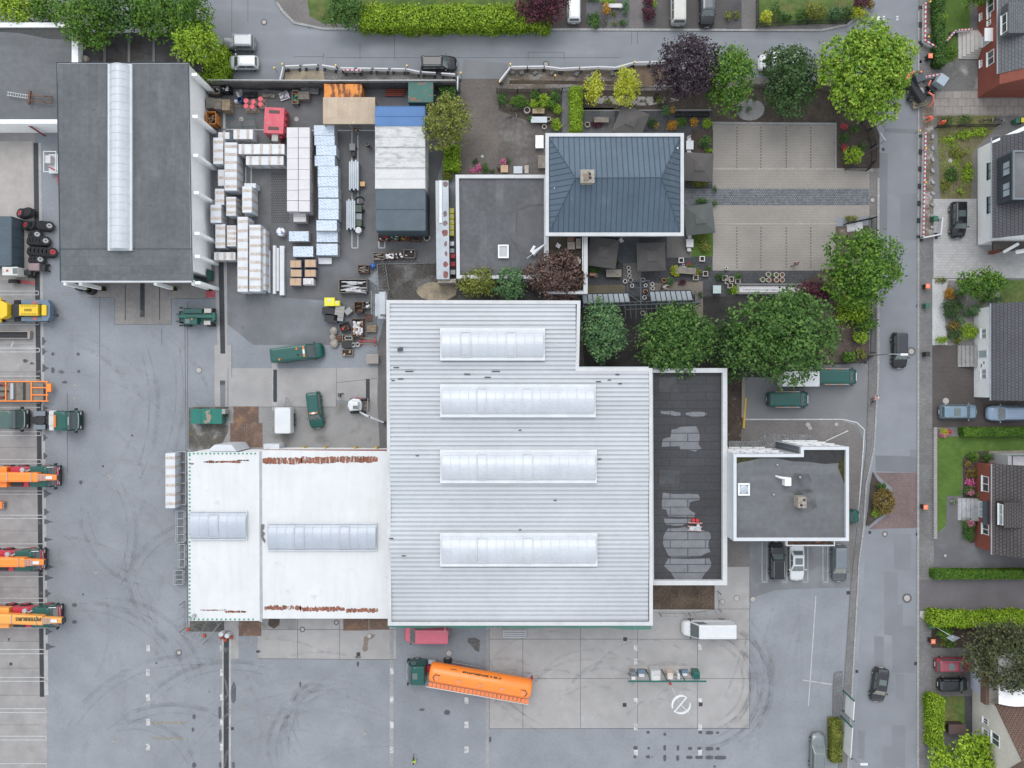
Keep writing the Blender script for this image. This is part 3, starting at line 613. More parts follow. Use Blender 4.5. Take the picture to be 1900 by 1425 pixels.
MOSS=mat('roof_moss',(.035,.035,.012),.95,vary=((3,.4),),bump=(8,.8,.03))
CORR=mat('profiled_sheet',(.425,.442,.462),.55,metal=.1,vary=((.12,.05),(.8,.025)),mottle=[(.9,.74,.80,(.25,.25,.26),.6,(.35,6,1)),(.35,.5,.75,(.40,.41,.43),.5,(.15,1,1))])
GLAZ=mat('opal_glazing',(.43,.455,.49),.35,vary=((.35,.06),(3,.04)),coat=.3)
GLAZ2=mat('polycarbonate_glazing',(.36,.39,.44),.35,vary=((.35,.06),(3,.04)),coat=.3)
GBAR=mat('glazing_bar',(.50,.52,.545),.5)
GBAR2=mat('glazing_bar_dark',(.46,.48,.51),.5)
WROOF=mat('white_coated_roof',(.535,.54,.54),.6,vary=((.25,.03),(1.2,.02)),mottle=[(.8,.66,.74,(.42,.42,.41),.6),(.5,.45,.7,(.49,.495,.495),.6,(3,.4,1))])
RUST=mat('rust',(.20,.075,.045),.9,vary=((1,.25),(9,.3)),alpha=(1.6,.34,.50,1,(3.2,.55,1)))
TILE=mat('dark_tile',(.078,.078,.088),.6,vary=((.3,.1),(4,.12)),seams=(.36,.30,R(90),.4,.035))
TILEB=mat('weathered_tile',(.075,.066,.066),.75,vary=((.3,.15),(4,.15)),seams=(.42,.30,R(90),.35,.045),mottle=[(3.5,.7,.74,(.3,.3,.3),.8)])
TILER=mat('brown_tile',(.14,.085,.065),.75,vary=((.3,.12),(4,.15)),seams=(.34,.26,R(90),.4,.04))
SLATT=mat('slate_tile',(.115,.12,.13),.6,vary=((.3,.1),(4,.12)),seams=(.5,.26,R(90),.5,.035))
BRICK=mat('red_brick',(.23,.068,.048),.85,vary=((.5,.12),(9,.15)),seams=(.25,.08,0,.72,.012))
SEAMR=mat('blue_metal_roof',(.070,.100,.135),.45,metal=.2,vary=((.3,.08),(3,.05)),mottle=[(.5,.62,.75,(.12,.14,.16),.5)])
GLASS=mat('window_glass',(.05,.06,.07),.08,vary=((.5,.3),),spec=.8)
GLASSL=mat('window_glass_bright',(.28,.33,.36),.08,vary=((.5,.2),),spec=.8)
WINW=mat('white_window_frame',(.66,.67,.68),.5)
WIND=mat('dark_window_frame',(.035,.045,.055),.5)
DARK=mat('black_rubber',(.018,.018,.02),.7,vary=((3,.2),))
GREEN=mat('company_green',(.006,.095,.075),.35,vary=((1,.08),),coat=.3)
ZINC=mat('zinc_sheet',(.30,.33,.36),.45,metal=.4,vary=((.4,.1),(3,.06)))
STEEL=mat('galvanised_steel',(.33,.34,.35),.45,metal=.6,vary=((2,.1),))
REDST=mat('red_painted_steel',(.42,.04,.05),.5,vary=((1,.1),))
STONE=mat('old_mortar',(.26,.235,.20),.9,vary=((3,.3),(12,.2)),bump=(8,.6,.02))
def roof_sheet(parent,name,pts,z,m,off=0):
 mb=MB();P=[W(x,y,z)for x,y in pts];mb.add([(p.x,p.y,z+off)for p in P],[tuple(range(len(P)))])
 o=mb.build(name,m,parent,world=True)
 bm=bmesh.new();bm.from_mesh(o.data);bmesh.ops.triangulate(bm,faces=bm.faces)
 for f in bm.faces:
  if f.normal.z<0:f.normal_flip()
 bm.to_mesh(o.data);bm.free();return o
def barrel(parent,x0,y0,x1,y1,z,rise,axis,nbar,gl=GLAZ,bar=GBAR,hatches=(),curbw=.22,name='skylight'):
 """barrel rooflight given by its outline in photo pixels at height z"""
 a,b=W(x0,y1,z),W(x1,y0,z);X0,Y0,X1,Y1=a.x,a.y,b.x,b.y
 cb=MB();frame(cb,[(X0,Y0),(X1,Y0),(X1,Y1),(X0,Y1)],curbw,z-.02,z+.34)
 sk=cb.build(name,bar,parent,world=True)
 X0+=curbw*.6;X1-=curbw*.6;Y0+=curbw*.6;Y1-=curbw*.6
 n=12;g=MB();rings=[]
 def prof(t,off=0):
  s=math.sin(math.pi*t);return s**.8*rise+.2+off
 def P(u,t,off=0):
  if axis=='x':return(X0+(X1-X0)*u,Y0+(Y1-Y0)*t,z+prof(t,off))
  return(X0+(X1-X0)*t,Y0+(Y1-Y0)*u,z+prof(t,off))
 for u in(0,1):rings.append([P(u,k/n)for k in range(n+1)])
 m=n+1
 V=rings[0]+rings[1];F=[(k,k+1,m+k+1,m+k)for k in range(n)]+[tuple(range(n,-1,-1)),tuple(range(m,2*m))]
 g.add(V,F);g.build('glazing',gl,sk,smooth=False)
 br=MB()
 for i in range(nbar+1):
  u=min(max(i/nbar,.004),.996)
  br.tube([P(u,k/n,.015)for k in range(n+1)],.035,4)
 for t in(.12,.88):br.tube([P(0.004,t,.015),P(.996,t,.015)],.025,4)
 br.build('glazing_frame',bar,sk)
 for u in hatches:
  hm=MB();w=.55/nbar
  for q in(u-w,u+w):hm.tube([P(q,k/n,.06)for k in range(1,n)],.05,4)
  for k in(1,n-1):hm.tube([P(u-w,k/n,.06),P(u+w,k/n,.06)],.05,4)
  hm.build('hatch_frame',bar,sk)
 off=-Vector(root_of(parent).location)
 for ch in sk.children:ch.location=off
 return sk
def root_of(o):
 while o.parent:o=o.parent
 return o
def window(parent,c,ax,w,h,nrm,frame_m=WINW,glass=GLASS,mull=1,name='window',sill=True,deep=.06):
 """window centred at world point c on a wall; ax = horizontal axis, nrm = outward normal"""
 c,ax,nrm=Vector(c),Vector(ax).normalized(),Vector(nrm).normalized();up=Vector((0,0,1))
 def bar(mb,u0,u1,v0,v1,d0,d1):
  P=[c+ax*u+up*v+nrm*d for d in(d0,d1)for u,v in((u0,v0),(u1,v0),(u1,v1),(u0,v1))]
  mb.add(P,[(3,2,1,0),(4,5,6,7),(0,1,5,4),(1,2,6,5),(2,3,7,6),(3,0,4,7)])
 f=MB();t=.08
 bar(f,-w/2,w/2,h/2-t,h/2,0.002,deep);bar(f,-w/2,w/2,-h/2,-h/2+t,0.002,deep)
 bar(f,-w/2,-w/2+t,-h/2+t,h/2-t,0.002,deep);bar(f,w/2-t,w/2,-h/2+t,h/2-t,0.002,deep)
 for k in range(mull):u=-w/2+w*(k+1)/(mull+1);bar(f,u-t/2,u+t/2,-h/2+t,h/2-t,0.002,deep)
 o=f.build(name,frame_m,parent,world=True)
 g=MB();bar(g,-w/2+t,w/2-t,-h/2+t,h/2-t,.003,.02);g.build('pane',glass,o,world=True)
 if sill:
  s_=MB();bar(s_,-w/2-.06,w/2+.06,-h/2-.07,-h/2-.003,.002,.18);s_.build('sill',frame_m,o,world=True)
 return o
def bld(name,label,px,py,cat='building'):return thing(name,label,cat,W(px,py,0))
def parapet(parent,pts,z,w,m,z0=None,name='parapet'):
 mb=MB();frame(mb,wp(pts,z),w,z-.5 if z0 is None else z0,z);return mb.build(name,m,parent,world=True,bevel=.02)
# ---- west workshop hall
b=bld('workshop_hall','large hall with dark flat membrane roof, long barrel skylight and white buttressed side wall',240,330)
h=6.4;RP_=[(105,116),(350,116),(357,523),(112,523)]
mb=MB();mb.prism(inset(wp([(105,116),(350,116),(356.6,503),(111.6,503)],h),.12),0,h-.28);mb.build('wall',WALLW,b,world=True)
mb=MB();mb.prism(wp(RP_,h),h-.26,h);mb.build('roof_deck',TRIMA,b,world=True)
roof_sheet(b,'roof',[(107,118),(348.5,118),(354,461),(110,461)],h,BITU,.01)
roof_sheet(b,'roof_apron',[(110,463),(354,463),(355.4,521),(113,521)],h,mat('apron_felt',(.095,.105,.112),.8,vary=((.4,.1),(2,.1)),seams=(5,1.0,0,.8,.03),mottle=[(.6,.55,.7,(.13,.14,.145),.5)]),.012)
mb=MB()
for a_,b_ in(((105,116.5),(350,116.5)),((109.5,462),(355,462))):
 p,q=W(*a_,h),W(*b_,h);mb.tube([p+Vector((0,0,.04)),q+Vector((0,0,.04))],.05,4)
p=[W(105.5,116,h),W(112.3,523,h),W(356.7,523,h),W(349.7,116,h)]
mb.tube([q+Vector((0,0,.03))for q in p[:2]],.06,4);mb.tube([q+Vector((0,0,.03))for q in p[2:]],.06,4)
mb.build('edge_trim',WIND,b,world=True)
mb=MB();a_,b_=W(112.5,523,h),W(356.5,523,h);mb.box((a_.x+b_.x)/2,a_.y+.16,5.4,b_.x-a_.x-.1,.3,.72);mb.build('fascia',WALLW,b,world=True)
for y in(123,173,246,314,379,450,490,536):
 mb=MB();p=W(393.5+(y-120)*.017,y,0);mb.box(p.x+.12,p.y,0,.62,.35,6.1);mb.build('buttress',WALLW,b,world=True,bevel=.02)
hz=mat('hazard_stripes',(.5,.38,.02),.6,seams=(.3,.2,R(45),.05,.08))
for x in(167,193.5,325,391):
 mb=MB();p=W(x,536.5,0);mb.box(p.x,p.y,0,.35,.4,5.6);c_=mb.build('column',WALLW,b,world=True)
 mb=MB();mb.box(p.x,p.y,0.02,.48,.5,1.0);mb.build('impact_guard',hz,c_,world=True)
window(b,W(396.1,513,0)+Vector((-.02,0,1.1)),(0,1,0),1.3,2.1,(1,0,0),WIND,GREEN,0,'door',False)
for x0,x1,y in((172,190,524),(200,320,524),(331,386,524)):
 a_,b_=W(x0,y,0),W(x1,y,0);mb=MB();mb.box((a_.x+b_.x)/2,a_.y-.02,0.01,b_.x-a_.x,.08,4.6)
 g_=mb.build('gate',mat('gate_teal' if x0==331 else 'gate_shadow',(.03,.09,.09)if x0==331 else(.09,.09,.09),.6),b,world=True)  # grey panels carry the shade inside the open bays in their colour
barrel(b,202.5,121,247,465.5,h+.02,.9,'y',24,GLAZ,GBAR,name='skylight')
# ---- west flat annex
b=bld('flat_roof_annex','low grey flat-roofed annex with white parapet and a black wet patch along its north edge',40,140)
h=4.2
O=[(-300,55),(146,55),(146,117),(106,117),(107,230),(-300,230)]
mb=MB();mb.prism([p.to_2d()for p in[W(-300,45,h),W(144,55,h),W(144,112,h),W(104,112,h),W(104,226,h),W(-300,226,h)]],0,h-.3);mb.build('wall',WALLW,b,world=True)
roof_sheet(b,'roof',[(-300,48),(134,48),(134,117),(106,117),(106,224),(-300,224)],h-.28,BITU2)
mb=MB();a_,c_=W(133,50,h),W(145,50,h);q=W(133,118,h);mb.prism([(a_.x,a_.y+.6),(c_.x,a_.y+.6),(c_.x,q.y),(a_.x,q.y)],h-.6,h)
a_,c_=W(-300,222,h),W(106,222,h);mb.box((a_.x+c_.x)/2,a_.y-.22,h-.9,c_.x-a_.x,.5,.9);a_=W(-300,46,h);c_=W(133,46,h);mb.box((a_.x+c_.x)/2,a_.y,h-.6,c_.x-a_.x-.01,.55,.62)
mb.build('parapet',WALLW,b,world=True)
roof_sheet(b,'wet_patch',[(-300,50),(132,50),(131,73),(110,73),(90,72),(60,66),(35,61),(0,59),(-300,59)],h-.28,WETR,.012)
mb=MB();mb.tube([W(46,228,3.9),W(83,252,.1)],.12,6);mb.build('brace',mat('dull_red_steel',(.22,.05,.06),.6),b,world=True)
# ---- north garages
b=bld('garage_row','row of dark flat garage roofs with raised joints under the western trees',260,95)
h=3.0;mb=MB();mb.prism(wp([(152,60),(372,60),(375,132),(152,132)],h),0,h-.1);mb.build('wall',mat('dark_wall',(.09,.09,.09),.8),b,world=True)
roof_sheet(b,'roof',[(151,62),(372,62),(375,133),(151,133)],h,mat('old_felt',(.045,.045,.047),.7,vary=((.4,.2),(3,.2)),mottle=[(.5,.5,.56,(.03,.022,.018),.8)]))
for x in(195,240,286,332):
 mb=MB();p=W(x,97,h);mb.box(p.x,p.y,h-.1,.3,4.4,.22);mb.build('roof_joint',mat('joint_cap',(.12,.12,.12),.7),b,world=True)
mb=MB();p=W(160,110,h);mb.cyl(p.x,p.y,h,h+.35,.42,.36,12);mb.build('vent',STONE,b,world=True)
# ---- white coated halls
def white_hall(name,label,P,h,rusts,sky_,wallm=WALLW):
 cx=sum(p[0]for p in P)/4;cy=sum(p[1]for p in P)/4
 b=bld(name,label,cx,cy)
 mb=MB();mb.prism(inset(wp(P,h),.10),0,h-.25);mb.build('wall',wallm,b,world=True)
 mb=MB();mb.prism(wp(P,h),h-.24,h);mb.build('roof',WROOF,b,world=True,bevel=.03)
 for r in rusts:roof_sheet(b,'rust_streak',r,h,RUST,.012)
 barrel(b,*sky_[:4],h,.5,'x',sky_[4],GLAZ2,GBAR2,sky_[5],.12)
 return b
rr=random.Random(2)
def band(x0,x1,y0,y1,n,j):
 t=[(x0+(x1-x0)*i/n,y0+rr.uniform(-j,j)+(2 if i in(0,n)else 0))for i in range(n+1)]
 u=[(x0+(x1-x0)*i/n,y1+rr.uniform(-j,j)-(2 if i in(0,n)else 0))for i in range(n,-1,-1)]
 return t+u
h=5.5
b=white_hall('small_white_hall','narrower left hall of the white-roofed pair, its roof edged by green net clips',[(348,839),(481,839),(482,1152),(350,1152)],h,[band(378,448,855,859,14,.9),band(440,462,853,855,6,.6),band(352,360,859,862,3,.6),band(372,420,1131,1133,10,.5),band(416,458,1133,1137,10,.7)],(354,948,460,1001,6,(.42,)))
for x,y in[(352,845+k*7.3)for k in range(42)]+[(352+k*7.6,841.5)for k in range(17)]+[(352+k*8.4,1149)for k in range(15)]:
 p=W(x,y,h);mb=MB();mb.box(p.x,p.y,h,.17,.17,.06);mb.build('net_clip',mat('net_green',(.02,.22,.15),.7),b,world=True)
mb=MB();mb.prism(wp([(395,826),(427,826),(436,838.5),(380,838.5)],h),0,h-.5);mb.build('porch',WALLG,b,world=True)
mb=MB();p=W(361,1142,h);mb.cyl(p.x,p.y,h,h+.35,.22,n=10);mb.cyl(p.x-.5,p.y-.35,h,h+.3,.16,n=10);mb.build('vent',STEEL,b,world=True)
b=white_hall('white_hall','wider right hall of the white-roofed pair, with a long rust band',[(486,835),(721,837),(722,1148),(487,1148)],h-.02,[band(487,560,849.5,861,26,1.5),band(558,625,848,860,24,1.5),band(624,701,847,858,26,1.5),band(490,560,1124,1131,30,2),band(556,640,1126,1134,34,2),band(640,702,1129,1136,24,1.6)],(498,970,700,1021,12,(.29,.71)),)
mb=MB();p=W(481,995,h);a_=W(481,838,h);c_=W(486.5,1154,h);mb.prism([(a_.x,a_.y),(c_.x,a_.y),(c_.x,c_.y),(a_.x,c_.y)],h-.3,h-.03);mb.build('valley_gutter',mat('gutter_grey',(.30,.31,.33),.5,vary=((1,.1),)),b,world=True)
roof_sheet(b,'tar_patch',[(487,972),(491,974),(490,982),(487,984),(492,990),(489,996),(493,1003),(491,1008),(487,1002),(484,996),(484,974)],h,mat('tar',(.13,.13,.14),.6),.02)
mb=MB();a_,c_=W(487,835.5,h),W(718,836.5,h);mb.box((a_.x+c_.x)/2,a_.y-.02,h-.55,c_.x-a_.x,.16,.5);mb.build('eaves_board',mat('rust_red_board',(.22,.07,.055),.7),b,world=True)
mb=MB();mb.prism(wp([(489,824),(518,824),(518,836),(489,836)],2.5),0,2.5);mb.build('gate_pier',WALLG,b,world=True)
for x in(568,607,662,701):mb=MB();p=W(x,831.5,0);mb.box(p.x,p.y,0,.22,.5,1.4);mb.build('bollard',mat('yellow_paint',(.5,.36,.03),.6),b,world=True)
# ---- corrugated main hall
b=bld('corrugated_hall','huge hall with ribbed silver sheet roof and four long white skylights in a column',960,860)
h=7.5
RO=[(717,557),(1077,558),(1074,683),(1210,683),(1211,1160),(720,1160)]
mb=MB();mb.prism(inset(wp(RO,h),.15),0,h-.5);mb.build('wall',WALLG,b,world=True)
mb=MB();frame(mb,wp(RO,h),.42,h-.55,h+.22);mb.build('roof_edge',TRIMW,b,world=True,bevel=.03)
kx=S*(H-h)/H;y_top=(712.5-562)*kx;y_bot=(712.5-1155)*kx;per=8.27*kx;xl=(723-950)*kx
valleys=[562,690,805,940,1100,1160];ridges=[638,743,865,1018]
def pitch(y):
 py=712.5-y/kx;d=min(abs(py-r)for r in ridges)*kx
 return max(0,.42-d*.075)
V=[];F=[];y=y_top;prof=[(0,0),(.20,.0),(.32,.15),(.88,.15)]
rows=[]
while y>y_bot:
 for u,dz in prof:
  yy=y-u*per
  if yy<y_bot:break
  rows.append((yy,dz))
 y-=per
ystep=(712.5-684)*kx
for part_ in(0,1):
 for i,(yy,dz)in enumerate(rows):
  if part_==0 and yy<ystep-per:break
 rws=[r for r in rows if(r[0]>=ystep-.12*per if part_==0 else r[0]<ystep+.95*per*.12)]
 if part_==1:rws=[r for r in rows if r[0]<ystep];rws=[last]+rws
 last=rws[-1]
 xr=((1068 if part_==0 else 1203)-950)*kx;n0=len(V)
 xs=[xl,(925-950)*kx,xr]
 for yy,dz in rws:
  for k,x in enumerate(xs):V.append((x,yy,h-.17+dz+pitch(yy)))
 for i in range(len(rws)-1):
  for k in range(2):a0=n0+i*3+k;F.append((a0,a0+3,a0+4,a0+1))
mb=MB();mb.add(V,F);mb.build('ribbed_roof',CORR,b,world=True)
for(x0,y0,x1,y1,nb,hh)in[(817,609,1011,669,11,(.24,.68)),(817,713,1105,774,17,(.26,.56)),(817,834,1107,896,17,(.26,.56)),(817,988,1108,1050,17,(.26,.56))]:
 barrel(b,x0,y0,x1,y1,h+.35,.75,'x',nb,GLAZ,mat('white_bar',(.53,.545,.56),.5),hh,.34)
mb=MB();p=W(743.5,649,h);mb.box(p.x,p.y,h,.6,.4,.5,5);mb.build('vent',WIND,b,world=True)
mb=MB()
for x,y,w in[(760,689,1.2),(867,694,.9),(905,700,.9),(920,689,1.2),(736,682,.8),(744,703,.8),(1110,708,.7),(1145,695,.6),(965,798,.4),(1112,851,.5),(750,1030,.6),(727,998,.6),(775,845,.5),(1030,928,.4),(965,982,.3),(730,706,.5),(1150,712,.5),(1130,705,.5)]:
 p=W(x,y,h);mb.box(p.x,p.y,h+.05+pitch(p.y),w*.8,.12,.03)
mb.build('debris',OILD if False else mat('dark_debris',(.05,.05,.055),.8),b,world=True)
n_=thing('safety_net','green safety net hanging on poles along the south eaves of the silver hall','net',W(960,1163,6.6))
mb=MB();xs=[719+k*20.4 for k in range(25)]
top_=[W(x,1158.5,7.5)for x in xs];bot_=[W(x,1163.5+2.6*abs(math.sin(k*.62))+(2.5 if k>20 else 0),6.6)for k,x in enumerate(xs)]
for k in range(24):mb.quad(top_[k],bot_[k],bot_[k+1],top_[k+1])
mb.build('mesh_sheet',mat('net_fabric',(.03,.20,.15),.8,alpha=(0,0,0,.72)),n_,world=True)
for x in(827,919,1055,1070):
 mb=MB();mb.tube([W(x,1153,7.6),W(x-2,1175,5.6)],.05,6);mb.build('pole',STEEL,n_,world=True)
# ---- dark felt-roofed wing
b=bld('felt_roof_wing','long narrow wing with black felt roof behind a white parapet beside the silver hall',1278,880)
h=6.0;RO=[(1209,683),(1349.5,683),(1349.5,1086),(1211,1086)]
mb=MB();mb.prism(inset(wp([(1213,684),(1349,684),(1349,1085),(1213,1085)],h),.05),0,h-.75);mb.build('wall',WALLW,b,world=True)
parapet(b,[(1203,683),(1349.5,683),(1349.5,1086),(1205,1086)],h,.55,TRIMW,h-.8)
roof_sheet(b,'roof',[(1208,688),(1344,688),(1344,1081),(1208,1081)],h-.7,BITUD)
roof_sheet(b,'gutter_strip',[(1336,690),(1341,690),(1341,1080),(1336,1080)],h-.7,mat('gutter_dark_membrane',(.022,.022,.024),.8),.008)  # strip of a different, darker membrane inside the east parapet
PUD=mat('puddle_sky_sheen',(.15,.153,.165),.35,vary=((1.2,.12),(6,.08)),seams=(4.2,.98,0,.35,.06))  # bright sky mirrored by the wet felt, painted as a pale base colour
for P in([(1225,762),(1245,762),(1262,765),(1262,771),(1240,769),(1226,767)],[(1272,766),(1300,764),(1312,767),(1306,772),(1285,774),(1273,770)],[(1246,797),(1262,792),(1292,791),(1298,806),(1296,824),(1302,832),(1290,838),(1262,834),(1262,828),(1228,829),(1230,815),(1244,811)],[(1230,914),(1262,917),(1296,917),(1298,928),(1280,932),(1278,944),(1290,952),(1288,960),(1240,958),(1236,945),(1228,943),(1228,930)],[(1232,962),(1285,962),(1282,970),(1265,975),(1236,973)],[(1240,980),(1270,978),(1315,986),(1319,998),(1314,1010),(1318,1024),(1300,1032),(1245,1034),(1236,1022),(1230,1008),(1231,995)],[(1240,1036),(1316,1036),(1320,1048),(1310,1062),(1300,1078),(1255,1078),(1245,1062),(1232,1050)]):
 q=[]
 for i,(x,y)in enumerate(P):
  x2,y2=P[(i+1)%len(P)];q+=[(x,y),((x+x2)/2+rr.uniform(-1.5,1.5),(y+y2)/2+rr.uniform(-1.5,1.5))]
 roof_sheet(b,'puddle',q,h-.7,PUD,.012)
p=W(1245,882,h-.7);mb=MB();mb.cyl(p.x,p.y,h-.69,h-.62,.35,n=12);mb.build('drain',WIND,b,world=True)
mb=MB()
for x0,y0,x1,y1 in((1223,700,1256,728),(1223,872,1262,903)):
 a_,c_=W(x0,y1,h-.7),W(x1,y0,h-.7);mb.box((a_.x+c_.x)/2,(a_.y+c_.y)/2,h-.69,c_.x-a_.x,c_.y-a_.y,.03)
mb.build('felt_patch',mat('felt_repair',(.05,.05,.054),.6,vary=((1,.2),),seams=(1,1,0,.6,.03)),b,world=True)
# ---- office
b=bld('office_building','three-storey grey panelled office with pale grey flat roof, white edge and chimney by the street',1465,920)
h=8.6;RO=[(1361,842.5),(1486,842.5),(1486,829),(1575.5,829),(1575.5,1004),(1361,1004)]
mb=MB();mb.prism(wp(RO,h),0,h-.45);w_=mb.build('wall',WALLG,b,world=True)
parapet(b,RO,h,.36,mat('pale_trim',(.48,.495,.52),.5,vary=((1,.04),)),h-.5)
roof_sheet(b,'roof',RO,h-.42,BITU2)
roof_sheet(b,'wet_patch',[(1364,846),(1488,846),(1489,832),(1570,832),(1569,856),(1556,859),(1530,861),(1500,857),(1470,856),(1440,850),(1400,850),(1366,852)],h-.42,WETR,.01)
roof_sheet(b,'moss_patch',[(1364,846),(1418,845),(1410,850),(1390,855),(1372,858),(1364,862)],h-.42,MOSS,.016)
roof_sheet(b,'moss_patch',[(1568,838),(1571,838),(1571,900),(1566,896),(1560,880),(1555,868),(1556,860)],h-.42,MOSS,.018)
for(cx,cy)in((1485,900),(1495,930)):roof_sheet(b,'soot_stain',blob(cx,cy,20,26,14,.2,cx),h-.42,mat('soot',(.06,.06,.062),.8,vary=None,alpha=(.7,.38,.70,.45)),.022+cx*1e-5)
a_,c_=W(1370,920,h),W(1392,897,h);mb=MB();frame(mb,[(a_.x,a_.y),(c_.x,a_.y),(c_.x,c_.y),(a_.x,c_.y)],.2,h-.42,h-.1);sk=mb.build('roof_light',WINW,b,world=True,bevel=.03)
mb=MB();mb.ell((a_.x+c_.x)/2,(a_.y+c_.y)/2,h-.3,.62,.62,.25,16,5,half=True);mb.build('dome',GLAZ2,sk,world=True,smooth=True)
p=W(1488,932,h+.9);mb=MB();mb.box(p.x,p.y,h-.43,.95,1.25,1.5,m=0);
for dy in(-.3,.3):mb.cyl(p.x+.15*(1 if dy>0 else-1),p.y+dy,h+1.06,h+1.2,.14,n=10,m=1)
mb.build('chimney',[STONE,DARK],b,world=True)
p=W(1462,894,h+.5);mb=MB();mb.box(p.x,p.y,h-.43,.75,.95,1.0);mb.tube([(p.x-.2,p.y+.4,h+.5),(p.x-.9,p.y+.5,h+.45),(p.x-1.1,p.y+.55,h-.3)],.13,8);mb.build('ventilation_unit',WINW,b,world=True,bevel=.03)
for x,y in((1434,917),(1483,885),(1441,862)):p=W(x,y,h-.4);mb=MB();mb.cyl(p.x,p.y,h-.42,h-.1,.12,n=8);mb.build('vent_pipe',STEEL,b,world=True)
for i in range(3):
 for x in(1375,1400,1425,1450):window(b,W(x,842.5,h).to_2d().to_3d()+Vector((0,.0,1.3+2.6*i)),(1,0,0),1.3,1.7,(0,1,0),WINW,GLASS,0)
 for x in(1508,1532,1556):window(b,W(x,829,h).to_2d().to_3d()+Vector((0,.0,1.3+2.6*i)),(1,0,0),1.3,1.7,(0,1,0),WINW,GLASS,0)
mb=MB()
pL=W(1486,843,h);mb.box(pL.x-.03,(W(0,829,h).y+W(0,842.5,h).y)/2,.02,.06,.8,h-.5);mb.build('side_glazing',mat('ribbed_glass',(.16,.18,.21),.4,seams=(.15,.15,R(45),.5,.03)),b,world=True)
a_,c_=W(1459,1013,6.8),W(1549,1004,6.8);mb=MB();frame(mb,[(a_.x,a_.y),(c_.x,a_.y),(c_.x,c_.y+1.2),(a_.x,c_.y+1.2)],.14,6.3,6.85);cn=mb.build('canopy',WINW,b,world=True)
roof_sheet(cn,'canopy_cover',[(1460,1012),(1548,1012),(1548,1000),(1460,1000)],6.75,mat('leaf_litter',(.06,.035,.025),.9,vary=((2,.4),),mottle=[(2.5,.55,.62,(.25,.10,.05),.9)]))
# ---- hip roofed house
b=bld('hip_roof_house','two-storey house with blue-grey standing seam hip roof, white gutter edge and stone chimney',1141,343)
h=6.4;RO=[(1012,247),(1269,247),(1269,438),(1012,438)]
mb=MB();mb.prism(inset(wp(RO,h),1.1),0,h-.3);mb.build('wall',WALLW,b,world=True)
mb=MB();frame(mb,wp(RO,h),.42,h-.32,h+.06);mb.build('gutter_edge',TRIMW,b,world=True,bevel=.03)
C_=[W(1018,253,h),W(1263,253,h),W(1263,432,h),W(1018,432,h)];hr=h+2.1;A_,B_=W(1068,330,hr),W(1227,329,hr)
C_=[Vector((p.x,p.y,h-.1))for p in C_]
mb=MB();mb.add(C_+[A_,B_],[(3,2,5,4),(1,0,4,5),(0,3,4),(2,1,5)]);mb.build('roof',SEAMR,b,world=True)
sm=MB();up=Vector((0,0,.03))
def on(face,x,y):
 a,bb,c=face;n=(bb-a).cross(c-a);return a.z-(n.x*(x-a.x)+n.y*(y-a.y))/n.z
def seam(p,q):sm.tube([p+up,q+up],.035,4)
fN=(C_[0],A_,B_);fS=(C_[3],A_,B_);fW=(C_[0],C_[3],A_);fE=(C_[1],C_[2],B_)
x=C_[0].x+.5
while x<C_[1].x-.2:
 for(yc,f,cl,cr)in((C_[0].y,fN,C_[0],C_[1]),(C_[3].y,fS,C_[3],C_[2])):
  if x<A_.x:t=(x-cl.x)/(A_.x-cl.x);yt=cl.y+(A_.y-cl.y)*t
  elif x>B_.x:t=(cr.x-x)/(cr.x-B_.x);yt=cr.y+(B_.y-cr.y)*t
  else:yt=A_.y+(B_.y-A_.y)*(x-A_.x)/(B_.x-A_.x)
  seam(Vector((x,yc,on(f,x,yc))),Vector((x,yt,on(f,x,yt))))
 x+=.62
y=C_[3].y+.5
while y<C_[0].y-.2:
 for xc,f,ap,lo,hi in((C_[0].x,fW,A_,C_[3],C_[0]),(C_[1].x,fE,B_,C_[2],C_[1])):
  t=(y-lo.y)/(ap.y-lo.y)if y<ap.y else(hi.y-y)/(hi.y-ap.y);xt=xc+(ap.x-xc)*t
  seam(Vector((xc,y,on(f,xc,y))),Vector((xt,y,on(f,xt,y))))
 y+=.68
for p,q in((C_[0],A_),(C_[3],A_),(C_[1],B_),(C_[2],B_),(A_,B_)):sm.tube([p+up,q+up],.06,5)
sm.build('standing_seam',mat('seam_metal',(.05,.072,.098),.45,metal=.2),b,world=True)
p=W(1090,327,9.4);mb=MB();mb.box(p.x,p.y,7.6,1.45,1.35,1.7,m=0);mb.box(p.x,p.y,9.3,1.6,1.5,.14,m=0);mb.box(p.x-.15,p.y-.1,9.44,.6,.7,.12,m=2)
for dx,dy in((.25,.25),(.3,-.2)):mb.box(p.x+dx,p.y+dy,9.44,.28,.28,.1,m=1)
mb.build('chimney',[STONE,DARK,mat('mortar_cap',(.2,.16,.13),.9)],b,world=True)
mb=MB();p=W(1257,275,7);mb.cyl(p.x,p.y,6.3,7.1,.12,n=8);p=W(1029,349,7);mb.cyl(p.x,p.y,6.3,7,.08,n=8);mb.build('vent_pipe',STEEL,b,world=True)
for x in(1045,1100,1160,1220):
 for z in(1.6,4.4):window(b,(W(x,438,h).x,W(x,438,h).y+1.1,z),(1,0,0),1.4,1.3,(0,-1,0),WINW,GLASS)
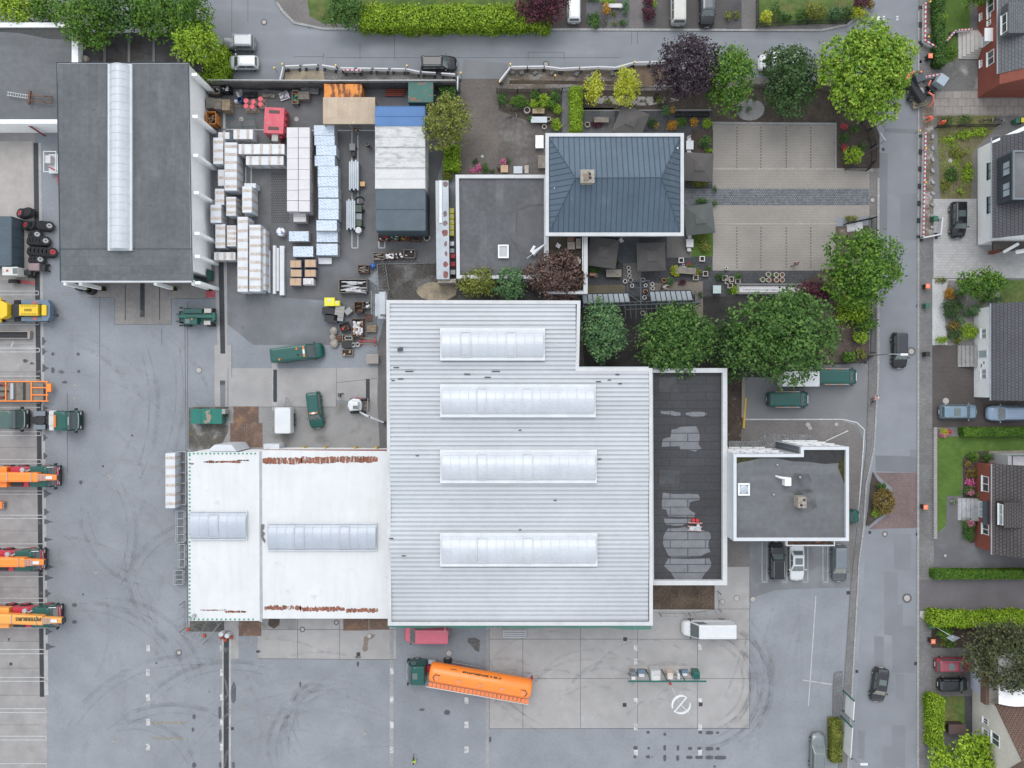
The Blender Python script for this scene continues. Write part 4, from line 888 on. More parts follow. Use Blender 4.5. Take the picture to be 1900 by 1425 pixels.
# ---- flat annex of the shop
b=bld('shop_annex','single-storey annex with dark grey flat roof and white rim left of the hip roof house',930,420)
h=4.2;RO=[(845,324),(1016,324),(1016,517),(847,517)]
mb=MB();mb.prism(inset(wp(RO,h),.08),0,h-.4);mb.build('wall',WALLW,b,world=True)
parapet(b,RO,h,.42,TRIMW,h-.45)
roof_sheet(b,'roof',[(849,328),(1012,328),(1012,512),(849,512)],h-.33,mat('annex_felt',(.095,.096,.102),.8,vary=((.25,.1),(2,.1)),seams=(6,1.0,R(90),.82,.02),mottle=[(.6,.52,.68,(.125,.125,.128),.6,(1,.4,1))]))
WL=[(958,389),(985,380),(1011,378),(1011,440),(1004,462),(1000,470),(984,480),(975,474),(970,470),(962,471),(958,462),(957,456),(950,450),(944,440),(946,434),(956,432),(957,410)]
roof_sheet(b,'puddle_stain',WL,h-.33,mat('damp_felt',(.058,.06,.066),.6,vary=((1,.15),)),.010)
roof_sheet(b,'puddle_stain',[((x-984)*.93+985,(y-428)*.93+428)for x,y in WL],h-.33,mat('dry_felt',(.088,.088,.094),.75,vary=((1,.12),)),.018)
a_,c_=W(924,479,h),W(944,454,h);mb=MB();frame(mb,[(a_.x,a_.y),(c_.x,a_.y),(c_.x,c_.y),(a_.x,c_.y)],.18,h-.33,h+.05);sk=mb.build('roof_light',WINW,b,world=True,bevel=.03)
mb=MB();mb.box((a_.x+c_.x)/2,(a_.y+c_.y)/2,h-.2,c_.x-a_.x-.36,c_.y-a_.y-.36,.12);mb.build('pane',mat('cloudy_glass',(.36,.37,.37),.5,mottle=[(2,.6,.7,(.2,.2,.2),.7)]),sk,world=True)
# ---- roof terrace beside it
b=bld('roof_terrace','small timber roof terrace with white frame below the hip roof house',1050,490,'terrace')
h=3.6;RO=[(1013,436),(1089,436),(1089,545),(1013,545)]
mb=MB();mb.prism(inset(wp([(1016,430),(1087,430),(1087,543),(1016,543)],h),.05),0,h-.1);mb.build('wall',WALLW,b,world=True)
roof_sheet(b,'deck',[(1018,431),(1082,431),(1082,538),(1018,538)],h-.08,mat('old_decking',(.06,.05,.038),.85,vary=((.6,.25),(5,.2)),seams=(3,.14,0,.5,.02)))
a_,c_=W(1086.5,545,4.6),W(1086.5,438,4.6);mb=MB();mb.box(a_.x,(a_.y+c_.y)/2,3.4,.5,c_.y-a_.y,1.2);a_=W(1014,543,4.6);c_=W(1089,543,4.6);mb.box((a_.x+c_.x)/2,a_.y,3.4,c_.x-a_.x,.3,1.15);mb.build('parapet',TRIMW,b,world=True)
mb=MB();q=[W(1017,438,4.6),W(1017,535,4.6),W(1081,502,4.6),W(1081,438,4.6)];mb.tube([q[0],q[1]],.05,6);mb.tube([q[2],q[3]],.05,6);mb.build('railing',WINW,b,world=True)
# ---- zinc shed beside the annex
b=bld('zinc_lean_to','long narrow lean-to with rusty stained zinc roof between storage yard and shop annex',822,425,'shed')
h=2.8;mb=MB();mb.prism(inset(wp([(808,335),(832,335),(834,520),(811,520)],h),.05),0,h-.1);mb.build('wall',mat('shed_wall',(.2,.2,.2),.8),b,world=True)
mb=MB();mb.prism(wp([(808,335),(832,335),(834,518),(810,518)],h),h-.08,h);mb.build('roof',ZINC,b,world=True)
rz_=mat('zinc_stain',(.17,.13,.125),.8,vary=((2,.2),));rz2=mat('rust_stain',(.20,.085,.075),.85,vary=((2,.2),))
CZ=crop(800,300,.16129)
for i,(x,y,rx,ry)in enumerate([(165,260,28,36),(160,600,25,35),(160,710,28,30),(160,820,36,42),(168,945,18,30),(172,1055,16,30),(165,1180,30,34),(165,1300,34,44)]):
 roof_sheet(b,'stain',[CZ(*q)for q in blob(x,y,rx,ry,9,.2,i)],h,rz2 if i in(3,6,7)else rz_,.01)
mb=MB();mb.box(*W(817.5,374,h+.15).to_2d(),h+.05,.32,5.2,.12);mb.build('roof_board',WINW,b,world=True)
mb=MB();mb.prism(wp([(812,519),(846,517),(846,524),(812,525)],2.5),0,2.5);mb.build('end_wall',STONE,b,world=True)
# ---- garden centre glasshouses
def glasshouse(label,fn,P,n,loc,axis_slant=0):
 b=thing('glasshouse',label,'greenhouse',W(*loc,0));h=3.2
 p=[W(*fn(*q),h)for q in P]
 n1=Vector((0,0,-.35))
 g=MB();g.panel(p[3]+n1,p[2]+n1,p[1],p[0],.03);g.build('roof_glass',mat('frosted_glass',(.30,.33,.35),.25,vary=((.6,.1),(6,.06)),coat=.2),b,world=True)
 f=MB()
 for k in range(n+1):
  t=k/n;f.tube([p[0].lerp(p[1],t)+Vector((0,0,.06)),p[3].lerp(p[2],t)+n1+Vector((0,0,.06))],.05,4)
 f.tube([p[0],p[1]],.07,4);f.tube([p[3]+n1,p[2]+n1],.07,4);f.build('roof_bar',mat('dark_bar',(.035,.04,.045),.5),b,world=True)
 for q in p:
  l=MB();l.box(q.x,q.y,0,.1,.1,2.85);l.build('post',MATS['dark_bar'],b,world=True)
 return b
glasshouse('frosted glasshouse roof of nine panes behind the main hall, left of the iron pergola',CS,[(70,880),(700,868),(735,995),(90,1010)],9,(1122,555))
glasshouse('frosted glasshouse roof of eight panes, right of the iron pergola',CS,[(985,845),(1545,832),(1590,970),(1015,985)],8,(1248,552))
b=thing('iron_pergola','open dark iron pergola grid between the two frosted glass roofs','pergola',W(1195,555,0))
f=MB();z=3.4
def seg(a,c,r=.05,z0=z):f.tube([W(*CS(*a),z0),W(*CS(*c),z0)],r,4)
for k in range(21):x=90+k*78;seg((x,1005-k*1.5),(x+12,1052-k*1.8),.035)
seg((90,1050),(1680,1000),.07);seg((90,1010),(1680,960),.05)
for x in(655,730,800,870,945,1015,1080):seg((x,1040),(x+8,1150 if x>1000 else 1215),.035)
seg((655,1090),(1085,1075),.04);seg((870,660),(870,1020),.09);seg((690,715),(985,700),.06);seg((690,715),(690,850),.05);seg((985,700),(990,850),.05);seg((700,880),(860,985),.06);seg((980,870),(880,985),.06);seg((690,800),(985,790),.05);seg((1600,830),(1680,1000),.07)
f.build('roof_grid',mat('grey_iron',(.10,.115,.13),.5,metal=.3),b,world=True)
for x,y in((655,1060),(1085,1050),(870,680),(1680,1000),(90,1050)):
 p=W(*CS(x,y),z);l=MB();l.box(p.x,p.y,0,.12,.12,z);l.build('post',MATS['grey_iron'],b,world=True)
# ---- houses on the east side of the street
def eaves_house(name,label,y0,y1,xe,he,xr,hr,wallm,tilem,xw,base=.12,xback=2080,over=.4):
 """gabled house: west eaves at pixel xe (height he), ridge running north-south at pixel xr (height hr)"""
 b=bld(name,label,xe+50,(y0+y1)/2,'house');b.location.z=base
 E0,E1=W(xe,y0,he),W(xe,y1,he);rx=W(xr,y0,hr).x;bx=2*rx-E0.x
 wx=W(xw,y0,0).x;ya,yb=W(0,y0,he).y-over,W(0,y1,he).y+over
 def zr(x):return he+(hr-he)*(x-E0.x)/(rx-E0.x)if x<rx else hr-(hr-he)*(x-rx)/(bx-rx)
 mb=MB();xs=[wx,rx,2*rx-wx];P=[(wx,base),(2*rx-wx,base),(2*rx-wx,zr(wx)-.12),(rx,hr-.12),(wx,zr(wx)-.12)]
 V=[(x,ya,z_)for x,z_ in P]+[(x,yb,z_)for x,z_ in P];F=[(0,1,2,3,4),(9,8,7,6,5)]+[(i,5+i,5+(i+1)%5,(i+1)%5)for i in range(5)]
 mb.add(V,F);w=mb.build('wall',wallm,b,world=True)
 mb=MB();y0w,y1w=W(0,y0,he).y,W(0,y1,he).y
 for xa,za,xb_,zb in((E0.x,he,rx,hr),(bx,he,rx,hr)):
  V=[(xa,y0w,za),(xb_,y0w,zb),(xb_,y1w,zb),(xa,y1w,za)];V+=[(x,y,z_-.14)for x,y,z_ in V]
  mb.add(V,[(0,1,2,3),(7,6,5,4),(0,4,5,1),(1,5,6,2),(2,6,7,3),(3,7,4,0)])
 mb.build('roof',tilem,b,world=True)
 g=MB();g.tube([(E0.x-.06,y0w,he-.06),(E0.x-.06,y1w,he-.06)],.08,6);g.build('gutter',ZINC,b,world=True)
 return b,wx,zr
CH=crop(1660,60,.12632)
b,wx,zr=eaves_house('brick_house','red brick house with grey slate roof and white entrance steps in the northeast corner',-120,137,1852,4.6,1990,9.5,BRICK,SLATT,1813,over=-1.25)
def wwin(b,wx,py,z,w,hh,**k):
 kk=S*(H-z)/H;return window(b,(wx,(712.5-py)*kk,z),(0,1,0),w,hh,(-1,0,0),**k)
for y in(10,107):wwin(b,wx,y,2.9,1.7,1.3)
for y in(29,42):wwin(b,wx,y,2.6,.6,.6)
for y in(118,31):wwin(b,wx,y,.9,.9,.4)
def steps(b,wx,py,n,w0,run,mat_,rise=.17,grow=.35,base=.12):
 y=(712.5-py)*S
 for k in range(n):
  d=run*(n-k);ww=w0+grow*2*(n-k-1)
  mb=MB();mb.box(wx-d/2-.002*k,y,base+k*rise,d,ww,rise);mb.build('step',mat_,b,world=True)
steps(b,wx,84,6,1.6,.42,mat('terrazzo',(.40,.38,.36),.8,vary=((1,.08),)),grow=.2)
window(b,(wx,(712.5-74)*S*.98,2.1),(0,1,0),1.2,2.0,(-1,0,0),WINW,GLASSL,0,'door',False)
mb=MB();mb.box(wx-.5,(712.5-66)*S*.97,3.2,1.0,1.6,.12);mb.build('door_canopy',WINW,b,world=True)
p=W(1885,36,6.2);mb=MB();mb.box(p.x,p.y,5.4,2.4,3.6,1.3);dm=mb.build('dormer',SLATT,b,world=True)
window(dm,(p.x-1.22,p.y-.4,6.0),(0,1,0),2.2,1.0,(-1,0,0),WINW,GLASS)
b,wx,zr=eaves_house('white_house','white rendered house with black tiled roof and a box dormer',255,442,1841,4.8,1960,9.0,WALLW,TILE,1813,over=.0)
CW=crop(1780,230,.17544)
for y in(315,378):wwin(b,wx,y,3.2,2.0,1.7,frame_m=WIND,glass=GLASSL)
a_,c_=W(1880,369,8.3),W(1985,281,8.3);mb=MB();mb.box((a_.x+c_.x)/2,(a_.y+c_.y)/2,5.2,c_.x-a_.x,c_.y-a_.y,3.0);dm=mb.build('dormer',WIND,b,world=True)
mb=MB();frame(mb,[(a_.x-.1,a_.y-.1),(c_.x,a_.y-.1),(c_.x,c_.y+.1),(a_.x-.1,c_.y+.1)],.2,8.2,8.45);mb.build('dormer_rim',mat('slate_trim',(.13,.15,.17),.5),dm,world=True)
mb=MB();mb.box((a_.x+c_.x)/2,(a_.y+c_.y)/2,8.2,c_.x-a_.x-.2,c_.y-a_.y-.2,.1);mb.build('dormer_roof',BITU2,dm,world=True)
for t in(.3,.75):window(dm,(a_.x-.01,a_.y+(c_.y-a_.y)*(1-t),7.1),(0,1,0),1.7,1.4,(-1,0,0),WIND,GLASSL)
mb=MB();q=[W(1838,262,4.7),W(1905,232,8.0),W(1905,238,8.0),W(1842,263,4.7)]
mb.prism([W(1814,276,0).to_2d(),W(1960,262,0).to_2d(),W(1960,280,0).to_2d(),W(1814,290,0).to_2d()],.13,4.0);mb.build('gable_wing',WALLW,b,world=True)
mb=MB();mb.add([W(1841,262,4.9),W(1930,220,7.5),W(1930,230,7.5),W(1841,266,4.9)],[(0,1,2,3)]);mb.build('verge',WINW,b,world=True)
mb=MB();mb.prism(wp([(1843,448),(1960,448),(1960,462),(1862,466),(1858,462),(1843,464)],3.2),2.9,3.2);mb.build('porch_roof',mat('brown_boards',(.075,.062,.058),.8,seams=(3,.2,R(90),.5,.03)),b,world=True)
mb=MB();mb.box(*W(1850,466,1.5).to_2d(),.13,.5,.4,2.8,m=0);mb.build('porch_pier',BRICK,b,world=True)
mb=MB();mb.tube([W(1862,468,3.3),W(1890,452,4.6)],.18,4);mb.tube([W(1884,468,3.3),W(1960,455,4.6)],.25,4);mb.build('bargeboard',WINW,b,world=True)
b,wx,zr=eaves_house('tiled_house','white house with long dark grey tiled roof and a single bright skylight',563,743,1839,3.9,1990,9.0,WALLW,TILE,1806,over=.35)
for y,w in((619,1.2),(694,1.2)):
 wwin(b,wx,y,2.3,w,1.1,glass=GLASSL)
window(b,(wx,(712.5-657)*S*.98,2.0),(0,1,0),1.0,1.9,(-1,0,0),WINW,GLASSL,0,'door',False)
for y in(673,678):wwin(b,wx,y,1.8+(678-y)*.1,.4,.5,mull=0,sill=False)
steps(b,wx,661,5,2.7,.42,mat('grey_steps',(.24,.235,.23),.8,vary=((1,.15),(5,.1))),grow=.0)
p=W(1873,664,zr(W(1873,664,5.4).x));zz=p.z;mb=MB();s_=(9-3.9)/(W(1990,0,9).x-W(1839,0,3.9).x)
mb.add([(p.x-.85,p.y-.45,zz-.85*s_+.1),(p.x+.85,p.y-.45,zz+.85*s_+.1),(p.x+.85,p.y+.45,zz+.85*s_+.1),(p.x-.85,p.y+.45,zz-.85*s_+.1)],[(0,1,2,3)])
sk=mb.build('roof_window',ZINC,b,world=True)
mb=MB();mb.add([(p.x-.62,p.y-.26,zz-.62*s_+.13),(p.x+.62,p.y-.26,zz+.62*s_+.13),(p.x+.62,p.y+.26,zz+.62*s_+.13),(p.x-.62,p.y+.26,zz-.62*s_+.13)],[(0,1,2,3)]);mb.build('pane',mat('sky_glass',(.7,.72,.74),.1),sk,world=True)
b,wx,zr=eaves_house('brown_roof_house','brick house with speckled weathered dark tiles and a white-railed entrance with steps',861,1029,1841,3.9,1990,8.6,BRICK,TILEB,1808,over=.25)
for y,w in((898,1.9),(982,1.3)):wwin(b,wx,y,2.4,w,1.3)
steps(b,wx,944,5,2.8,.45,mat('silver_steps',(.30,.30,.31),.7,vary=((1,.2),(5,.15))),grow=.0)
window(b,(wx-.02,(712.5-946)*S*.98,2.0),(0,1,0),2.0,2.0,(-1,0,0),WINW,GLASSL,1,'door',False)
a_=W(1834,952,3.3);mb=MB();mb.box(a_.x,a_.y,3.0,1.1,2.9,.14);mb.build('door_canopy',WIND,b,world=True)
p=W(1861,955,5.4);mb=MB();mb.box(p.x+2.4,p.y,4.2,5.0,3.0,1.55);dm=mb.build('dormer',TILEB,b,world=True);window(dm,(p.x-.12,p.y,5.25),(0,1,0),2.5,.8,(-1,0,0),WINW,GLASSL)
a_=W(1874,866,3.6);c_=W(1960,845,3.6);mb=MB();mb.prism([(a_.x,a_.y),(c_.x,a_.y),(c_.x,c_.y),(a_.x,c_.y)],.13,3.2);bl=mb.build('balcony',mat('balcony_tile',(.42,.44,.46),.6,seams=(.5,.5,0,.8,.02)),b,world=True)
mb=MB();frame(mb,[(a_.x,a_.y),(c_.x,a_.y),(c_.x,c_.y),(a_.x,c_.y)],.07,3.95,4.05);
for k in range(30):mb.box(a_.x+.05+(c_.x-a_.x)*k/30,c_.y-.04,3.2,.04,.04,.8)
mb.build('railing',WIND,bl,world=True)
b=bld('cream_house','cream plastered house with brown tiled gable roof and awning terrace in the southeast corner',1850,1340,'house');b.location.z=.12
CRM=mat('cream_plaster',(.50,.475,.43),.85,vary=((.4,.06),(3,.06)))
wx=W(1803,0,0).x;yN=W(0,1300,0).y;yA=W(0,1345,0).y;yS=W(0,1600,0).y;yR=W(0,1400,8).y
xE=wx+22;ze=5.0;ya=W(0,1311,5).y;zR=10.0;yR=W(0,1412,10).y
mb=MB();P=[(ya,.1),(ya,ze),(yR,zR),(2*yR-ya,ze),(2*yR-ya,.1)]
V=[(wx,y,z_)for y,z_ in P]+[(xE,y,z_)for y,z_ in P];mb.add(V,[(4,3,2,1,0),(5,6,7,8,9)]+[(i,(i+1)%5,5+(i+1)%5,5+i)for i in range(5)]);mb.build('wall',CRM,b,world=True)
mb=MB()
for sgn in(0,1):
 y0_=ya+.3 if sgn==0 else 2*yR-ya-.3;zz=ze-.1
 V=[(wx-.12,y0_,zz+.1),(xE,y0_,zz+.1),(xE,yR,zR+.12),(wx-.12,yR,zR+.12)];V+=[(x,y,z_-.12)for x,y,z_ in V]
 mb.add(V,[(0,1,2,3),(7,6,5,4),(0,4,5,1),(1,5,6,2),(2,6,7,3),(3,7,4,0)])
mb.build('roof',TILER,b,world=True)
for py,z_,w_,h_ in((1338,3.0,.7,1.0),(1359,3.0,.7,1.0),(1372,5.0,1.5,1.5)):wwin(b,wx,py,z_,w_,h_)
p=W(1886,1340,6.4);sl_=(zR-ze)/(yR-ya)
mb=MB();V=[(p.x-.5,p.y-.9),(p.x+.9,p.y-.9),(p.x+.9,p.y+.9),(p.x-.5,p.y+.9)];mb.add([(x,y,ze+(y-ya)*sl_+.22)for x,y in V],[(0,1,2,3)]);rw=mb.build('roof_window',MATS['sky_glass'],b,world=True)
mb=MB();mb.prism([(wx,ya),(xE,ya),(xE,W(0,1235,3.4).y),(wx,W(0,1235,3.4).y)],.13,3.3);mb.build('terrace',CRM,b,world=True)
mb=MB();q0,q1=W(1832,1240,4.3),W(1832,1308,4.3);mb.box(q0.x,(q0.y+q1.y)/2,3.3,.5,q0.y-q1.y,1.0);mb.build('terrace_parapet',TILER,b,world=True)
mb=MB();G=[W(1852,1218,5.6),W(1930,1214,5.9),W(1930,1304,5.9),W(1853,1306,5.4)]
n=8;V=[]
for i in range(n+1):
 for j in range(n+1):
  u,v=i/n,j/n;q=G[0].lerp(G[1],u).lerp(G[3].lerp(G[2],u),v);c0=Vector((.5,.5,0));q=q.copy();q.z-=1.2*math.sin(math.pi*u)*math.sin(math.pi*v)*.5
  q.y+=(v-.5)*-1.6*math.sin(math.pi*u)*.5;V.append(q)
mb.add(V,[(i*(n+1)+j,i*(n+1)+j+1,(i+1)*(n+1)+j+1,(i+1)*(n+1)+j)for i in range(n)for j in range(n)]);aw=mb.build('shade_sail',mat('white_canvas',(.72,.72,.72),.8),None,smooth=True)
tag(aw,'white shade sail stretched over the roof terrace of the cream house','awning')
mb=MB();mb.box(wx-.12,W(0,1268,1.6).y,.13,.25,2.4,2.3);mb.build('garage_door',mat('lilac_door',(.42,.43,.52),.6),b,world=True)
bb=thing('bin_shed','small flat brown bin shed with timber frame next to the southeast garden','shed',W(1775,1360,.12))
a_,c_=W(1761,1363,1.5),W(1793,1345,1.5);mb=MB();mb.box((a_.x+c_.x)/2,(a_.y+c_.y)/2,.12,c_.x-a_.x-.2,c_.y-a_.y-.2,1.2);mb.build('body',mat('shed_brown',(.05,.03,.028),.8),bb,world=True)
mb=MB();mb.box((a_.x+c_.x)/2,(a_.y+c_.y)/2,1.32,c_.x-a_.x,c_.y-a_.y,.1);mb.build('roof',mat('shed_felt',(.09,.06,.055),.8),bb,world=True)
w=thing('boundary_wall','long dark retaining wall with white top rail between storage yard and trench','wall',W(620,154,0))
mb=MB();P=[W(386,152,2.4),W(620,153,2.4),W(845,152.5,2.4)]
for p,q in zip(P,P[1:]):mb.prism([(p.x,p.y),(q.x,q.y),(q.x,q.y+.3),(p.x,p.y+.3)],0,2.35)
mb.build('masonry',mat('dark_concrete',(.085,.083,.082),.9,vary=((.4,.2),(3,.2))),w,world=True)
mb=MB()
for p,q in zip(P,P[1:]):mb.tube([p+Vector((0,.15,.25)),q+Vector((0,.15,.25))],.07,6)
for k in range(16):p=P[0].lerp(P[2],k/15);mb.cyl(p.x,p.y+.15,2.3,2.65,.05,n=6)
mb.build('top_rail',STEEL,w,world=True)
w=thing('iron_fence','grey chain link fence with pipe gate around the dirt plot north of the silver hall','fence',W(702,520,0))
mb=MB()
for a_,c_ in(((700,490),(702,545)),((700,490),(808,488)),((715,492),(722,540)),((702,540),(722,542))):
 for z in(.2,1.1,2.0):mb.tube([W(*a_,z),W(*c_,z)],.03,4)
 for k in range(9):t=k/8;p=W(*a_,0).lerp(W(*c_,0),t);mb.cyl(p.x,p.y,0,2.0,.03,n=5)
mb.build('fence_mesh',STEEL,w,world=True)
# ================================================================ TREES, HEDGES, SHRUBS
L_LIME=leafmat('leaves_lime',[(.05,.11,.008),(.10,.20,.012),(.18,.30,.02),(.36,.44,.07)])
L_MID=leafmat('leaves_mid',[(.016,.05,.009),(.032,.085,.014),(.066,.14,.024),(.115,.19,.04)])
L_FRESH=leafmat('leaves_fresh',[(.019,.062,.006),(.042,.112,.009),(.085,.17,.014),(.15,.235,.028)])
L_DARK=leafmat('leaves_dark',[(.011,.034,.009),(.022,.058,.014),(.045,.092,.024),(.078,.13,.036)])
L_BLUE=leafmat('leaves_bluegreen',[(.02,.06,.025),(.045,.11,.04),(.09,.17,.06),(.15,.23,.09)])
L_BELL=leafmat('leaves_golden',[(.12,.16,.01),(.26,.30,.012),(.42,.44,.03),(.55,.55,.10)])
L_HEDGE=leafmat('leaves_hedge',[(.07,.13,.008),(.14,.24,.01),(.22,.34,.015),(.33,.44,.05)])
L_PURP=leafmat('leaves_purple',[(.010,.006,.010),(.022,.014,.022),(.045,.028,.04),(.09,.06,.07)])
L_WINE=leafmat('leaves_wine',[(.02,.005,.010),(.045,.010,.02),(.09,.02,.035),(.14,.04,.06)])
L_BROWN=leafmat('leaves_bronze',[(.03,.018,.015),(.06,.035,.03),(.12,.07,.055),(.20,.13,.10)])
L_OLIVE=leafmat('leaves_olive',[(.05,.065,.008),(.10,.12,.015),(.17,.19,.03),(.25,.25,.07)])
L_ORNG=leafmat('leaves_orange',[(.16,.07,.01),(.32,.15,.015),(.45,.25,.03),(.5,.32,.08)])
L_RUSTY=leafmat('leaves_rusty',[(.06,.05,.012),(.12,.09,.02),(.20,.13,.03),(.14,.18,.04)])
L_PINK=leafmat('petals_pink',[(.35,.03,.14),(.5,.06,.22),(.6,.25,.35),(.45,.02,.2)])
L_REDF=leafmat('petals_red',[(.3,.01,.02),(.45,.02,.05),(.5,.1,.12),(.4,.02,.03)])
L_WHITEF=leafmat('petals_white',[(.5,.5,.45),(.6,.6,.58),(.7,.7,.7),(.55,.5,.6)])
L_DRY=leafmat('dry_twigs',[(.07,.06,.045),(.12,.10,.08),(.17,.15,.12),(.10,.10,.06)])
BARK=mat('bark',(.075,.062,.05),.9,vary=((2,.3),(12,.3)),bump=(12,.6,.02))
RG=np.random.default_rng(11)
def leaf_mesh(name,m,lobes,nclump,per,csig,leaf,up=.45,zmin=.25,spike=0.0,shell=(.82,1.06)):
 """foliage: clumps of leaf quads spread over lobes (cx, cy, cz, rx, ry, rz)"""
 L=np.array(lobes,float);wgt=(L[:,3]*L[:,4]+L[:,5]*(L[:,3]+L[:,4])*.5);wgt/=wgt.sum()
 idx=RG.choice(len(L),nclump,p=wgt);c=L[idx]
 d=RG.normal(size=(nclump,3));d[:,2]=np.abs(d[:,2])*1.0-.35*RG.random(nclump);d/=np.linalg.norm(d,axis=1)[:,None]
 rad=RG.uniform(shell[0],shell[1],nclump)[:,None]
 P=c[:,:3]+d*c[:,3:6]*rad
 keep=P[:,2]>zmin;P=P[keep];d=d[keep];n=len(P)
 clv=RG.random(n)
 P=np.repeat(P,per,0);D=np.repeat(d,per,0)
 off=RG.normal(size=(len(P),3))*csig;P=P+off
 if spike:P=P+D*RG.uniform(0,spike,len(P))[:,None]
 P[:,2]=np.maximum(P[:,2],.04)
 N=D*.55+RG.normal(size=P.shape)*.55;N[:,2]+=up;N/=np.linalg.norm(N,axis=1)[:,None]
 T=np.cross(N,RG.normal(size=P.shape));T/=np.linalg.norm(T,axis=1)[:,None];B=np.cross(N,T)
 s=(leaf*RG.uniform(.6,1.25,len(P)))[:,None]
 V=np.stack([P-T*s*.62,P-B*s*.36,P+T*s*.62,P+B*s*.36],1).reshape(-1,3)
 k=len(P);me=bpy.data.meshes.new(name);me.vertices.add(4*k);me.vertices.foreach_set('co',V.ravel())
 me.loops.add(4*k);me.loops.foreach_set('vertex_index',np.arange(4*k,dtype=np.int32));me.polygons.add(k)
 me.polygons.foreach_set('loop_start',np.arange(0,4*k,4,dtype=np.int32));me.polygons.foreach_set('loop_total',np.full(k,4,dtype=np.int32))
 me.update();me.materials.append(m);return me
def link(name,me,parent=None,loc=(0,0,0)):
 o=bpy.data.objects.new(name,me);COL.objects.link(o);o.location=loc
 if parent:o.parent=parent
 return o
def tree(name,label,px,py,rx,ry,h,m,seed=0,lobes=9,dens=1.0,leaf=.30,csig=.24,spike=0.0,cat='tree',base=0.0,group=None,per=7,bough=True):
 zc=h*.62;c=W(px,py,zc);k=S*(H-zc)/H;RX,RY=rx*k*1.06,ry*k*1.06
 t=thing(name,label,cat,(c.x,c.y,base),0,group);rr=random.Random(seed+int(px))
 rz=h*.40;Ls=[(0,0,zc,RX*.74,RY*.74,rz*.95)]
 for i in range(lobes):
  a=6.2832*i/lobes+rr.uniform(-.3,.3);q=rr.uniform(.52,.70);f=rr.uniform(.26,.42)
  Ls.append((math.cos(a)*RX*q,math.sin(a)*RY*q,zc+rr.uniform(-.25,.18)*rz,RX*f,RY*f,rz*.5))
 for i in range(max(3,lobes//2)):
  a=rr.uniform(0,6.28);q=rr.uniform(.1,.4);f=rr.uniform(.22,.34)
  Ls.append((math.cos(a)*RX*q,math.sin(a)*RY*q,zc+rr.uniform(.45,.62)*rz,RX*f,RY*f,rz*.42))
 area=math.pi*RX*RY;nl=int(area*4.6*dens/(leaf*leaf*.45));
 link('crown',leaf_mesh('crown',m,Ls,nl//per,per,csig,leaf,zmin=h*.16,spike=spike,shell=(.62,1.06)),t)
 tr=MB();r0=max(.06,min(RX,RY)*.055);tr.tube([(0,0,0),(r0*.4,0,h*.25),(0,r0*.4,h*.5),(0,0,h*.78)],r0,8,r1=r0*.35);to=tr.build('trunk',BARK,t,smooth=True)
 if bough:
  br=MB()
  for i in range(7):
   a=6.28*i/7+rr.uniform(-.3,.3);z0=h*rr.uniform(.28,.5);q=rr.uniform(.5,.8)
   e=Vector((math.cos(a)*RX*q,math.sin(a)*RY*q,zc+rr.uniform(-.1,.25)*rz));mid=Vector((e.x*.45,e.y*.45,z0+(e.z-z0)*.6))
   br.tube([(0,0,z0),mid,e],r0*.42,5,r1=r0*.12)
  br.build('branch',BARK,t,smooth=True)
 return t
def shrub(name,label,px,py,rx,ry,h,m,dens=1.0,leaf=.16,base=0.0,cat='shrub',group=None,lobes=5,csig=.10,per=5,smooth=False):
 c=W(px,py,h*.5);RX,RY=rx*S,ry*S;rr=random.Random(int(px*7+py))
 Ls=[(0,0,h*.45,RX*.9,RY*.9,h*.52)]
 if not smooth:
  Ls=[(0,0,h*.42,RX*.72,RY*.72,h*.5)]
  for i in range(lobes):a=6.28*i/lobes+rr.uniform(-.4,.4);Ls.append((math.cos(a)*RX*.55,math.sin(a)*RY*.55,h*rr.uniform(.3,.5),RX*.42,RY*.42,h*.42))
 nl=int(max(60,math.pi*RX*RY*3.4*dens/(leaf*leaf*.45)))
 o=link(name,leaf_mesh(name,m,Ls,max(12,nl//per),per,csig,leaf,zmin=.03,shell=(.7,1.03)),None,(c.x,c.y,base))
 return tag(o,label,cat,group)
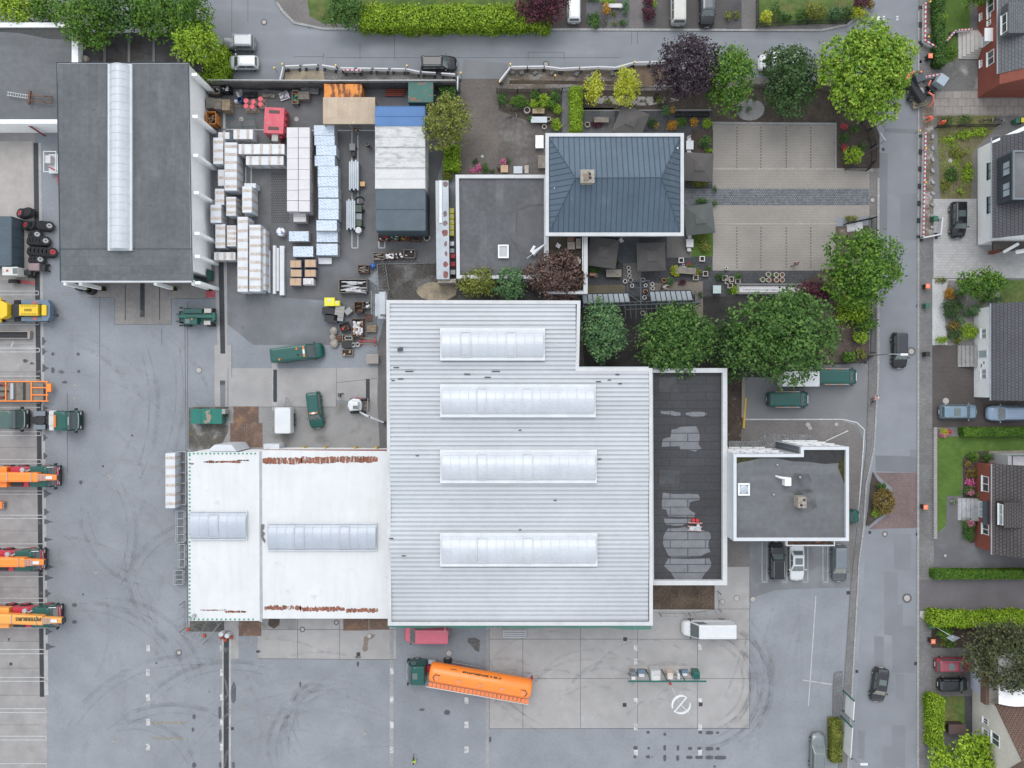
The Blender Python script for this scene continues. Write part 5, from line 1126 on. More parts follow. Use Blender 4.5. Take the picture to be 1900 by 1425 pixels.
def hedge(label,x0,y0,x1,y1,h,m,base=0.0,leaf=.15,dens=1.0,rough=.10,cat='hedge',name='hedge',lens=1.0):
 """clipped hedge: top outline in photo pixels"""
 a,b=W(min(x0,x1),max(y0,y1),h),W(max(x0,x1),min(y0,y1),h);cx,cy=(a.x+b.x)/2,(a.y+b.y)/2;sx,sy=b.x-a.x,b.y-a.y
 t=thing(name,label,cat,(cx,cy,base))
 A=sx*sy+2*h*(sx+sy);n=int(A*2.6*dens/(leaf*leaf*.45));P=np.empty((n,3));N=np.empty((n,3))
 pt=sx*sy/A;u=RG.random(n);top=u<pt
 P[:,0]=RG.uniform(-sx/2,sx/2,n);P[:,1]=RG.uniform(-sy/2,sy/2,n);P[:,2]=h+RG.normal(size=n)*rough*.6;N[:]=(0,0,1)
 sd=~top;k=RG.integers(0,4,n);pr=sx/(sx+sy)
 lx=RG.random(n)<pr;sg=np.where(RG.random(n)<.5,-1.,1.)
 q=sd&lx;P[q,1]=sg[q]*sy/2;P[q,2]=RG.uniform(.03,h,q.sum());N[q]=0;N[q,1]=sg[q]
 q=sd&~lx;P[q,0]=sg[q]*sx/2;P[q,2]=RG.uniform(.03,h,q.sum());N[q]=0;N[q,0]=sg[q]
 und=.5*rough*(np.sin(P[:,0]*1.9+cx)+np.sin(P[:,1]*2.3+cy)+np.sin(P[:,0]*.7+P[:,1]*1.1))
 P=P+N*und[:,None]+RG.normal(size=P.shape)*rough*.7
 P[:,2]=np.maximum(P[:,2],.03)
 Nn=N*.8+RG.normal(size=P.shape)*.5;Nn/=np.linalg.norm(Nn,axis=1)[:,None]
 T=np.cross(Nn,RG.normal(size=P.shape));T/=np.linalg.norm(T,axis=1)[:,None];B=np.cross(Nn,T);s=(leaf*RG.uniform(.6,1.3,n))[:,None]
 V=np.stack([P-T*s*.62,P-B*s*.36,P+T*s*.62,P+B*s*.36],1).reshape(-1,3)
 me=bpy.data.meshes.new('foliage');me.vertices.add(4*n);me.vertices.foreach_set('co',V.ravel());me.loops.add(4*n);me.loops.foreach_set('vertex_index',np.arange(4*n,dtype=np.int32));me.polygons.add(n)
 me.polygons.foreach_set('loop_start',np.arange(0,4*n,4,dtype=np.int32));me.polygons.foreach_set('loop_total',np.full(n,4,dtype=np.int32));me.update();me.materials.append(m)
 link('foliage',me,t)
 mb=MB();mb.box(0,0,.0,sx*.86,max(sy-.3,sy*.7)if sy>sx else sy*.7,h*.88);mb.build('inner_twigs',mat('hedge_core',(.03,.05,.012),.95,vary=((3,.3),)),t)
 return t
tree('leafy_tree','big bright lime-green tree with light tufts at the street corner',1605,135,86,86,11,L_LIME,1,13,1.7,.30,.17,.5,per=11)
tree('leafy_tree','dark green tree between the lime tree and the smaller mid-green tree',1465,150,52,64,8.5,L_DARK,2,9,.9,.30,.26,.2)
tree('leafy_tree','mid-green narrow tree between the purple tree and the dark green tree',1354,145,46,62,8.5,L_FRESH,3,9,.8,.30,.26,.2)
tree('copper_beech','dark purple copper tree beside the street works',1277,125,60,60,8.5,L_PURP,4,10,.85,.30,.25,.35)
tree('golden_tree','slender golden-yellow tree, the taller and wider of two',1161,164,24,36,5,L_BELL,5,6,.75,.22,.18,.2)
tree('golden_tree','slender golden-yellow tree, the smaller one beside the clipped hedge',1100,166,17,26,4.5,L_BELL,6,5,.8,.22,.18,.2)
tree('leafy_tree','rich green maple-like tree at the lower right corner of the parking court',1598,498,70,72,9,L_FRESH,7,11,1.0,.34,.30,.1)
tree('leafy_tree','huge green tree south of the parking court reaching over the parked green vans',1450,622,94,90,12,L_MID,8,14,1.2,.36,.30,.5,per=10)
tree('leafy_tree','round green tree overhanging the parapet of the felt-roofed wing',1254,628,74,66,9,L_MID,9,11,.95,.32,.3,.35)
tree('leafy_tree','green tree in the notch of the silver hall below the glasshouse',1120,620,42,58,8,L_BLUE,10,8,.85,.30,.26,.2)
tree('leafy_tree','dark low tree filling the gap between two big crowns above the dark wing',1352,650,40,58,6,L_DARK,10,8,.8,.30,.26,.2)
tree('copper_shrub_tree','bronze-red bushy tree over the edge of the roof terrace',1030,513,55,44,6.5,L_BROWN,12,9,1.0,.26,.22,.05)
tree('green_shrub_tree','fresh green bush tree at the annex wall, middle one of three',946,525,30,34,5.5,L_BLUE,13,7,.9,.26,.2,.05)
tree('olive_shrub_tree','olive-yellow bush tree at the annex corner, left one of three',887,525,38,28,5.5,L_OLIVE,14,7,.8,.26,.2,.05)
tree('turning_tree','olive tree with orange-brown leaf tips beside the white containers',829,226,44,48,7.5,L_OLIVE,15,9,.85,.28,.24,.2)
tree('plum_bush','dark wine-red bush at the right end of the water trough',1507,545,34,24,3.5,L_WINE,16,6,.8,.24,.2,.3,base=.05)
shrub('evergreen_bush','yellow-green bush row below the maple-like tree, upper of two',1581,574,38,30,2.6,L_HEDGE,.9,.26,lobes=7,csig=.2)
shrub('evergreen_bush','fresh green round bush at the iron fence, lower of two',1607,597,22,20,2.4,L_FRESH,.9,.26,lobes=6,csig=.2)
shrub('garden_shrub','bright green shrub beside the fence in the brown garden bed',1597,625,17,14,1.8,L_HEDGE,.6,.24)
shrub('garden_shrub','small green shrub in the fence corner near the lamp post',1574,662,18,11,1.4,L_FRESH,.6,.22)
shrub('garden_shrub','small olive shrub in the fence corner, right of the green one',1598,656,10,11,1.3,L_OLIVE,.6,.22)
shrub('garden_shrub','tiny yellow-green shrub under the evergreen bushes',1556,598,9,6,.8,L_HEDGE,.6,.2)
for i,(x,y,rx,ry,h,m,l)in enumerate([(28,16,42,30,6,L_HEDGE,'bright green tree top at the far northwest corner'),(95,22,38,26,6,L_FRESH,'bright green tree beside the northwest corner tree over the white parapet'),(165,38,52,52,8.5,L_FRESH,'broad green tree hanging over the left end of the garage row'),(232,18,46,46,8,L_MID,'green tree behind the garage row, second crown from its left end'),(292,28,46,44,8.5,L_FRESH,'green tree over the middle joints of the garage row'),(352,30,44,48,8.5,L_FRESH,'olive-green tree at the right end of the garage row, upper crown'),(367,80,44,40,8,L_HEDGE,'bright green crown hanging over the garage corner beside the grey jeep')]):
 tree('leafy_tree',l,x,y,rx,ry,h,m,20+i,9,.95,.28,.24,.25)
hedge('clipped bright green hedge block beside the parked white hatchback',363,100,416,148,2.6,L_HEDGE,leaf=.2,rough=.18)
hedge('narrow dark green hedge edge between the garage and the parked jeep',402,84,416,100,2.4,L_HEDGE,leaf=.2,rough=.18)
hedge('long bright yellow-green clipped hedge along the north street',668,10,1018,49,2.6,L_HEDGE,.12,.2,.9,.22)
tree('conifer','dark shaggy green conifer at the left end of the long hedge',640,22,36,30,4.5,L_MID,31,8,.9,.26,.2,.4,base=.12)
shrub('evergreen_bush','olive bush between the shaggy conifer and the long hedge',690,25,22,24,2.8,L_OLIVE,.9,.22,.12,lobes=6)
tree('copper_tree','dark red-purple tree growing over the right end of the long hedge',1002,8,48,34,5.5,L_WINE,33,9,.9,.26,.22,.3,base=.12)
shrub('evergreen_bush','low green bush at the right end of the long hedge',1005,42,22,10,1.6,L_MID,.9,.2,.12)
for x,y,rx,ry,h,m,l in[(1124,18,8.5,10,1.4,L_ORNG,'orange clipped ball shrub in the slate gravel garden'),(1104,37,10,17,.9,L_MID,'dark green block shrub in the slate gravel garden'),(1093,38,5,12,.6,L_BLUE,'blue-grey creeping shrub left of the dark green block shrub'),(1203,26,14,15,1.6,L_WINE,'round wine-red shrub, lower of two beside the driveway'),(1203,2,13,9,1.6,L_WINE,'wine-red shrub cut by the top edge, upper of two'),(1156,43,7,6,.7,L_MID,'small square green shrub at the right of the gravel garden'),(1128,2,16,5,1,L_HEDGE,'bright green plant strip behind the stone bench'),(1160,14,6,15,1,L_BLUE,'tall leafy bluish plant right of the stone bench'),(1138,27,5,5,.5,L_OLIVE,'tiny olive tuft in the gravel garden below the stone bench'),(1121,43,5,8,.4,L_DRY,'dry brown tuft in the gravel garden'),(1139,44,4,4,.4,L_OLIVE,'small dry round tuft near the kerb of the gravel garden'),(1213,8,4,7,.8,L_HEDGE,'bright green sprig behind the wine-red shrub'),(1100,0,14,3,.6,L_MID,'dark green plant strip cut by the top edge'),(1351.5,29,7.5,7.5,1,L_OLIVE,'olive clipped ball, left of a pair beside the black car'),(1366.5,28,6.5,7,1,L_OLIVE,'olive clipped ball, right of a pair beside the black car'),(1421,33,11,16,1.8,L_BELL,'yellow shrub in the fenced lawn corner'),(1437,18,9,11,2,L_MID,'dark green conifer leaning beside the yellow shrub'),(1449,30,8,8,1.6,L_MID,'small dark conifer in the fenced lawn'),(1512,21,22,19,2,L_OLIVE,'large round green bush in the fenced lawn'),(1488,30,14,13,1.2,L_MID,'spreading dark green shrub left of the large round bush'),(1549,25,15,14,1.2,L_BLUE,'grey-green shrub right of the large round bush'),(1571,24,9,13,1.6,L_DARK,'dark green leaning conifer at the lawn corner'),(1590,24,18,12,1.5,L_BELL,'yellow-flowered shrub at the street corner'),(1596,6,16,12,2,L_WINE,'dark purple bush above the yellow-flowered shrub'),(1614,8,8,12,1.4,L_RUSTY,'reddish shrub at the very corner of the fenced lawn'),(1460,33,9,7,.7,L_MID,'low green mat plant at the fence')]:
 shrub('garden_shrub',l,x,y,rx,ry,h,m,.9,.15,.12)
for x,y,rx,ry,h,m,l in[(932,183,10,12,1.3,L_MID,'round dark green bush at the gate of the garden bed'),(964,188,18,13,1.5,L_FRESH,'wide rhododendron bush in the garden bed'),(992,175,10,10,1.4,L_MID,'green bush behind the potted tub in the garden bed'),(1010,186,12,14,1.5,L_HEDGE,'bright green bush in the centre of the garden bed'),(1029,178,11,11,1.3,L_MID,'green bush at the right end of the garden bed'),(991,193,9,8,1.2,L_HEDGE,'bright yellow-green bush above the planting table'),(1024,194,11,9,1.2,L_FRESH,'fresh green bush right of the planting table'),(1035,203,9,9,1.1,L_HEDGE,'bright green bush at the paved path'),(1033,231,11,11,1.3,L_HEDGE,'bright green round bush near the house corner'),(950,198,22,6,.5,L_DRY,'bed of dry twigs below the rhododendrons'),(1309,264,12,12,1.5,L_MID,'large green clipped ball in the dark bed square'),(1303,442,10,9.5,1.3,L_OLIVE,'olive clipped ball, upper of two on the small lawn'),(1308.5,459,10,10,1.3,L_OLIVE,'olive clipped ball, lower of two on the small lawn'),(1315,279,9,3,.6,L_HEDGE,'low yellow-green plant edge in the bed square'),(1312,229,10,10,1.1,L_HEDGE,'square light green potted shrub at the end of the plant row'),(1287,226,8,9,1,L_ORNG,'orange-green shrub left of the square potted shrub'),(1265,226,9,9,.9,L_FRESH,'green shrub in the plant row below the crates'),(1247,232,12,9,.8,L_ORNG,'orange azalea in the plant row'),(1235,205,8,12,1.3,L_BLUE,'grey-green shrub beside the plant crates'),(1247,205,5,6,1.0,L_ORNG,'small orange shrub above the azalea row'),(1212,227,10,10,1,L_DARK,'dark green plant group right of the dark parasol'),(1217,233,5,5,.8,L_ORNG,'small orange plant right of the dark parasol'),(1224,186,6,8,.8,L_OLIVE,'small sprig shrub beside the round planter on gravel'),(1128,188,8,4,.4,L_OLIVE,'low tuft between the golden trees'),(1108,230,12,7,.5,L_WINE,'dark red plant tray below the planter trough'),(1299,340,18,8,.9,L_OLIVE,'yellow-green plants in the shop planter below the upper parasol'),(1326,350,4,6,.9,L_MID,'potted shrub at the upper side of the court gate'),(1302,373,15,5,.9,L_MID,'green potted plants above the grey-green parasol'),(1327,376,4.5,6,.9,L_MID,'potted shrub at the lower side of the court gate'),(1277,339,5,4,.7,L_DARK,'dark plant at the left end of the shop planter'),(1253.5,503,10,11,1,L_BELL,'bright golden shrub on the plant table'),(1242,522,9,8,1,L_BLUE,'grey feathery plant in the orange pot'),(1266,524,6,6,.6,L_WINE,'wine-red pot plant beside the plant stand'),(1146,511,6,6,.7,L_MID,'green plant on the sandstone table'),(1280,497,10,8,.8,L_MID,'mixed green plants in the middle of the plant table'),(1294,505,9,7,.7,L_OLIVE,'mixed green and pink plants at the right of the plant table'),(1267,497,6,4,.7,L_WHITEF,'white flowering plants on the plant table'),(1277,489,3,3,.7,L_REDF,'dark red flowering plant at the plant table'),(1315,498,5,4,.6,L_FRESH,'small bright plant right of the plant table'),(1104,501,12,6,.7,L_MID,'green plants in the wooden flower box'),(1144,486,4,5,.6,L_DARK,'dark plant at the corner of the brown parasol'),(1300,548,5,5,.7,L_DARK,'dark green bush at the right end of the right glasshouse'),(1334,514,10,7,.7,L_DARK,'dark red-green plants at the left of the trough planters'),(1369,512,7,7,.8,L_MID,'spiky green plant above the stone troughs'),(1351,540,5,4,.5,L_MID,'small round green plant beside the glass table'),(1363,538,6,9,.8,L_HEDGE,'bright green shrub at the left end of the water trough'),(1471,529,14,3,.5,L_MID,'dark plants along the rim of the water trough'),(829,327,13,9,1.6,L_OLIVE,'olive climbing shrub at the top end of the zinc lean-to'),(883,300,5,5,.5,L_DARK,'dark green plant tray'),(900,312,6,11,.5,L_MID,'green plant tray beside the pink flowers'),(876,316,5,5,.5,L_PINK,'pink flowers at the annex wall, leftmost bunch'),(888,312,6,7,.5,L_PINK,'pink and white flowers at the annex wall, middle bunch'),(913,318,5,4,.4,L_DARK,'small dark plant at the annex wall'),(935,300,6,5,1.0,L_PINK,'pink flower bunch on the wooden box'),(942,298,5,5,1.0,L_MID,'leafy bunch next to the pink flowers on the wooden box'),(926,314,2.5,4,.5,L_WINE,'small purple flowers left of the wooden box'),(984,220,5,5,1.1,L_MID,'green plant on the planting table'),(1000,204,14,5,1.0,L_OLIVE,'olive grasses in the raised planter box')]:
 shrub('garden_shrub',l,x,y,rx,ry,h,m,.9,.13)
hedge('bright yellow-green clipped hedge beside the paved path',1059,161,1080,241,1.7,L_HEDGE,leaf=.16,rough=.08)
hedge('dense green hedge beside the olive tree and pots',824,270,850,315,1.8,L_HEDGE,leaf=.17,rough=.12)
hedge('green hedge piece above the olive tree',817,162,843,186,1.6,L_MID,leaf=.17,rough=.12)
shrub('garden_shrub','lime-green shrub tree in the corner bed of the parking court',1583,288,19,18,2.6,L_HEDGE,.8,.2,.06)
for x,y,rx,ry,h,m,l in[(1585,241,8,9,.8,L_MID,'soft dark green tuft, upper of two in the corner bed'),(1566,256,11,9,.8,L_MID,'soft dark green tuft, lower of two in the corner bed'),(1600,272,7,8,.8,L_MID,'green tuft behind the lime-green shrub tree'),(1566,235,6,6,.5,L_REDF,'rusty red grass, upper of two in the corner bed'),(1567,275,6,6,.5,L_REDF,'rusty red grass, lower of two in the corner bed'),(1579,406,14,6,.9,L_OLIVE,'sparse shrub at the court gate fence'),(1386,187,4,5,1.5,L_DARK,'small dark column conifer, top left of four on the gravel circle'),(1400,184,5,5,1.5,L_DARK,'small dark column conifer, top right of four on the gravel circle'),(1373,202,6,6,1.2,L_DARK,'small dark column conifer, lower left of four on the gravel circle'),(1389,203,5,5,1.2,L_DARK,'small dark column conifer, lower right of four on the gravel circle')]:
 shrub('garden_shrub',l,x,y,rx,ry,h,m,.8,.13,.06)
shrub('island_bush','rusty orange-green dome bush on the traffic island',1639,930,21,27,2.4,L_RUSTY,1.0,.18,.13,lobes=7,smooth=True)
shrub('island_bush','small dark green shrub at the upper tip of the traffic island',1634,903,9,8,1,L_MID,.9,.16,.13)
shrub('island_bush','small bright green shrub at the lower tip of the traffic island',1624,950,10,9,.9,L_HEDGE,.8,.16,.13)
hedge('low green hedge strip between dug trench and lawn',1736,-40,1753,120,1.1,L_MID,.12,.16,.9,.1)
shrub('garden_shrub','bright green shrub at the hedge strip beside the soil heap',1744,34,11,12,1.4,L_HEDGE,.8,.17,.12)
shrub('garden_shrub','leafy green shrub in the lawn beside the red-white barrier',1765,98,12,14,.9,L_FRESH,.6,.17,.12)
tree('leafy_tree','bright green tree top beside the brick house at the top edge',1812,-2,22,14,4,L_FRESH,41,6,.9,.24,.2,.1,base=.12)
for x,y,rx,ry,h,m,l in[(1790,222,16,9,1.1,L_MID,'green shrub row behind the red-helmeted workers'),(1755,225,14,10,.9,L_DARK,'dark green shrub beside the workers'),(1790,250,22,10,.7,L_HEDGE,'feathery bright vegetable row, top of the weedy bed'),(1820,245,18,9,.7,L_HEDGE,'feathery bright vegetable clump in the upper right of the weedy bed'),(1760,262,12,12,.5,L_HEDGE,'scattered green clump at the upper left of the weedy bed'),(1795,320,13,20,.6,L_HEDGE,'bright green vegetables in the lower right of the weedy bed'),(1765,325,16,16,.5,L_MID,'leafy vegetable clump in the lower left of the weedy bed'),(1782,355,6,5,.5,L_HEDGE,'lone bright green lettuce clump at the bottom of the weedy bed'),(1752,345,10,14,.4,L_OLIVE,'olive weeds at the bottom left of the weedy bed'),(1775,285,18,10,.4,L_OLIVE,'olive weeds in the middle of the weedy bed')]:
 shrub('bed_plant',l,x,y,rx,ry,h,m,.45,.16,.13)
tree('leafy_tree','glossy green tree above the white tiled-roof house',1817,527,48,27,4.5,L_FRESH,42,8,.95,.26,.2,.2,base=.12)
for x,y,rx,ry,h,m,l in[(1839,555,22,8,1.8,L_DARK,'dark fallen column conifer beside the garden box'),(1767,573,22,20,1.8,L_DARK,'dark green juniper with reddish tips beside the white gravel'),(1810,577,24,12,1.6,L_BLUE,'blue-green juniper at the house wall'),(1797,615,18,16,1.8,L_HEDGE,'bright lime maple shrub at the house wall'),(1771,620,14,10,1.2,L_DARK,'dark clipped shrub left of the lime maple'),(1768,605,14,9,1,L_RUSTY,'reddish-brown shrub above the dark clipped shrub'),(1746,631,12,7,.8,L_HEDGE,'yellow-green shrub at the driveway corner'),(1780,543,12,8,.9,L_BLUE,'grey-blue spiky yucca in the gravel bed'),(1760,545,10,12,.7,L_ORNG,'dry yellowish grass clump in the gravel bed'),(1775,632,8,6,.8,L_OLIVE,'olive shrub below the dark clipped shrub'),(1781,595,7,9,1,L_BLUE,'bluish small conifer between the junipers'),(1745,520,14,4,.5,L_OLIVE,'weedy edge plants at the white drive')]:
 shrub('garden_shrub',l,x,y,rx,ry,h,m,.9,.15,.13)
hedge('flat clipped green hedge between driveway and lawn',1788,794,1990,809,1.3,L_FRESH,.12,.12,1.1,.04)
hedge('long low clipped bright green hedge between the two driveways',1733,1058,1990,1074,1.2,L_FRESH,.12,.12,1.1,.04)
hedge('shaggy yellow-green hedge above the mulch garden',1731,1138,1990,1160,1.8,L_HEDGE,.12,.18,1.0,.2)
hedge('bushy yellow-green hedge along the pavement beside the small southeast lawn',1728,1296,1750,1385,1.7,L_HEDGE,.12,.18,1.0,.16)
hedge('green clipped hedge behind the glass sign panels',1543,1337,1562,1414,1.2,L_OLIVE,.1,.14,1.0,.06)
for x,y,rx,ry,h,m,l in[(1753,1174,16,15,1.6,L_FRESH,'round green shrub behind the small flag'),(1763,1195,10,6,.7,L_FRESH,'small light green plant below the round shrub'),(1748,1194,5,5,.6,L_OLIVE,'tiny plant beside the orange bin lid'),(1751,802,8,7,.8,L_BELL,'yellow-leaved plant in the flower corner'),(1758,801,9,4,.7,L_REDF,'red flowers in the flower corner'),(1750,806,10,5,.6,L_PINK,'magenta flowers in the flower corner'),(1804,847,11,10,1,L_FRESH,'light green round shrub at the top of the house bed'),(1831,848,10,9,1,L_MID,'dark green round shrub at the top of the house bed'),(1794,861,8,6,.8,L_RUSTY,'brown-green shrub in the house bed'),(1805,878,15,9,.9,L_RUSTY,'reddish heather in the house bed'),(1799,894,9,7,.8,L_PINK,'pale pink flower bush above the steps'),(1797,910,11,10,.9,L_MID,'bush with magenta blossoms beside the steps'),(1799,913,7,5,1,L_PINK,'magenta blossoms on the bush beside the steps'),(1820,920,10,10,1.4,L_FRESH,'bright green clipped ball beside the entrance'),(1796,973,13,12,1,L_MID,'rose bush below the steps'),(1798,970,9,6,1.1,L_PINK,'magenta blossoms below the steps'),(1796,992,11,12,1,L_MID,'dark green leafy bush at the bottom of the house bed'),(1768,931,5,4,.6,L_MID,'small potted plant on the grey path')]:
 shrub('garden_shrub',l,x,y,rx,ry,h,m,.9,.13,.13)
tree('leafy_tree','large dark bronze-green tree over the red car and the shade sail',1866,1218,72,68,8.5,leafmat('leaves_bronze_green',[(.012,.016,.008),(.035,.045,.015),(.07,.08,.03),(.12,.12,.06)]),51,11,.85,.30,.26,.35,base=.12)
tree('leafy_tree','vivid yellow-green tree in the southeast corner',1812,1398,50,42,5,L_HEDGE,52,9,1.0,.34,.26,.1,base=.12)
tree('leafy_tree','vivid yellow-green bush tree left of the corner tree at the bottom edge',1748,1408,26,26,3,L_HEDGE,53,7,.9,.3,.2,.1,base=.12)
g=link('weeds',leaf_mesh('weeds',L_HEDGE,[(0,0,0,4.2,5,.15)]*1,420,3,.08,.10,zmin=-1,shell=(.05,1)),None,W(1773,300,.14));tag(g,kind='stuff')
# ================================================================ VEHICLES
def paint(name,col,rough=.28,metal=.0,coat=.8):return mat(name,col,rough,metal,vary=((1.5,.04),),coat=coat)
P_BLACK=paint('black_paint',(.012,.013,.016),.2,coat=.25);P_GREY=paint('grey_paint',(.15,.17,.19),metal=.3);P_WHITE=paint('white_paint',(.55,.56,.57));P_SILVER=paint('silver_paint',(.38,.40,.42),metal=.4)
P_BLUE=paint('blue_grey_paint',(.14,.21,.27),metal=.3);P_BLUE2=paint('sky_blue_paint',(.20,.27,.36),metal=.3);P_RED=paint('dark_red_paint',(.20,.015,.03));P_PINK=paint('faded_red_paint',(.46,.10,.14),.45,coat=.3)
P_GREEN=paint('green_paint',(.003,.066,.053),.35,coat=.3);P_JEEP=paint('jeep_paint',(.22,.235,.25),metal=.3);P_DKGR=paint('dark_grey_paint',(.07,.075,.085),metal=.3);P_ORNG=paint('orange_paint',(.80,.21,.025),.4,coat=.3);P_CRED=paint('crane_red_paint',(.42,.015,.04),.4,coat=.3)
P_YEL=paint('yellow_paint_machine',(.62,.42,.015),.45,coat=.2);P_BLGR=paint('blue_grey_machine',(.11,.16,.22),.5,coat=.1);P_AMBER=paint('orange_crane_paint',(.72,.30,.06),.45,coat=.2)
CARGL=mat('car_glass',(.075,.095,.095),.06,vary=None,spec=.9,coat=.5);TYRE=mat('tyre_rubber',(.022,.022,.024),.85,vary=((4,.2),));RIM=mat('alloy_rim',(.36,.37,.38),.4,metal=.6)  # car glass: base colour lightened to hold the sky it reflects
HEADL=mat('headlight_glass',(.55,.57,.58),.15,coat=.5);TAILL=mat('tail_light_glass',(.40,.01,.02),.25,coat=.5);PLATE=mat('number_plate',(.55,.55,.52),.5);BLACKP=mat('black_plastic',(.022,.023,.025),.6);AMBL=mat('amber_lens',(.55,.16,.03),.35)
def wheel(parent,x,y,r,w=.22,rim=RIM,name='wheel',z=None):
 z=r if z is None else z
 mb=MB();n=18;rings=[]
 for yy,rr in((-w/2,r*.86),(-w/2+.03,r),(w/2-.03,r),(w/2,r*.86)):rings.append([(x+rr*math.cos(6.2832*k/n),y+yy,z+rr*math.sin(6.2832*k/n))for k in range(n)])
 mb.loft(rings);o=mb.build(name,TYRE,parent,smooth=False)
 s=1 if y>0 else-1;rm=MB();rm.cyl(x,z,y+s*(w/2-.02),y+s*(w/2+.012),r*.62,r*.58,14,ax='y');rm.build('rim',rim,o)
 return o
def carbody(st,zb=.24,tum=.05):
 rings=[]
 for x,w,z in st:
  h=z-zb
  half=[(0,zb),(w*.86,zb),(w*.97,zb+h*.22),(w,zb+h*.5),(w*.985,zb+h*.78),(w*.93,z-.035),(w*.72,z+.01),(w*.35,z+.03)]
  ring=[(x,y,zz)for y,zz in half]+[(x,0,z+.035)]+[(x,-y,zz)for y,zz in half[:0:-1]]
  rings.append(ring)
 mb=MB();mb.loft(rings);return mb
def cabin(xb0,xb1,wb,zb,xt0,xt1,wt,zt,bulge=.05):
 """returns rings (from belt to roof) of the greenhouse with rounded plan corners"""
 def ring(x0,x1,w,z,c):
  pts=[]
  for sx,sy,a0 in((x1-c,w-c,0),(x0+c,w-c,90),(x0+c,-w+c,180),(x1-c,-w+c,270)):
   for k in range(4):a=R(a0+30*k);pts.append((sx+c*math.cos(a),sy+c*math.sin(a),z))
  return pts
 return[ring(xb0,xb1,wb,zb,.10),ring(xt0-.03,xt1+.03,wt+.02,zt-.07,.12),ring(xt0+.04,xt1-.04,wt-.05,zt-.015,.12),ring(xt0+.22,xt1-.22,wt-.22,zt+bulge*.5,.12)]
def quadpanel(parent,name,pts,t,m):
 mb=MB();mb.panel(*pts,t=t);return mb.build(name,m,parent)
def lerp3(a,b,t):return Vector(a).lerp(Vector(b),t)
def inner(q,u0,u1,v0,v1):
 a,b,c,d=map(Vector,q)
 f=lambda u,v:(a.lerp(b,u)).lerp(d.lerp(c,u),v)
 return[f(u0,v0),f(u1,v0),f(u1,v1),f(u0,v1)]
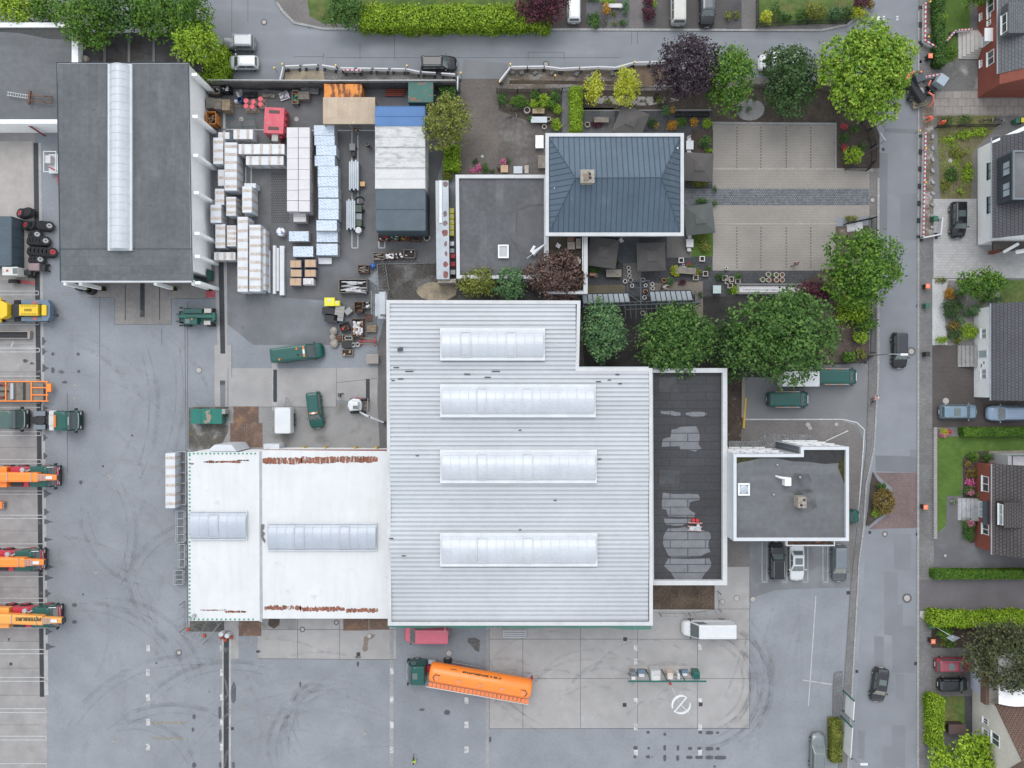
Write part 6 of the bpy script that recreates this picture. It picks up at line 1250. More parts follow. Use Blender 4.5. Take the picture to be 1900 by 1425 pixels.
def car(name,label,px,py,head,L,Wd,Ht,m,kind='hatch',cat='car',base=0.0,roofm=None,rails=None,sunroof=False,group=None,glassroof=False,rim=RIM,tail=TAILL):
 c=W(px,py,Ht*.55);t=thing(name,label,cat,(c.x,c.y,base),head,group)
 h=L/2;w=Wd/2
 K=dict(hatch=(-.49,.27,-.44,.10,.88,.98),suv=(-.49,.27,-.46,.12,.95,1.08),wagon=(-.49,.22,-.45,.06,.90,.98),sedan=(-.36,.24,-.22,.06,.88,.95),van=(-.5,.37,-.49,.22,1.05,1.25),jeep=(-.47,.16,-.46,.12,1.0,1.12),mini=(-.49,.30,-.45,.12,.86,.95))[kind]
 xb0,xb1,xt0,xt1,zh,zc=K;xb0*=L;xb1*=L;xt0*=L;xt1*=L
 zf=zh*.78 if kind!='jeep' else zh;zr=zc if kind in('hatch','suv','wagon','van','mini','jeep')else zc*.96
 if kind=='jeep':st=[(-h,w*.92,.95),(-h*.96,w*.97,zr),(xb1,w*.97,zc),(xb1+.05,w*.9,zh),(h*.92,w*.86,zf),(h,w*.80,zf*.9)]
 else:st=[(-h,w*.74,zr*.72),(-h*.97,w*.88,zr*.93),(-h*.88,w*.96,zr),(-h*.5,w,zr),(0,w,zc),(xb1*.98,w*.99,zc),(xb1+(h-xb1)*.35,w*.965,zh),(xb1+(h-xb1)*.72,w*.90,zh*.93),(h*.95,w*.78,zf*.92),(h,w*.58,zf*.68)]
 body=carbody(st).build('body',m,t,smooth=True)
 wb=w*.93;wt=w*(.74 if kind!='van' else.84)
 if kind=='jeep':wt=w*.84
 zb=zc-.05;zt=Ht
 rg=cabin(xb0,xb1,wb,zb,xt0,xt1,wt,zt)
 mb=MB();mb.loft(rg[:3]+[rg[3]]);cab=mb.build('roof',roofm or m,t,smooth=False)
 zt2=zt-.07;A=lambda x,y,z:Vector((x,y,z))
 f=[A(xb1,wb-.1,zb),A(xb1,-wb+.1,zb),A(xt1+.03,-wt+.1,zt2),A(xt1+.03,wt-.1,zt2)]
 q=inner([f[1],f[0],f[3],f[2]],.0,1,.12,.97);quadpanel(t,'windscreen',q,.02,CARGL)
 if kind!='van' or True:
  r_=[A(xb0,wb-.1,zb),A(xb0,-wb+.1,zb),A(xt0-.03,-wt+.1,zt2),A(xt0-.03,wt-.1,zt2)]
  quadpanel(t,'rear_window',inner(r_,.06,.94,.25 if kind!='van' else.45,.95),.02,CARGL)
 for s in(1,-1):
  sd=[A(xb0+.1,s*wb,zb),A(xb1-.1,s*wb,zb),A(xt1-.09,s*(wt+.02),zt2),A(xt0+.09,s*(wt+.02),zt2)]
  if s>0:sd=[sd[1],sd[0],sd[3],sd[2]]
  spans=((.06,.40),(.43,.70),(.73,.94))if kind in('suv','wagon')else(((.08,.46),(.5,.9))if kind!='van' else((.72,.96),))
  if s>0:spans=[(1-b_,1-a_)for a_,b_ in spans]
  for a_,b_ in spans:quadpanel(t,'side_window',inner(sd,a_,b_,.25 if kind!='van' else.15,.92 if kind!='van' else.75),.015,CARGL)
  mm=MB();xm=xb1-.28*(1 if kind!='van' else.5);mm.box(xm,s*(w+.09),zc-.02,.14,.2,.16);mm.build('wing_mirror',m if kind!='van' else BLACKP,t,bevel=.03)
  for xx,nm,ml in((h*.93,'headlight',HEADL),(-h*.965,'tail_light',tail)):
   lm=MB();z0=zf*.68 if nm=='headlight' else zr*.72
   ya,yb=s*w*.46,s*w*(.80 if nm=='headlight' else.86)
   if nm=='headlight':P=[(h*.90,ya,zf*.93),(h*.82,yb+s*.02,zf*.94),(h*.90,yb,zf*.74),(h*.985,ya,zf*.70)]
   else:P=[(-h*.90,ya*1.3,zr*.99),(-h*.88,yb+s*.06,zr*.97),(-h*.955,yb+s*.03,zr*.78),(-h*1.0,ya*1.3,zr*.74)]
   V=P+[(x_,y_,z_+.03)for x_,y_,z_ in P];lm.add(V,[(3,2,1,0),(4,5,6,7),(0,1,5,4),(1,2,6,5),(2,3,7,6),(3,0,4,7)]);lm.build(nm,ml,t)
  rw=.33 if kind in('suv','van','jeep')else.31
  for xx in(h*.62,-h*.60):wheel(t,xx,s*(w-.10),rw,.22,rim)
 for xx,nm in((h*.985,'front_plate'),(-h*1.0,'rear_plate')):
  pm=MB();pm.box(xx+(.02 if xx>0 else-.02),0,.45,.03,.5,.12);pm.build(nm,PLATE,t)
 bm_=MB();bm_.box(h*.93,0,.28,.12,w*1.3,.14);bm_.box(-h*.95,0,.30,.10,w*1.4,.14);bm_.build('bumper_trim',BLACKP,t)
 if rails:
  for s in(1,-1):rl=MB();rl.tube([(xt0+.25,s*(wt-.06),zt),(xt0+.4,s*(wt-.05),zt+.06),(xt1-.4,s*(wt-.05),zt+.06),(xt1-.25,s*(wt-.06),zt)],.022,5);rl.build('roof_rail',rails,t)
 if sunroof:sr=MB();sr.box((xt0*.45+xt1*.55),0,zt+.012,(xt1-xt0)*(.62 if glassroof else.3),wt*1.35,.03);sr.build('sunroof',CARGL,t)
 if kind=='van':
  rb=MB()
  for k in range(5):rb.box((xt0+xt1)/2-.1,(-2+k)*wt*.36,zt+.012,(xt1-xt0)*.86,.05,.025)
  rb.build('roof_rib',roofm or m,t)
 wp_=MB()
 for s in(.35,-.25):wp_.tube([(xb1+.03,s*w,zc+.03),(xb1-(xb1-xt1)*.35,(s-.3)*w,zc+(zt-zc)*.38)],.012,4)
 wp_.build('wiper',BLACKP,t)
 return t
car('parked_jeep','boxy silver-grey jeep with ribbed roof parked beside the green hedge',443,79,180,3.9,1.75,1.9,P_JEEP,'jeep',roofm=P_JEEP)
car('parked_car','white hatchback parked below the grey jeep',450,116,180,3.85,1.7,1.5,P_WHITE,'hatch')
car('parked_car','black estate car parked next to the street works barrier in the north street',814,117,0,4.5,1.85,1.6,P_BLACK,'suv',rails=STEEL)
car('parked_car','silver car with white roof parked in the driveway beside the wine-red tree',1065,6,90,4.9,1.8,1.5,P_SILVER,'wagon',base=.12,roofm=P_WHITE)
car('parked_minivan','white minibus with ribbed pale roof parked on the dark driveway',1259,8,90,5.0,1.95,1.9,P_SILVER,'suv',base=.12,roofm=paint('pale_roof',(.46,.45,.42),.6,coat=.1),cat='minivan')
car('parked_car','black car with grey roof parked at the right of the dark driveway',1312,14,270,4.8,1.85,1.55,P_BLACK,'suv',base=.12,roofm=P_DKGR)
car('parked_minivan','white van half hidden under the dark green tree',1446,114,180,5.0,2.0,2.1,P_WHITE,'van',cat='van')
car('parked_car','black car with panoramic roof parked on the white paved drive',1778,408,270,4.5,1.85,1.6,P_BLACK,'suv',base=.13,rails=STEEL,sunroof=True)
car('moving_car','black car driving down the street beneath the lamp arm',1670,650,270,4.5,1.85,1.5,P_BLACK,'hatch',roofm=paint('near_black',(.03,.032,.037),.25,coat=.3))
car('parked_car','blue-grey estate car with glass roof on the dark driveway',1779,764,0,4.7,1.85,1.6,P_BLUE,'suv',base=.13,sunroof=True,rails=P_SILVER)
car('parked_car','bright metallic blue car facing left in front of the tiled white house',1868,767,180,4.9,1.95,1.65,P_BLUE2,'suv',base=.13)
car('parked_car','dark red estate car half under the bronze-green tree',1771,1233,0,4.7,1.75,1.5,P_RED,'wagon',base=.13,roofm=paint('worn_red',(.24,.04,.06),.45),sunroof=True)
car('parked_car','small black car parked below the dark red estate car',1769,1270,0,3.75,1.65,1.45,P_BLACK,'mini',base=.13)
car('moving_car','small dark grey car driving down the southern end of the street',1632,1272,261,4.3,1.8,1.5,paint('charcoal_paint',(.022,.024,.028),.25,coat=.3),'hatch',sunroof=True)
car('parked_car','silver-green estate car standing at the bottom edge beside the sign hedge',1518,1398,88,4.9,1.85,1.5,paint('greyish_green_paint',(.15,.17,.17),metal=.3),'wagon',rails=STEEL)
car('parked_car','black estate car with roof rails, left one of three below the office',1442,1041,90,4.7,1.85,1.6,P_BLACK,'wagon',rails=P_SILVER)
car('parked_car','white saloon with black glass roof, middle one of three below the office',1479,1044,270,4.6,1.85,1.45,P_WHITE,'sedan',sunroof=True,glassroof=True)
car('parked_car','dark grey hatchback, right one of three below the office',1558,1046,270,4.6,1.85,1.55,P_DKGR,'hatch',roofm=P_GREY)
car('parked_van','faded red delivery van beneath the green safety net',791,1178,180,5.6,2.0,2.1,P_PINK,'van',cat='van')
def lightbar(t,x,z,w,m1=AMBL,ln='beacon_bar'):
 mb=MB();mb.box(x,0,z,.22,w,.14,m=0);mb.box(x,0,z+.003,.24,w*.4,.15,m=1);mb.build(ln,[m1,HEADL],t)
t=car('parked_van','white high-roof van parked right of the fuel island below the dark wing',1315,1168,180,6.4,2.0,2.6,P_WHITE,'van',cat='van')
t=car('service_van','long dark green service van parked at an angle beside the crates',552,655,7,6.3,2.0,2.4,P_GREEN,'van',cat='van');lightbar(t,1.1,2.43,1.3)
for x,y in((.3,-.3),(.25,.45),(-2.0,-.6)):mb=MB();mb.box(x,y,2.42,.22,.22,.12);mb.build('roof_vent',AMBL if y!=-.3 else BLACKP,t)
t=car('service_pickup','dark green off-road car with beacon bar parked on the gravel',584,761,277,4.6,1.85,1.8,P_GREEN,'suv',cat='car');lightbar(t,.35,1.83,1.0)
def rackvan(label,px,py):
 t=car('service_van',label,px,py,0,5.2,1.95,2.1,P_GREEN,'van',cat='van')
 for s in(1,-1):
  mb=MB();mb.tube([(-2.0,s*.95,2.15),(1.0,s*.95,2.15)],.035,5);mb.build('side_rack',P_SILVER,t)
  for x in(-1.4,0):mb=MB();mb.box(x,s*.95,2.1,.3,.1,.12);mb.build('marker_lamp',AMBL,t)
 mb=MB();mb.box(2.35,0,1.13,.08,1.0,.02);mb.build('bonnet_decal',P_WHITE,t);return t
rackvan('green service van with roof racks pulling the white box trailer, upper of two',1554,699)
rackvan('green service van with roof racks below the tree, lower of two',1464,741)
car('parked_car','small green car almost hidden behind the right wall of the office',1568,958,0,3.7,1.6,1.4,P_GREEN,'mini')
def box_trailer(label,px,py,rz,L,Wd,Ht,z0=.5):
 c=W(px,py,Ht*.8);t=thing('box_trailer',label,'trailer',(c.x,c.y,0),rz)
 mb=MB();mb.box(0,0,z0,L,Wd,Ht-z0);mb.build('box_body',mat('white_trailer_panel',(.54,.55,.56),.5,vary=((.8,.04),)),t,bevel=.04)
 mb=MB();mb.box(0,0,z0-.12,L*.98,Wd*.8,.11);
 mb.tube([(L/2,.5,z0-.05),(L/2+1.2,0,z0-.05)],.05,5);mb.tube([(L/2,-.5,z0-.05),(L/2+1.2,0,z0-.05)],.05,5);mb.build('drawbar',STEEL,t)
 for x in(-.35,.4):
  for s in(1,-1):wheel(t,x,s*(Wd/2+.02),.33,.2)
 for s in(1,-1):mb=MB();mb.box(.02,s*(Wd/2+.05),.68,1.7,.26,.05);mb.build('mudguard',BLACKP,t)
 mb=MB();mb.cyl(L/2+1.15,0,z0-.1,z0+.5,.05,n=8);mb.build('jockey_wheel',STEEL,t)
 for x in(-L/2+.1,L/2-.1):
  for s in(1,-1):mb=MB();mb.box(x,s*(Wd/2-.1),Ht,.12,.12,.04);mb.build('corner_cap',P_SILVER,t)
 return t
box_trailer('white box trailer with twin axle standing on the gravel yard',526,780,90,3.2,1.95,2.2)
box_trailer('long white box trailer hidden partly under the huge tree',1484,703,0,4.6,1.9,2.2)
# ---- trucks
def truck_cab(t,x0,L,Wd,Ht,m,z0=.55,sun=True):
 """cab-over cab, front at x0, raked windscreen between zm and zk"""
 w=Wd/2;rings=[];hh=Ht-z0;zm=z0+hh*.42;zk=z0+hh*.86
 for z,xf,ww,xr in((z0,x0-.04,w*.97,x0-L),(z0+hh*.2,x0,w,x0-L),(zm,x0-.02,w,x0-L),(zk,x0-.52,w*.96,x0-L+.03),(z0+hh*.96,x0-.75,w*.9,x0-L+.12),(Ht,x0-1.0,w*.78,x0-L+.3)):
  rings.append([(xr,ww-.08,z),(xr+.08,ww,z),(xf-.3,ww,z),(xf-.08,ww*.93,z),(xf,ww*.7,z),(xf,-ww*.7,z),(xf-.08,-ww*.93,z),(xf-.3,-ww,z),(xr+.08,-ww,z),(xr,-ww+.08,z)])
 mb=MB();mb.loft(rings);mb.build('cab',m,t)
 quadpanel(t,'windscreen',[(x0+.0,-w*.86,zm+.02),(x0+.0,w*.86,zm+.02),(x0-.50,w*.84,zk),(x0-.50,-w*.84,zk)],.03,CARGL)
 mb=MB();mb.tube([(x0-.18,w*.96,zm+.1),(x0+.06,w*.7,zm-.02),(x0+.09,0,zm-.03),(x0+.06,-w*.7,zm-.02),(x0-.18,-w*.96,zm+.1)],.05,5);mb.build('front_trim',P_SILVER,t)
 for s in(1,-1):
  q=[(x0-.35,s*(w+.005),zm+.05),(x0-1.15,s*(w+.005),zm+.05),(x0-1.1,s*w*.985,zk-.1),(x0-.6,s*w*.985,zk-.1)]
  mb=MB();mb.panel(*q,t=.02*s);mb.build('side_window',CARGL,t)
  mb=MB();mb.box(x0-.05,s*(w+.18),zm,.16,.28,.5);mb.build('wing_mirror',BLACKP,t)
  mb=MB();mb.box(x0+.01,s*w*.72,.75,.06,.4,.2);mb.build('headlight',HEADL,t)
 mb=MB();mb.box(x0-.02,0,.42,.3,Wd*.98,.35);mb.build('bumper',BLACKP,t,bevel=.03)
 if sun:mb=MB();mb.box(x0-.48,0,zk+.02,.3,Wd*.9,.06);mb.build('sun_visor',mat('smoked_visor',(.06,.07,.08),.3),t)
def axle(t,x,Wd,r=.5,dual=False,rim=RIM):
 for s in(1,-1):wheel(t,x,s*(Wd/2-(.28 if dual else.17)),r,.55 if dual else.32,rim)
hx,hy=772,1248
t=thing('tank_truck','green truck tractor with long orange tank semi-trailer below the silver hall','tank truck',W(880,1262,0),-10)
rt=Vector(t.location)
def in_t(px,py,z):
 v=W(px,py,z)-rt;a=R(10);return Vector((v.x*math.cos(a)-v.y*math.sin(a),v.x*math.sin(a)+v.y*math.cos(a),z))
ca=thing('tractor_unit',None,None,(0,0,0));ca.name='tractor_unit';ca.parent=t
c0=in_t(772,1251,2.6);ca.location=(c0.x,c0.y,0);ca.rotation_euler=(0,0,R(180+10))
mbx=MB();mbx.box(-2.9,0,.55,5.2,.85,.35);mbx.build('chassis',MATS['crane_red_paint'],ca)
for x_ in(-1.6,):
 mb=MB();mb.box(x_-.2,.95,.45,.9,.45,.6);mb.box(x_-.2,-.95,.45,.9,.45,.6);mb.build('side_tank',P_SILVER,ca)
truck_cab(ca,1.15,2.3,2.5,3.3,P_GREEN)
mb=MB();mb.box(.05,0,3.30,.6,.75,.04);mb.build('roof_hatch',CARGL,ca)
for x_,du in((.1,0),(-3.7,1)):axle(ca,x_,2.5,.5,du)
T0,T1=in_t(797,1246,2.4),in_t(986,1280,2.4);TL=T1.x-T0.x;ty=(T0.y+T1.y)/2
mb=MB();rings=[];n=20
for x_,f in((0,.60),(.06,.80),(.25,.95),(.6,1),(TL-.6,1),(TL-.25,.95),(TL-.06,.80),(TL,.60)):
 rings.append([(T0.x+x_,ty+1.25*f*math.cos(6.2832*k/n),2.25+1.1*f*math.sin(6.2832*k/n))for k in range(n)])
mb.loft(rings);mb.build('tank',P_ORNG,t,smooth=True)
mb=MB();mb.box(T0.x+TL/2,ty,.95,TL*.98,.9,.3);mb.build('trailer_frame',REDST,t)
mb=MB()
for k in range(int(TL/.5)):mb.box(T0.x+.4+k*.5,ty-1.32,3.0,.42,.55,.04)
mb.build('catwalk',mat('orange_grating',(.62,.17,.05),.6),t)
mb=MB();mb.tube([(T0.x-.1,ty-1.62,3.1),(T1.x-.1,ty-1.62,3.1)],.035,5);mb.build('handrail',P_SILVER,t)
for k in range(5):
 x_=T0.x+1.0+k*(TL-2)/4;mb=MB();mb.cyl(x_,ty-.25,3.28,3.42,.28,n=12);mb.build('manlid',mat('lid_orange',(.62,.22,.08),.5),t)
 mb=MB();mb.cyl(x_+.25,ty-.1,3.33,3.5,.07,n=8);mb.build('valve',P_SILVER,t)
for x_ in(T0.x+.9,T1.x-.9):
 mb=MB();mb.tube([(x_+(.5 if x_<0 else-.5),ty+.1,3.34),(x_-(.1 if x_<0 else-.1),ty+.15,3.4),(x_-(.35 if x_<0 else-.4),ty-.2,3.38),(x_-(.1 if x_<0 else-.1),ty-.7,3.3)],.04,5);mb.build('hose',DARK,t)
for k in range(3):axle(t,T1.x-3.6+k*1.25,2.5,.5,True)
mb=MB();mb.box(T0.x+4.3,ty+1.15,.6,3.4,.12,.5);mb.build('side_guard',STEEL,t)
mb=MB();mb.box(T1.x-.1,ty+.95,.6,.25,.3,1.1);mb.build('tail_lamp_bracket',REDST,t)
INK=mat('dark_lettering',(.012,.05,.035),.6)
text('PETERBURS',.95,INK,t,(T0.x+6.4,ty+.86,3.085),(R(-40),0,R(180)),ext=.02)
text('05242',.34,INK,t,(T0.x+2.9,ty+.98,2.97),(R(-48),0,R(180)),ext=.02)
t=thing('tractor_truck','green tractor truck with grey chassis deck parked half out of its bay','truck',W(98,780.5,1.8)*Vector((1,1,0)),0)
mb=MB();mb.box(-.6,0,.6,5.4,.85,.35);mb.build('chassis',BLACKP,t)
truck_cab(t,2.95,2.35,2.45,3.0,P_GREEN)
mb=MB();mb.box(1.0,0,3.0,.25,1.5,.16);mb.build('beacon_bar',AMBL,t)
mb=MB();mb.box(-.25,0,1.0,1.3,1.3,.12);mb.box(-.35,.95,.7,.9,.55,.5);mb.box(-.35,-.95,.7,.9,.55,.5);mb.build('deck_plate',mat('pale_aluminium',(.5,.49,.47),.5,metal=.2),t)
for s in(1,-1):mb=MB();mb.box(-2.1,s*.85,1.02,1.5,.6,.08);mb.build('mudguard',P_GREY,t,bevel=.03)
mb=MB();mb.cyl(-1.9,0,1.0,1.15,.55,n=14);mb.build('fifth_wheel',BLACKP,t)
for x_,du in((1.9,0),(-2.1,1)):axle(t,x_,2.4,.5,du)
mb=MB();mb.box(2.42,0,2.62,.06,1.0,.12);mb.build('white_sunstrip',P_WHITE,t)
t=thing('tractor_truck','green truck with open chassis in its bay at the left edge, left one of two','truck',W(1,778,1.8)*Vector((1,1,0)),0)
mb=MB();mb.box(-1.5,0,.6,6,.85,.35);mb.build('chassis',REDST,t)
truck_cab(t,2.75,2.3,2.45,3.0,paint('dull_green_paint',(.035,.075,.065)))
mb=MB();mb.box(-.1,0,3.0,.25,1.6,.16);mb.build('beacon_bar',AMBL,t)
for x_,du in((1.7,0),(-2.1,1)):axle(t,x_,2.4,.5,du)
mb=MB();mb.box(-2.6,0,.98,2.6,2.2,.1);mb.build('deck_plate',BLACKP,t)
def crane(label,py,xe,xb,slope=0.0,letters=False,amber=P_ORNG):
 """xe: pixel of the cab front, xb: pixel of the boom head"""
 t=thing('mobile_crane',label,'crane',W(xe,py,2)*Vector((1,1,0)),0)
 yb=0
 mb=MB();mb.box(-6.5,0,.75,13,2.3,.75);mb.build('carrier',P_CRED,t,bevel=.04)
 w=1.27
 for k,x_ in enumerate((-1.7,-4.6,-6.4,-9.2)):axle(t,x_,2.6,.62,False,REDST)
 truck_cab(t,.0,2.6,2.6,2.35,P_GREEN,sun=True)
 mb=MB();mb.box(-1.95,.85,1.6,1.8,.8,.78);mb.box(-1.95,-.85,1.6,1.8,.75,.7);mb.build('engine_cover',P_GREEN,t,bevel=.05)
 mb=MB();mb.box(-4.1,.85,1.5,2.4,.75,.65);mb.box(-4.0,-.9,1.5,1.8,.7,.5);mb.build('deck_cover',P_CRED,t,bevel=.04)
 mb=MB();mb.box(-4.5,-.9,2.0,1.4,.6,.12);mb.build('step_grate',BLACKP,t)
 mb=MB();mb.cyl(-3.6,.9,2.15,2.55,.28,n=12);mb.tube([(-3.4,.75,2.3),(-2.9,.8,2.6),(-2.7,.95,2.2)],.12,6);mb.build('exhaust_stack',P_SILVER,t)
 mb=MB();mb.box(-7.7,0,1.5,4.2,2.5,.9);mb.build('superstructure',amber,t,bevel=.05)
 mb=MB();mb.box(-9.0,.9,1.6,2.4,.8,1.5);mb.build('operator_cab',P_GREEN,t,bevel=.08)
 xh=W(xb,py,2.8).x-W(xe,py,2).x
 a0=Vector((-12.5,.15+slope*2,3.0));a1=Vector((xh-2.5,.05-slope,2.85))
 def rb(p,hw,hh):return[(p.x,p.y-hw,p.z-hh),(p.x,p.y+hw,p.z-hh),(p.x,p.y+hw,p.z+hh*.7),(p.x,p.y+hw*.6,p.z+hh),(p.x,p.y-hw*.6,p.z+hh),(p.x,p.y-hw,p.z+hh*.7)]
 mb=MB();mb.loft([rb(a0,.62,.5),rb(a1,.56,.46)]);bo=mb.build('boom',amber,t)
 mb=MB();
 for k in range(3):p=a0.lerp(a1,.42+.29*k*.9);mb.box(p.x,p.y,p.z-.5,.08,1.06,1.02)
 mb.build('boom_collar',STEEL,bo)
 mb=MB();a2=Vector((xh-.3,0-slope,2.7));mb.loft([rb(a1,.42,.36),rb(a2,.3,.3)]);hd=mb.build('boom_head',amber,bo)
 mb=MB()
 for k in range(6):p=a1.lerp(a2,.02+k*.08);mb.box(p.x-.0,p.y,p.z+.38,.06,.8,.06)
 mb.build('head_ladder',P_SILVER,bo)
 mb=MB();mb.cyl(a2.x,a2.z-.1,a2.y-.3,a2.y+.3,.32,n=12,ax='y');mb.build('sheave',BLACKP,bo)
 mb=MB();p=a1.lerp(a2,.62);mb.box(p.x,p.y,p.z+.33,.8,.35,.1);mb.build('cable_guide',P_WHITE,bo)
 mb=MB();mb.tube([(-2.2,1.15,2.35),(.0,1.2,2.0)],.04,5);mb.build('handrail',P_SILVER,t)
 if letters:text('PETERBURS',.62,INK,bo,(a1.x-1.6,a1.y+.28,a1.z+.56),(0,0,R(180)))
 return t
crane('orange and red mobile crane with green cab, uppermost of the three',884.5,100,111)
crane('orange and red mobile crane with green cab and shortest reach, middle one of three',1040.5,72,87)
crane('mobile crane with pale orange lettered boom, lowest of the three',1145,104,120,.15,True,P_AMBER)
t=thing('flatbed_trailer','orange framed flatbed trailer with wooden deck in its bay','trailer',W(40,726,.9)*Vector((1,1,0)),0)
x0,x1=-10.0,3.3
mb=MB();mb.box(-3.6,0,.75,12.6,2.3,.14);mb.build('deck',mat('deck_planks',(.19,.165,.14),.85,vary=((1,.2),(6,.15)),seams=(3,.2,0,.6,.02)),t)
mb=MB()
for y in(-1.22,1.22):mb.box(-3.2,y,.7,13.2,.14,.3)
for x in(-8,-5,-1.9,1.3,3.2):mb.box(x,0,.92,.14,2.5,.12)
for y in(-.45,.45):mb.box(2.3,y,.93,2.2,.14,.12)
mb.box(3.55,.45,.8,.5,1.0,.35);mb.build('frame',P_ORNG,t)
mb=MB()
for y in(-.75,0,.75):mb.box(-2.9,y,.90,1.9 if y else 2.6,.22,.08)
mb.box(.35,0,.90,.28,2.3,.08);mb.build('wheel_ramp',BLACKP,t)
mb=MB();mb.box(-1.0,0,.95,.35,2.0,.3);mb.build('toolbox',P_SILVER,t)
mb=MB();mb.tube([(-3.6,-.9,1.0),(-3.0,-1.0,1.1),(-2.0,-.6,1.1)],.04,5);mb.tube([(-3.5,.9,1.0),(-2.7,1.0,1.1),(-1.4,.6,1.1)],.04,5);mb.build('chain',REDST,t)
for x in(-6.5,-5.2,-3.9):axle(t,x,2.4,.42,True)
t=thing('forage_machine','yellow and blue-grey wheeled crane carrier in its bay at the left edge','machine',W(50,576,1.6)*Vector((1,1,0)),0)
mb=MB();mb.box(-2.0,0,.7,9.5,1.6,.6);mb.build('chassis',P_BLGR,t)
mb=MB();mb.box(.55,0,1.3,2.3,1.35,.9,m=0)
for k in range(10):mb.box(-.35+k*.2,.5,2.2,.08,.25,.02,m=1);mb.box(-.35+k*.2,-.5,2.2,.08,.25,.02,m=1)
mb.box(.5,0,2.2,.9,.3,.04,m=1);mb.build('engine_hood',[P_YEL,mat('hood_slot',(.25,.16,.01),.6)],t,bevel=.04)
for s in(1,-1):
 mb=MB();mb.box(.7,s*1.05,1.0,3.0,.55,.5);mb.build('fender',P_BLGR,t,bevel=.05)
 mb=MB();mb.box(.9,s*.98,1.51,.45,.3,.02);mb.build('warning_plate',mat('red_white_warning',(.55,.12,.12),.6,seams=(.2,.12,R(45),.9,.05)),t)
 for x in(1.6,-1.5,-4):wheel(t,x,s*1.1,.62,.5)
mb=MB();mb.prism([(1.9,-1.3),(2.6,-1.3),(2.9,-.7),(2.9,.7),(2.6,1.3),(1.9,1.3)],.8,1.7,m=0);mb.box(2.3,0,1.7,.6,1.3,.25,m=1);mb.build('counterweight',[P_BLGR,P_YEL],t,bevel=.04)
mb=MB();mb.prism([(-4.8,-1.0),(-2.6,-1.1),(-1.9,-.7),(-1.9,.7),(-2.6,1.1),(-4.8,1.0)],1.3,2.5);mb.build('operator_cab',P_YEL,t,bevel=.06)
mb=MB();mb.box(-3.0,0,2.51,.35,.55,.04);mb.build('roof_hatch',P_SILVER,t)
mb=MB();mb.box(-1.2,0,1.3,1.1,1.6,.5);mb.build('turntable',BLACKP,t)
for s in(1,-1):mb=MB();mb.box(-3.0,s*1.3,2.0,.35,.45,.3);mb.build('mirror_box',P_YEL,t)
mb=MB();mb.cyl(3.35,.55*-1,.9,1.1,.2,n=10);mb.build('hitch',BLACKP,t)
t=thing('conveyor_beam','long grey steel channel beam lying in a bay at the left edge','steel beam',W(20,622,0),0)
mb=MB();mb.box(-1.6,0,.1,8.5,.75,.12,m=0);mb.box(-1.6,.42,.1,8.5,.08,.5,m=1);mb.box(-1.6,-.42,.1,8.5,.08,.5,m=1);mb.box(2.65,0,.1,.3,.95,.55,m=1);mb.build('channel',[BLACKP,mat('beam_grey',(.27,.24,.22),.7)],t)
t=thing('orange_bucket','small orange grab cut by the left edge between two cranes','bucket',W(4,936,0),0)
mb=MB();mb.box(-.3,0,.1,1.4,.9,.6);mb.build('shell',P_ORNG,t,bevel=.05);mb=MB()
for k in range(4):mb.box(.45,-.35+k*.23,.1,.3,.08,.5)
mb.build('tine',P_SILVER,t)
t=thing('telehandler','dark green telescopic handler with fork carriage standing beside the drain','telehandler',W(365,588,1.4)*Vector((1,1,0)),0)
mb=MB();mb.box(.1,0,.7,4.2,1.2,.7);mb.build('chassis',P_GREEN,t,bevel=.04)
mb=MB();mb.box(.2,.02,1.5,4.6,.38,.45);mb.box(2.3,0,1.3,.35,.9,.6);mb.build('boom',paint('green_boom',(.004,.085,.065),.4,coat=.2),t,bevel=.03)
mb=MB();mb.box(-.35,-.62,1.3,1.6,.75,1.2);cb=mb.build('cab',P_GREEN,t,bevel=.06);mb=MB();mb.box(-.7,-.62,2.505,.55,.55,.03);mb.build('roof_glass',CARGL,cb)
mb=MB();mb.box(-.4,.72,.9,2.3,.6,.75);mb.build('engine_cover',P_GREEN,t,bevel=.05)
mb=MB();mb.box(1.45,.75,1.3,.85,.55,.4);mb.box(1.35,-.75,1.3,.8,.5,.3);mb.build('side_box',mat('pale_cover',(.42,.40,.37),.7),t,bevel=.03)
mb=MB();mb.box(-2.2,0,.3,.18,1.5,.9);mb.box(-2.6,.45,.3,.8,.12,.06);mb.box(-2.6,-.45,.3,.8,.12,.06);mb.build('fork_carriage',BLACKP,t)
for x in(-1.45,1.5):
 for s in(1,-1):wheel(t,x,s*.95,.52,.38,GREEN)
for s in(1,-1):mb=MB();mb.box(-1.75,s*1.1,1.7,.35,.2,.3);mb.build('wing_mirror',BLACKP,t)
mb=MB();mb.cyl(-.1,-.35,2.5,2.65,.1,n=8);mb.build('beacon',AMBL,t)
t=thing('mini_excavator','white mini excavator with bent arm next to the silver hall','excavator',W(662,752,1.2)*Vector((1,1,0)),0)
for s in(1,-1):
 mb=MB();mb.box(0,s*.78-.1,.0,2.0,.36,.5);mb.build('track',BLACKP,t,bevel=.12)
mb=MB();mb.box(0,-.1,.25,.9,1.2,.35);mb.build('undercarriage',STEEL,t)
mb=MB();mb.prism([(.6,-.6),(.65,.35),(.3,.8),(-.5,.85),(-1.05,.5),(-1.15,-.1),(-.85,-.75)],.6,1.35);mb.build('engine_cover',P_WHITE,t,bevel=.14)
mb=MB();mb.box(-.15,-.05,1.2,1.05,1.0,1.15);cb=mb.build('cab',P_WHITE,t,bevel=.08);mb=MB();mb.box(0.05,-.22,2.355,.62,.42,.02);mb.build('roof_glass',CARGL,cb)
mb=MB();mb.tube([(-.2,.98,1.1),(.2,1.0,1.15),(.55,.75,1.15)],.05,5);mb.build('red_stripe',REDST,t)
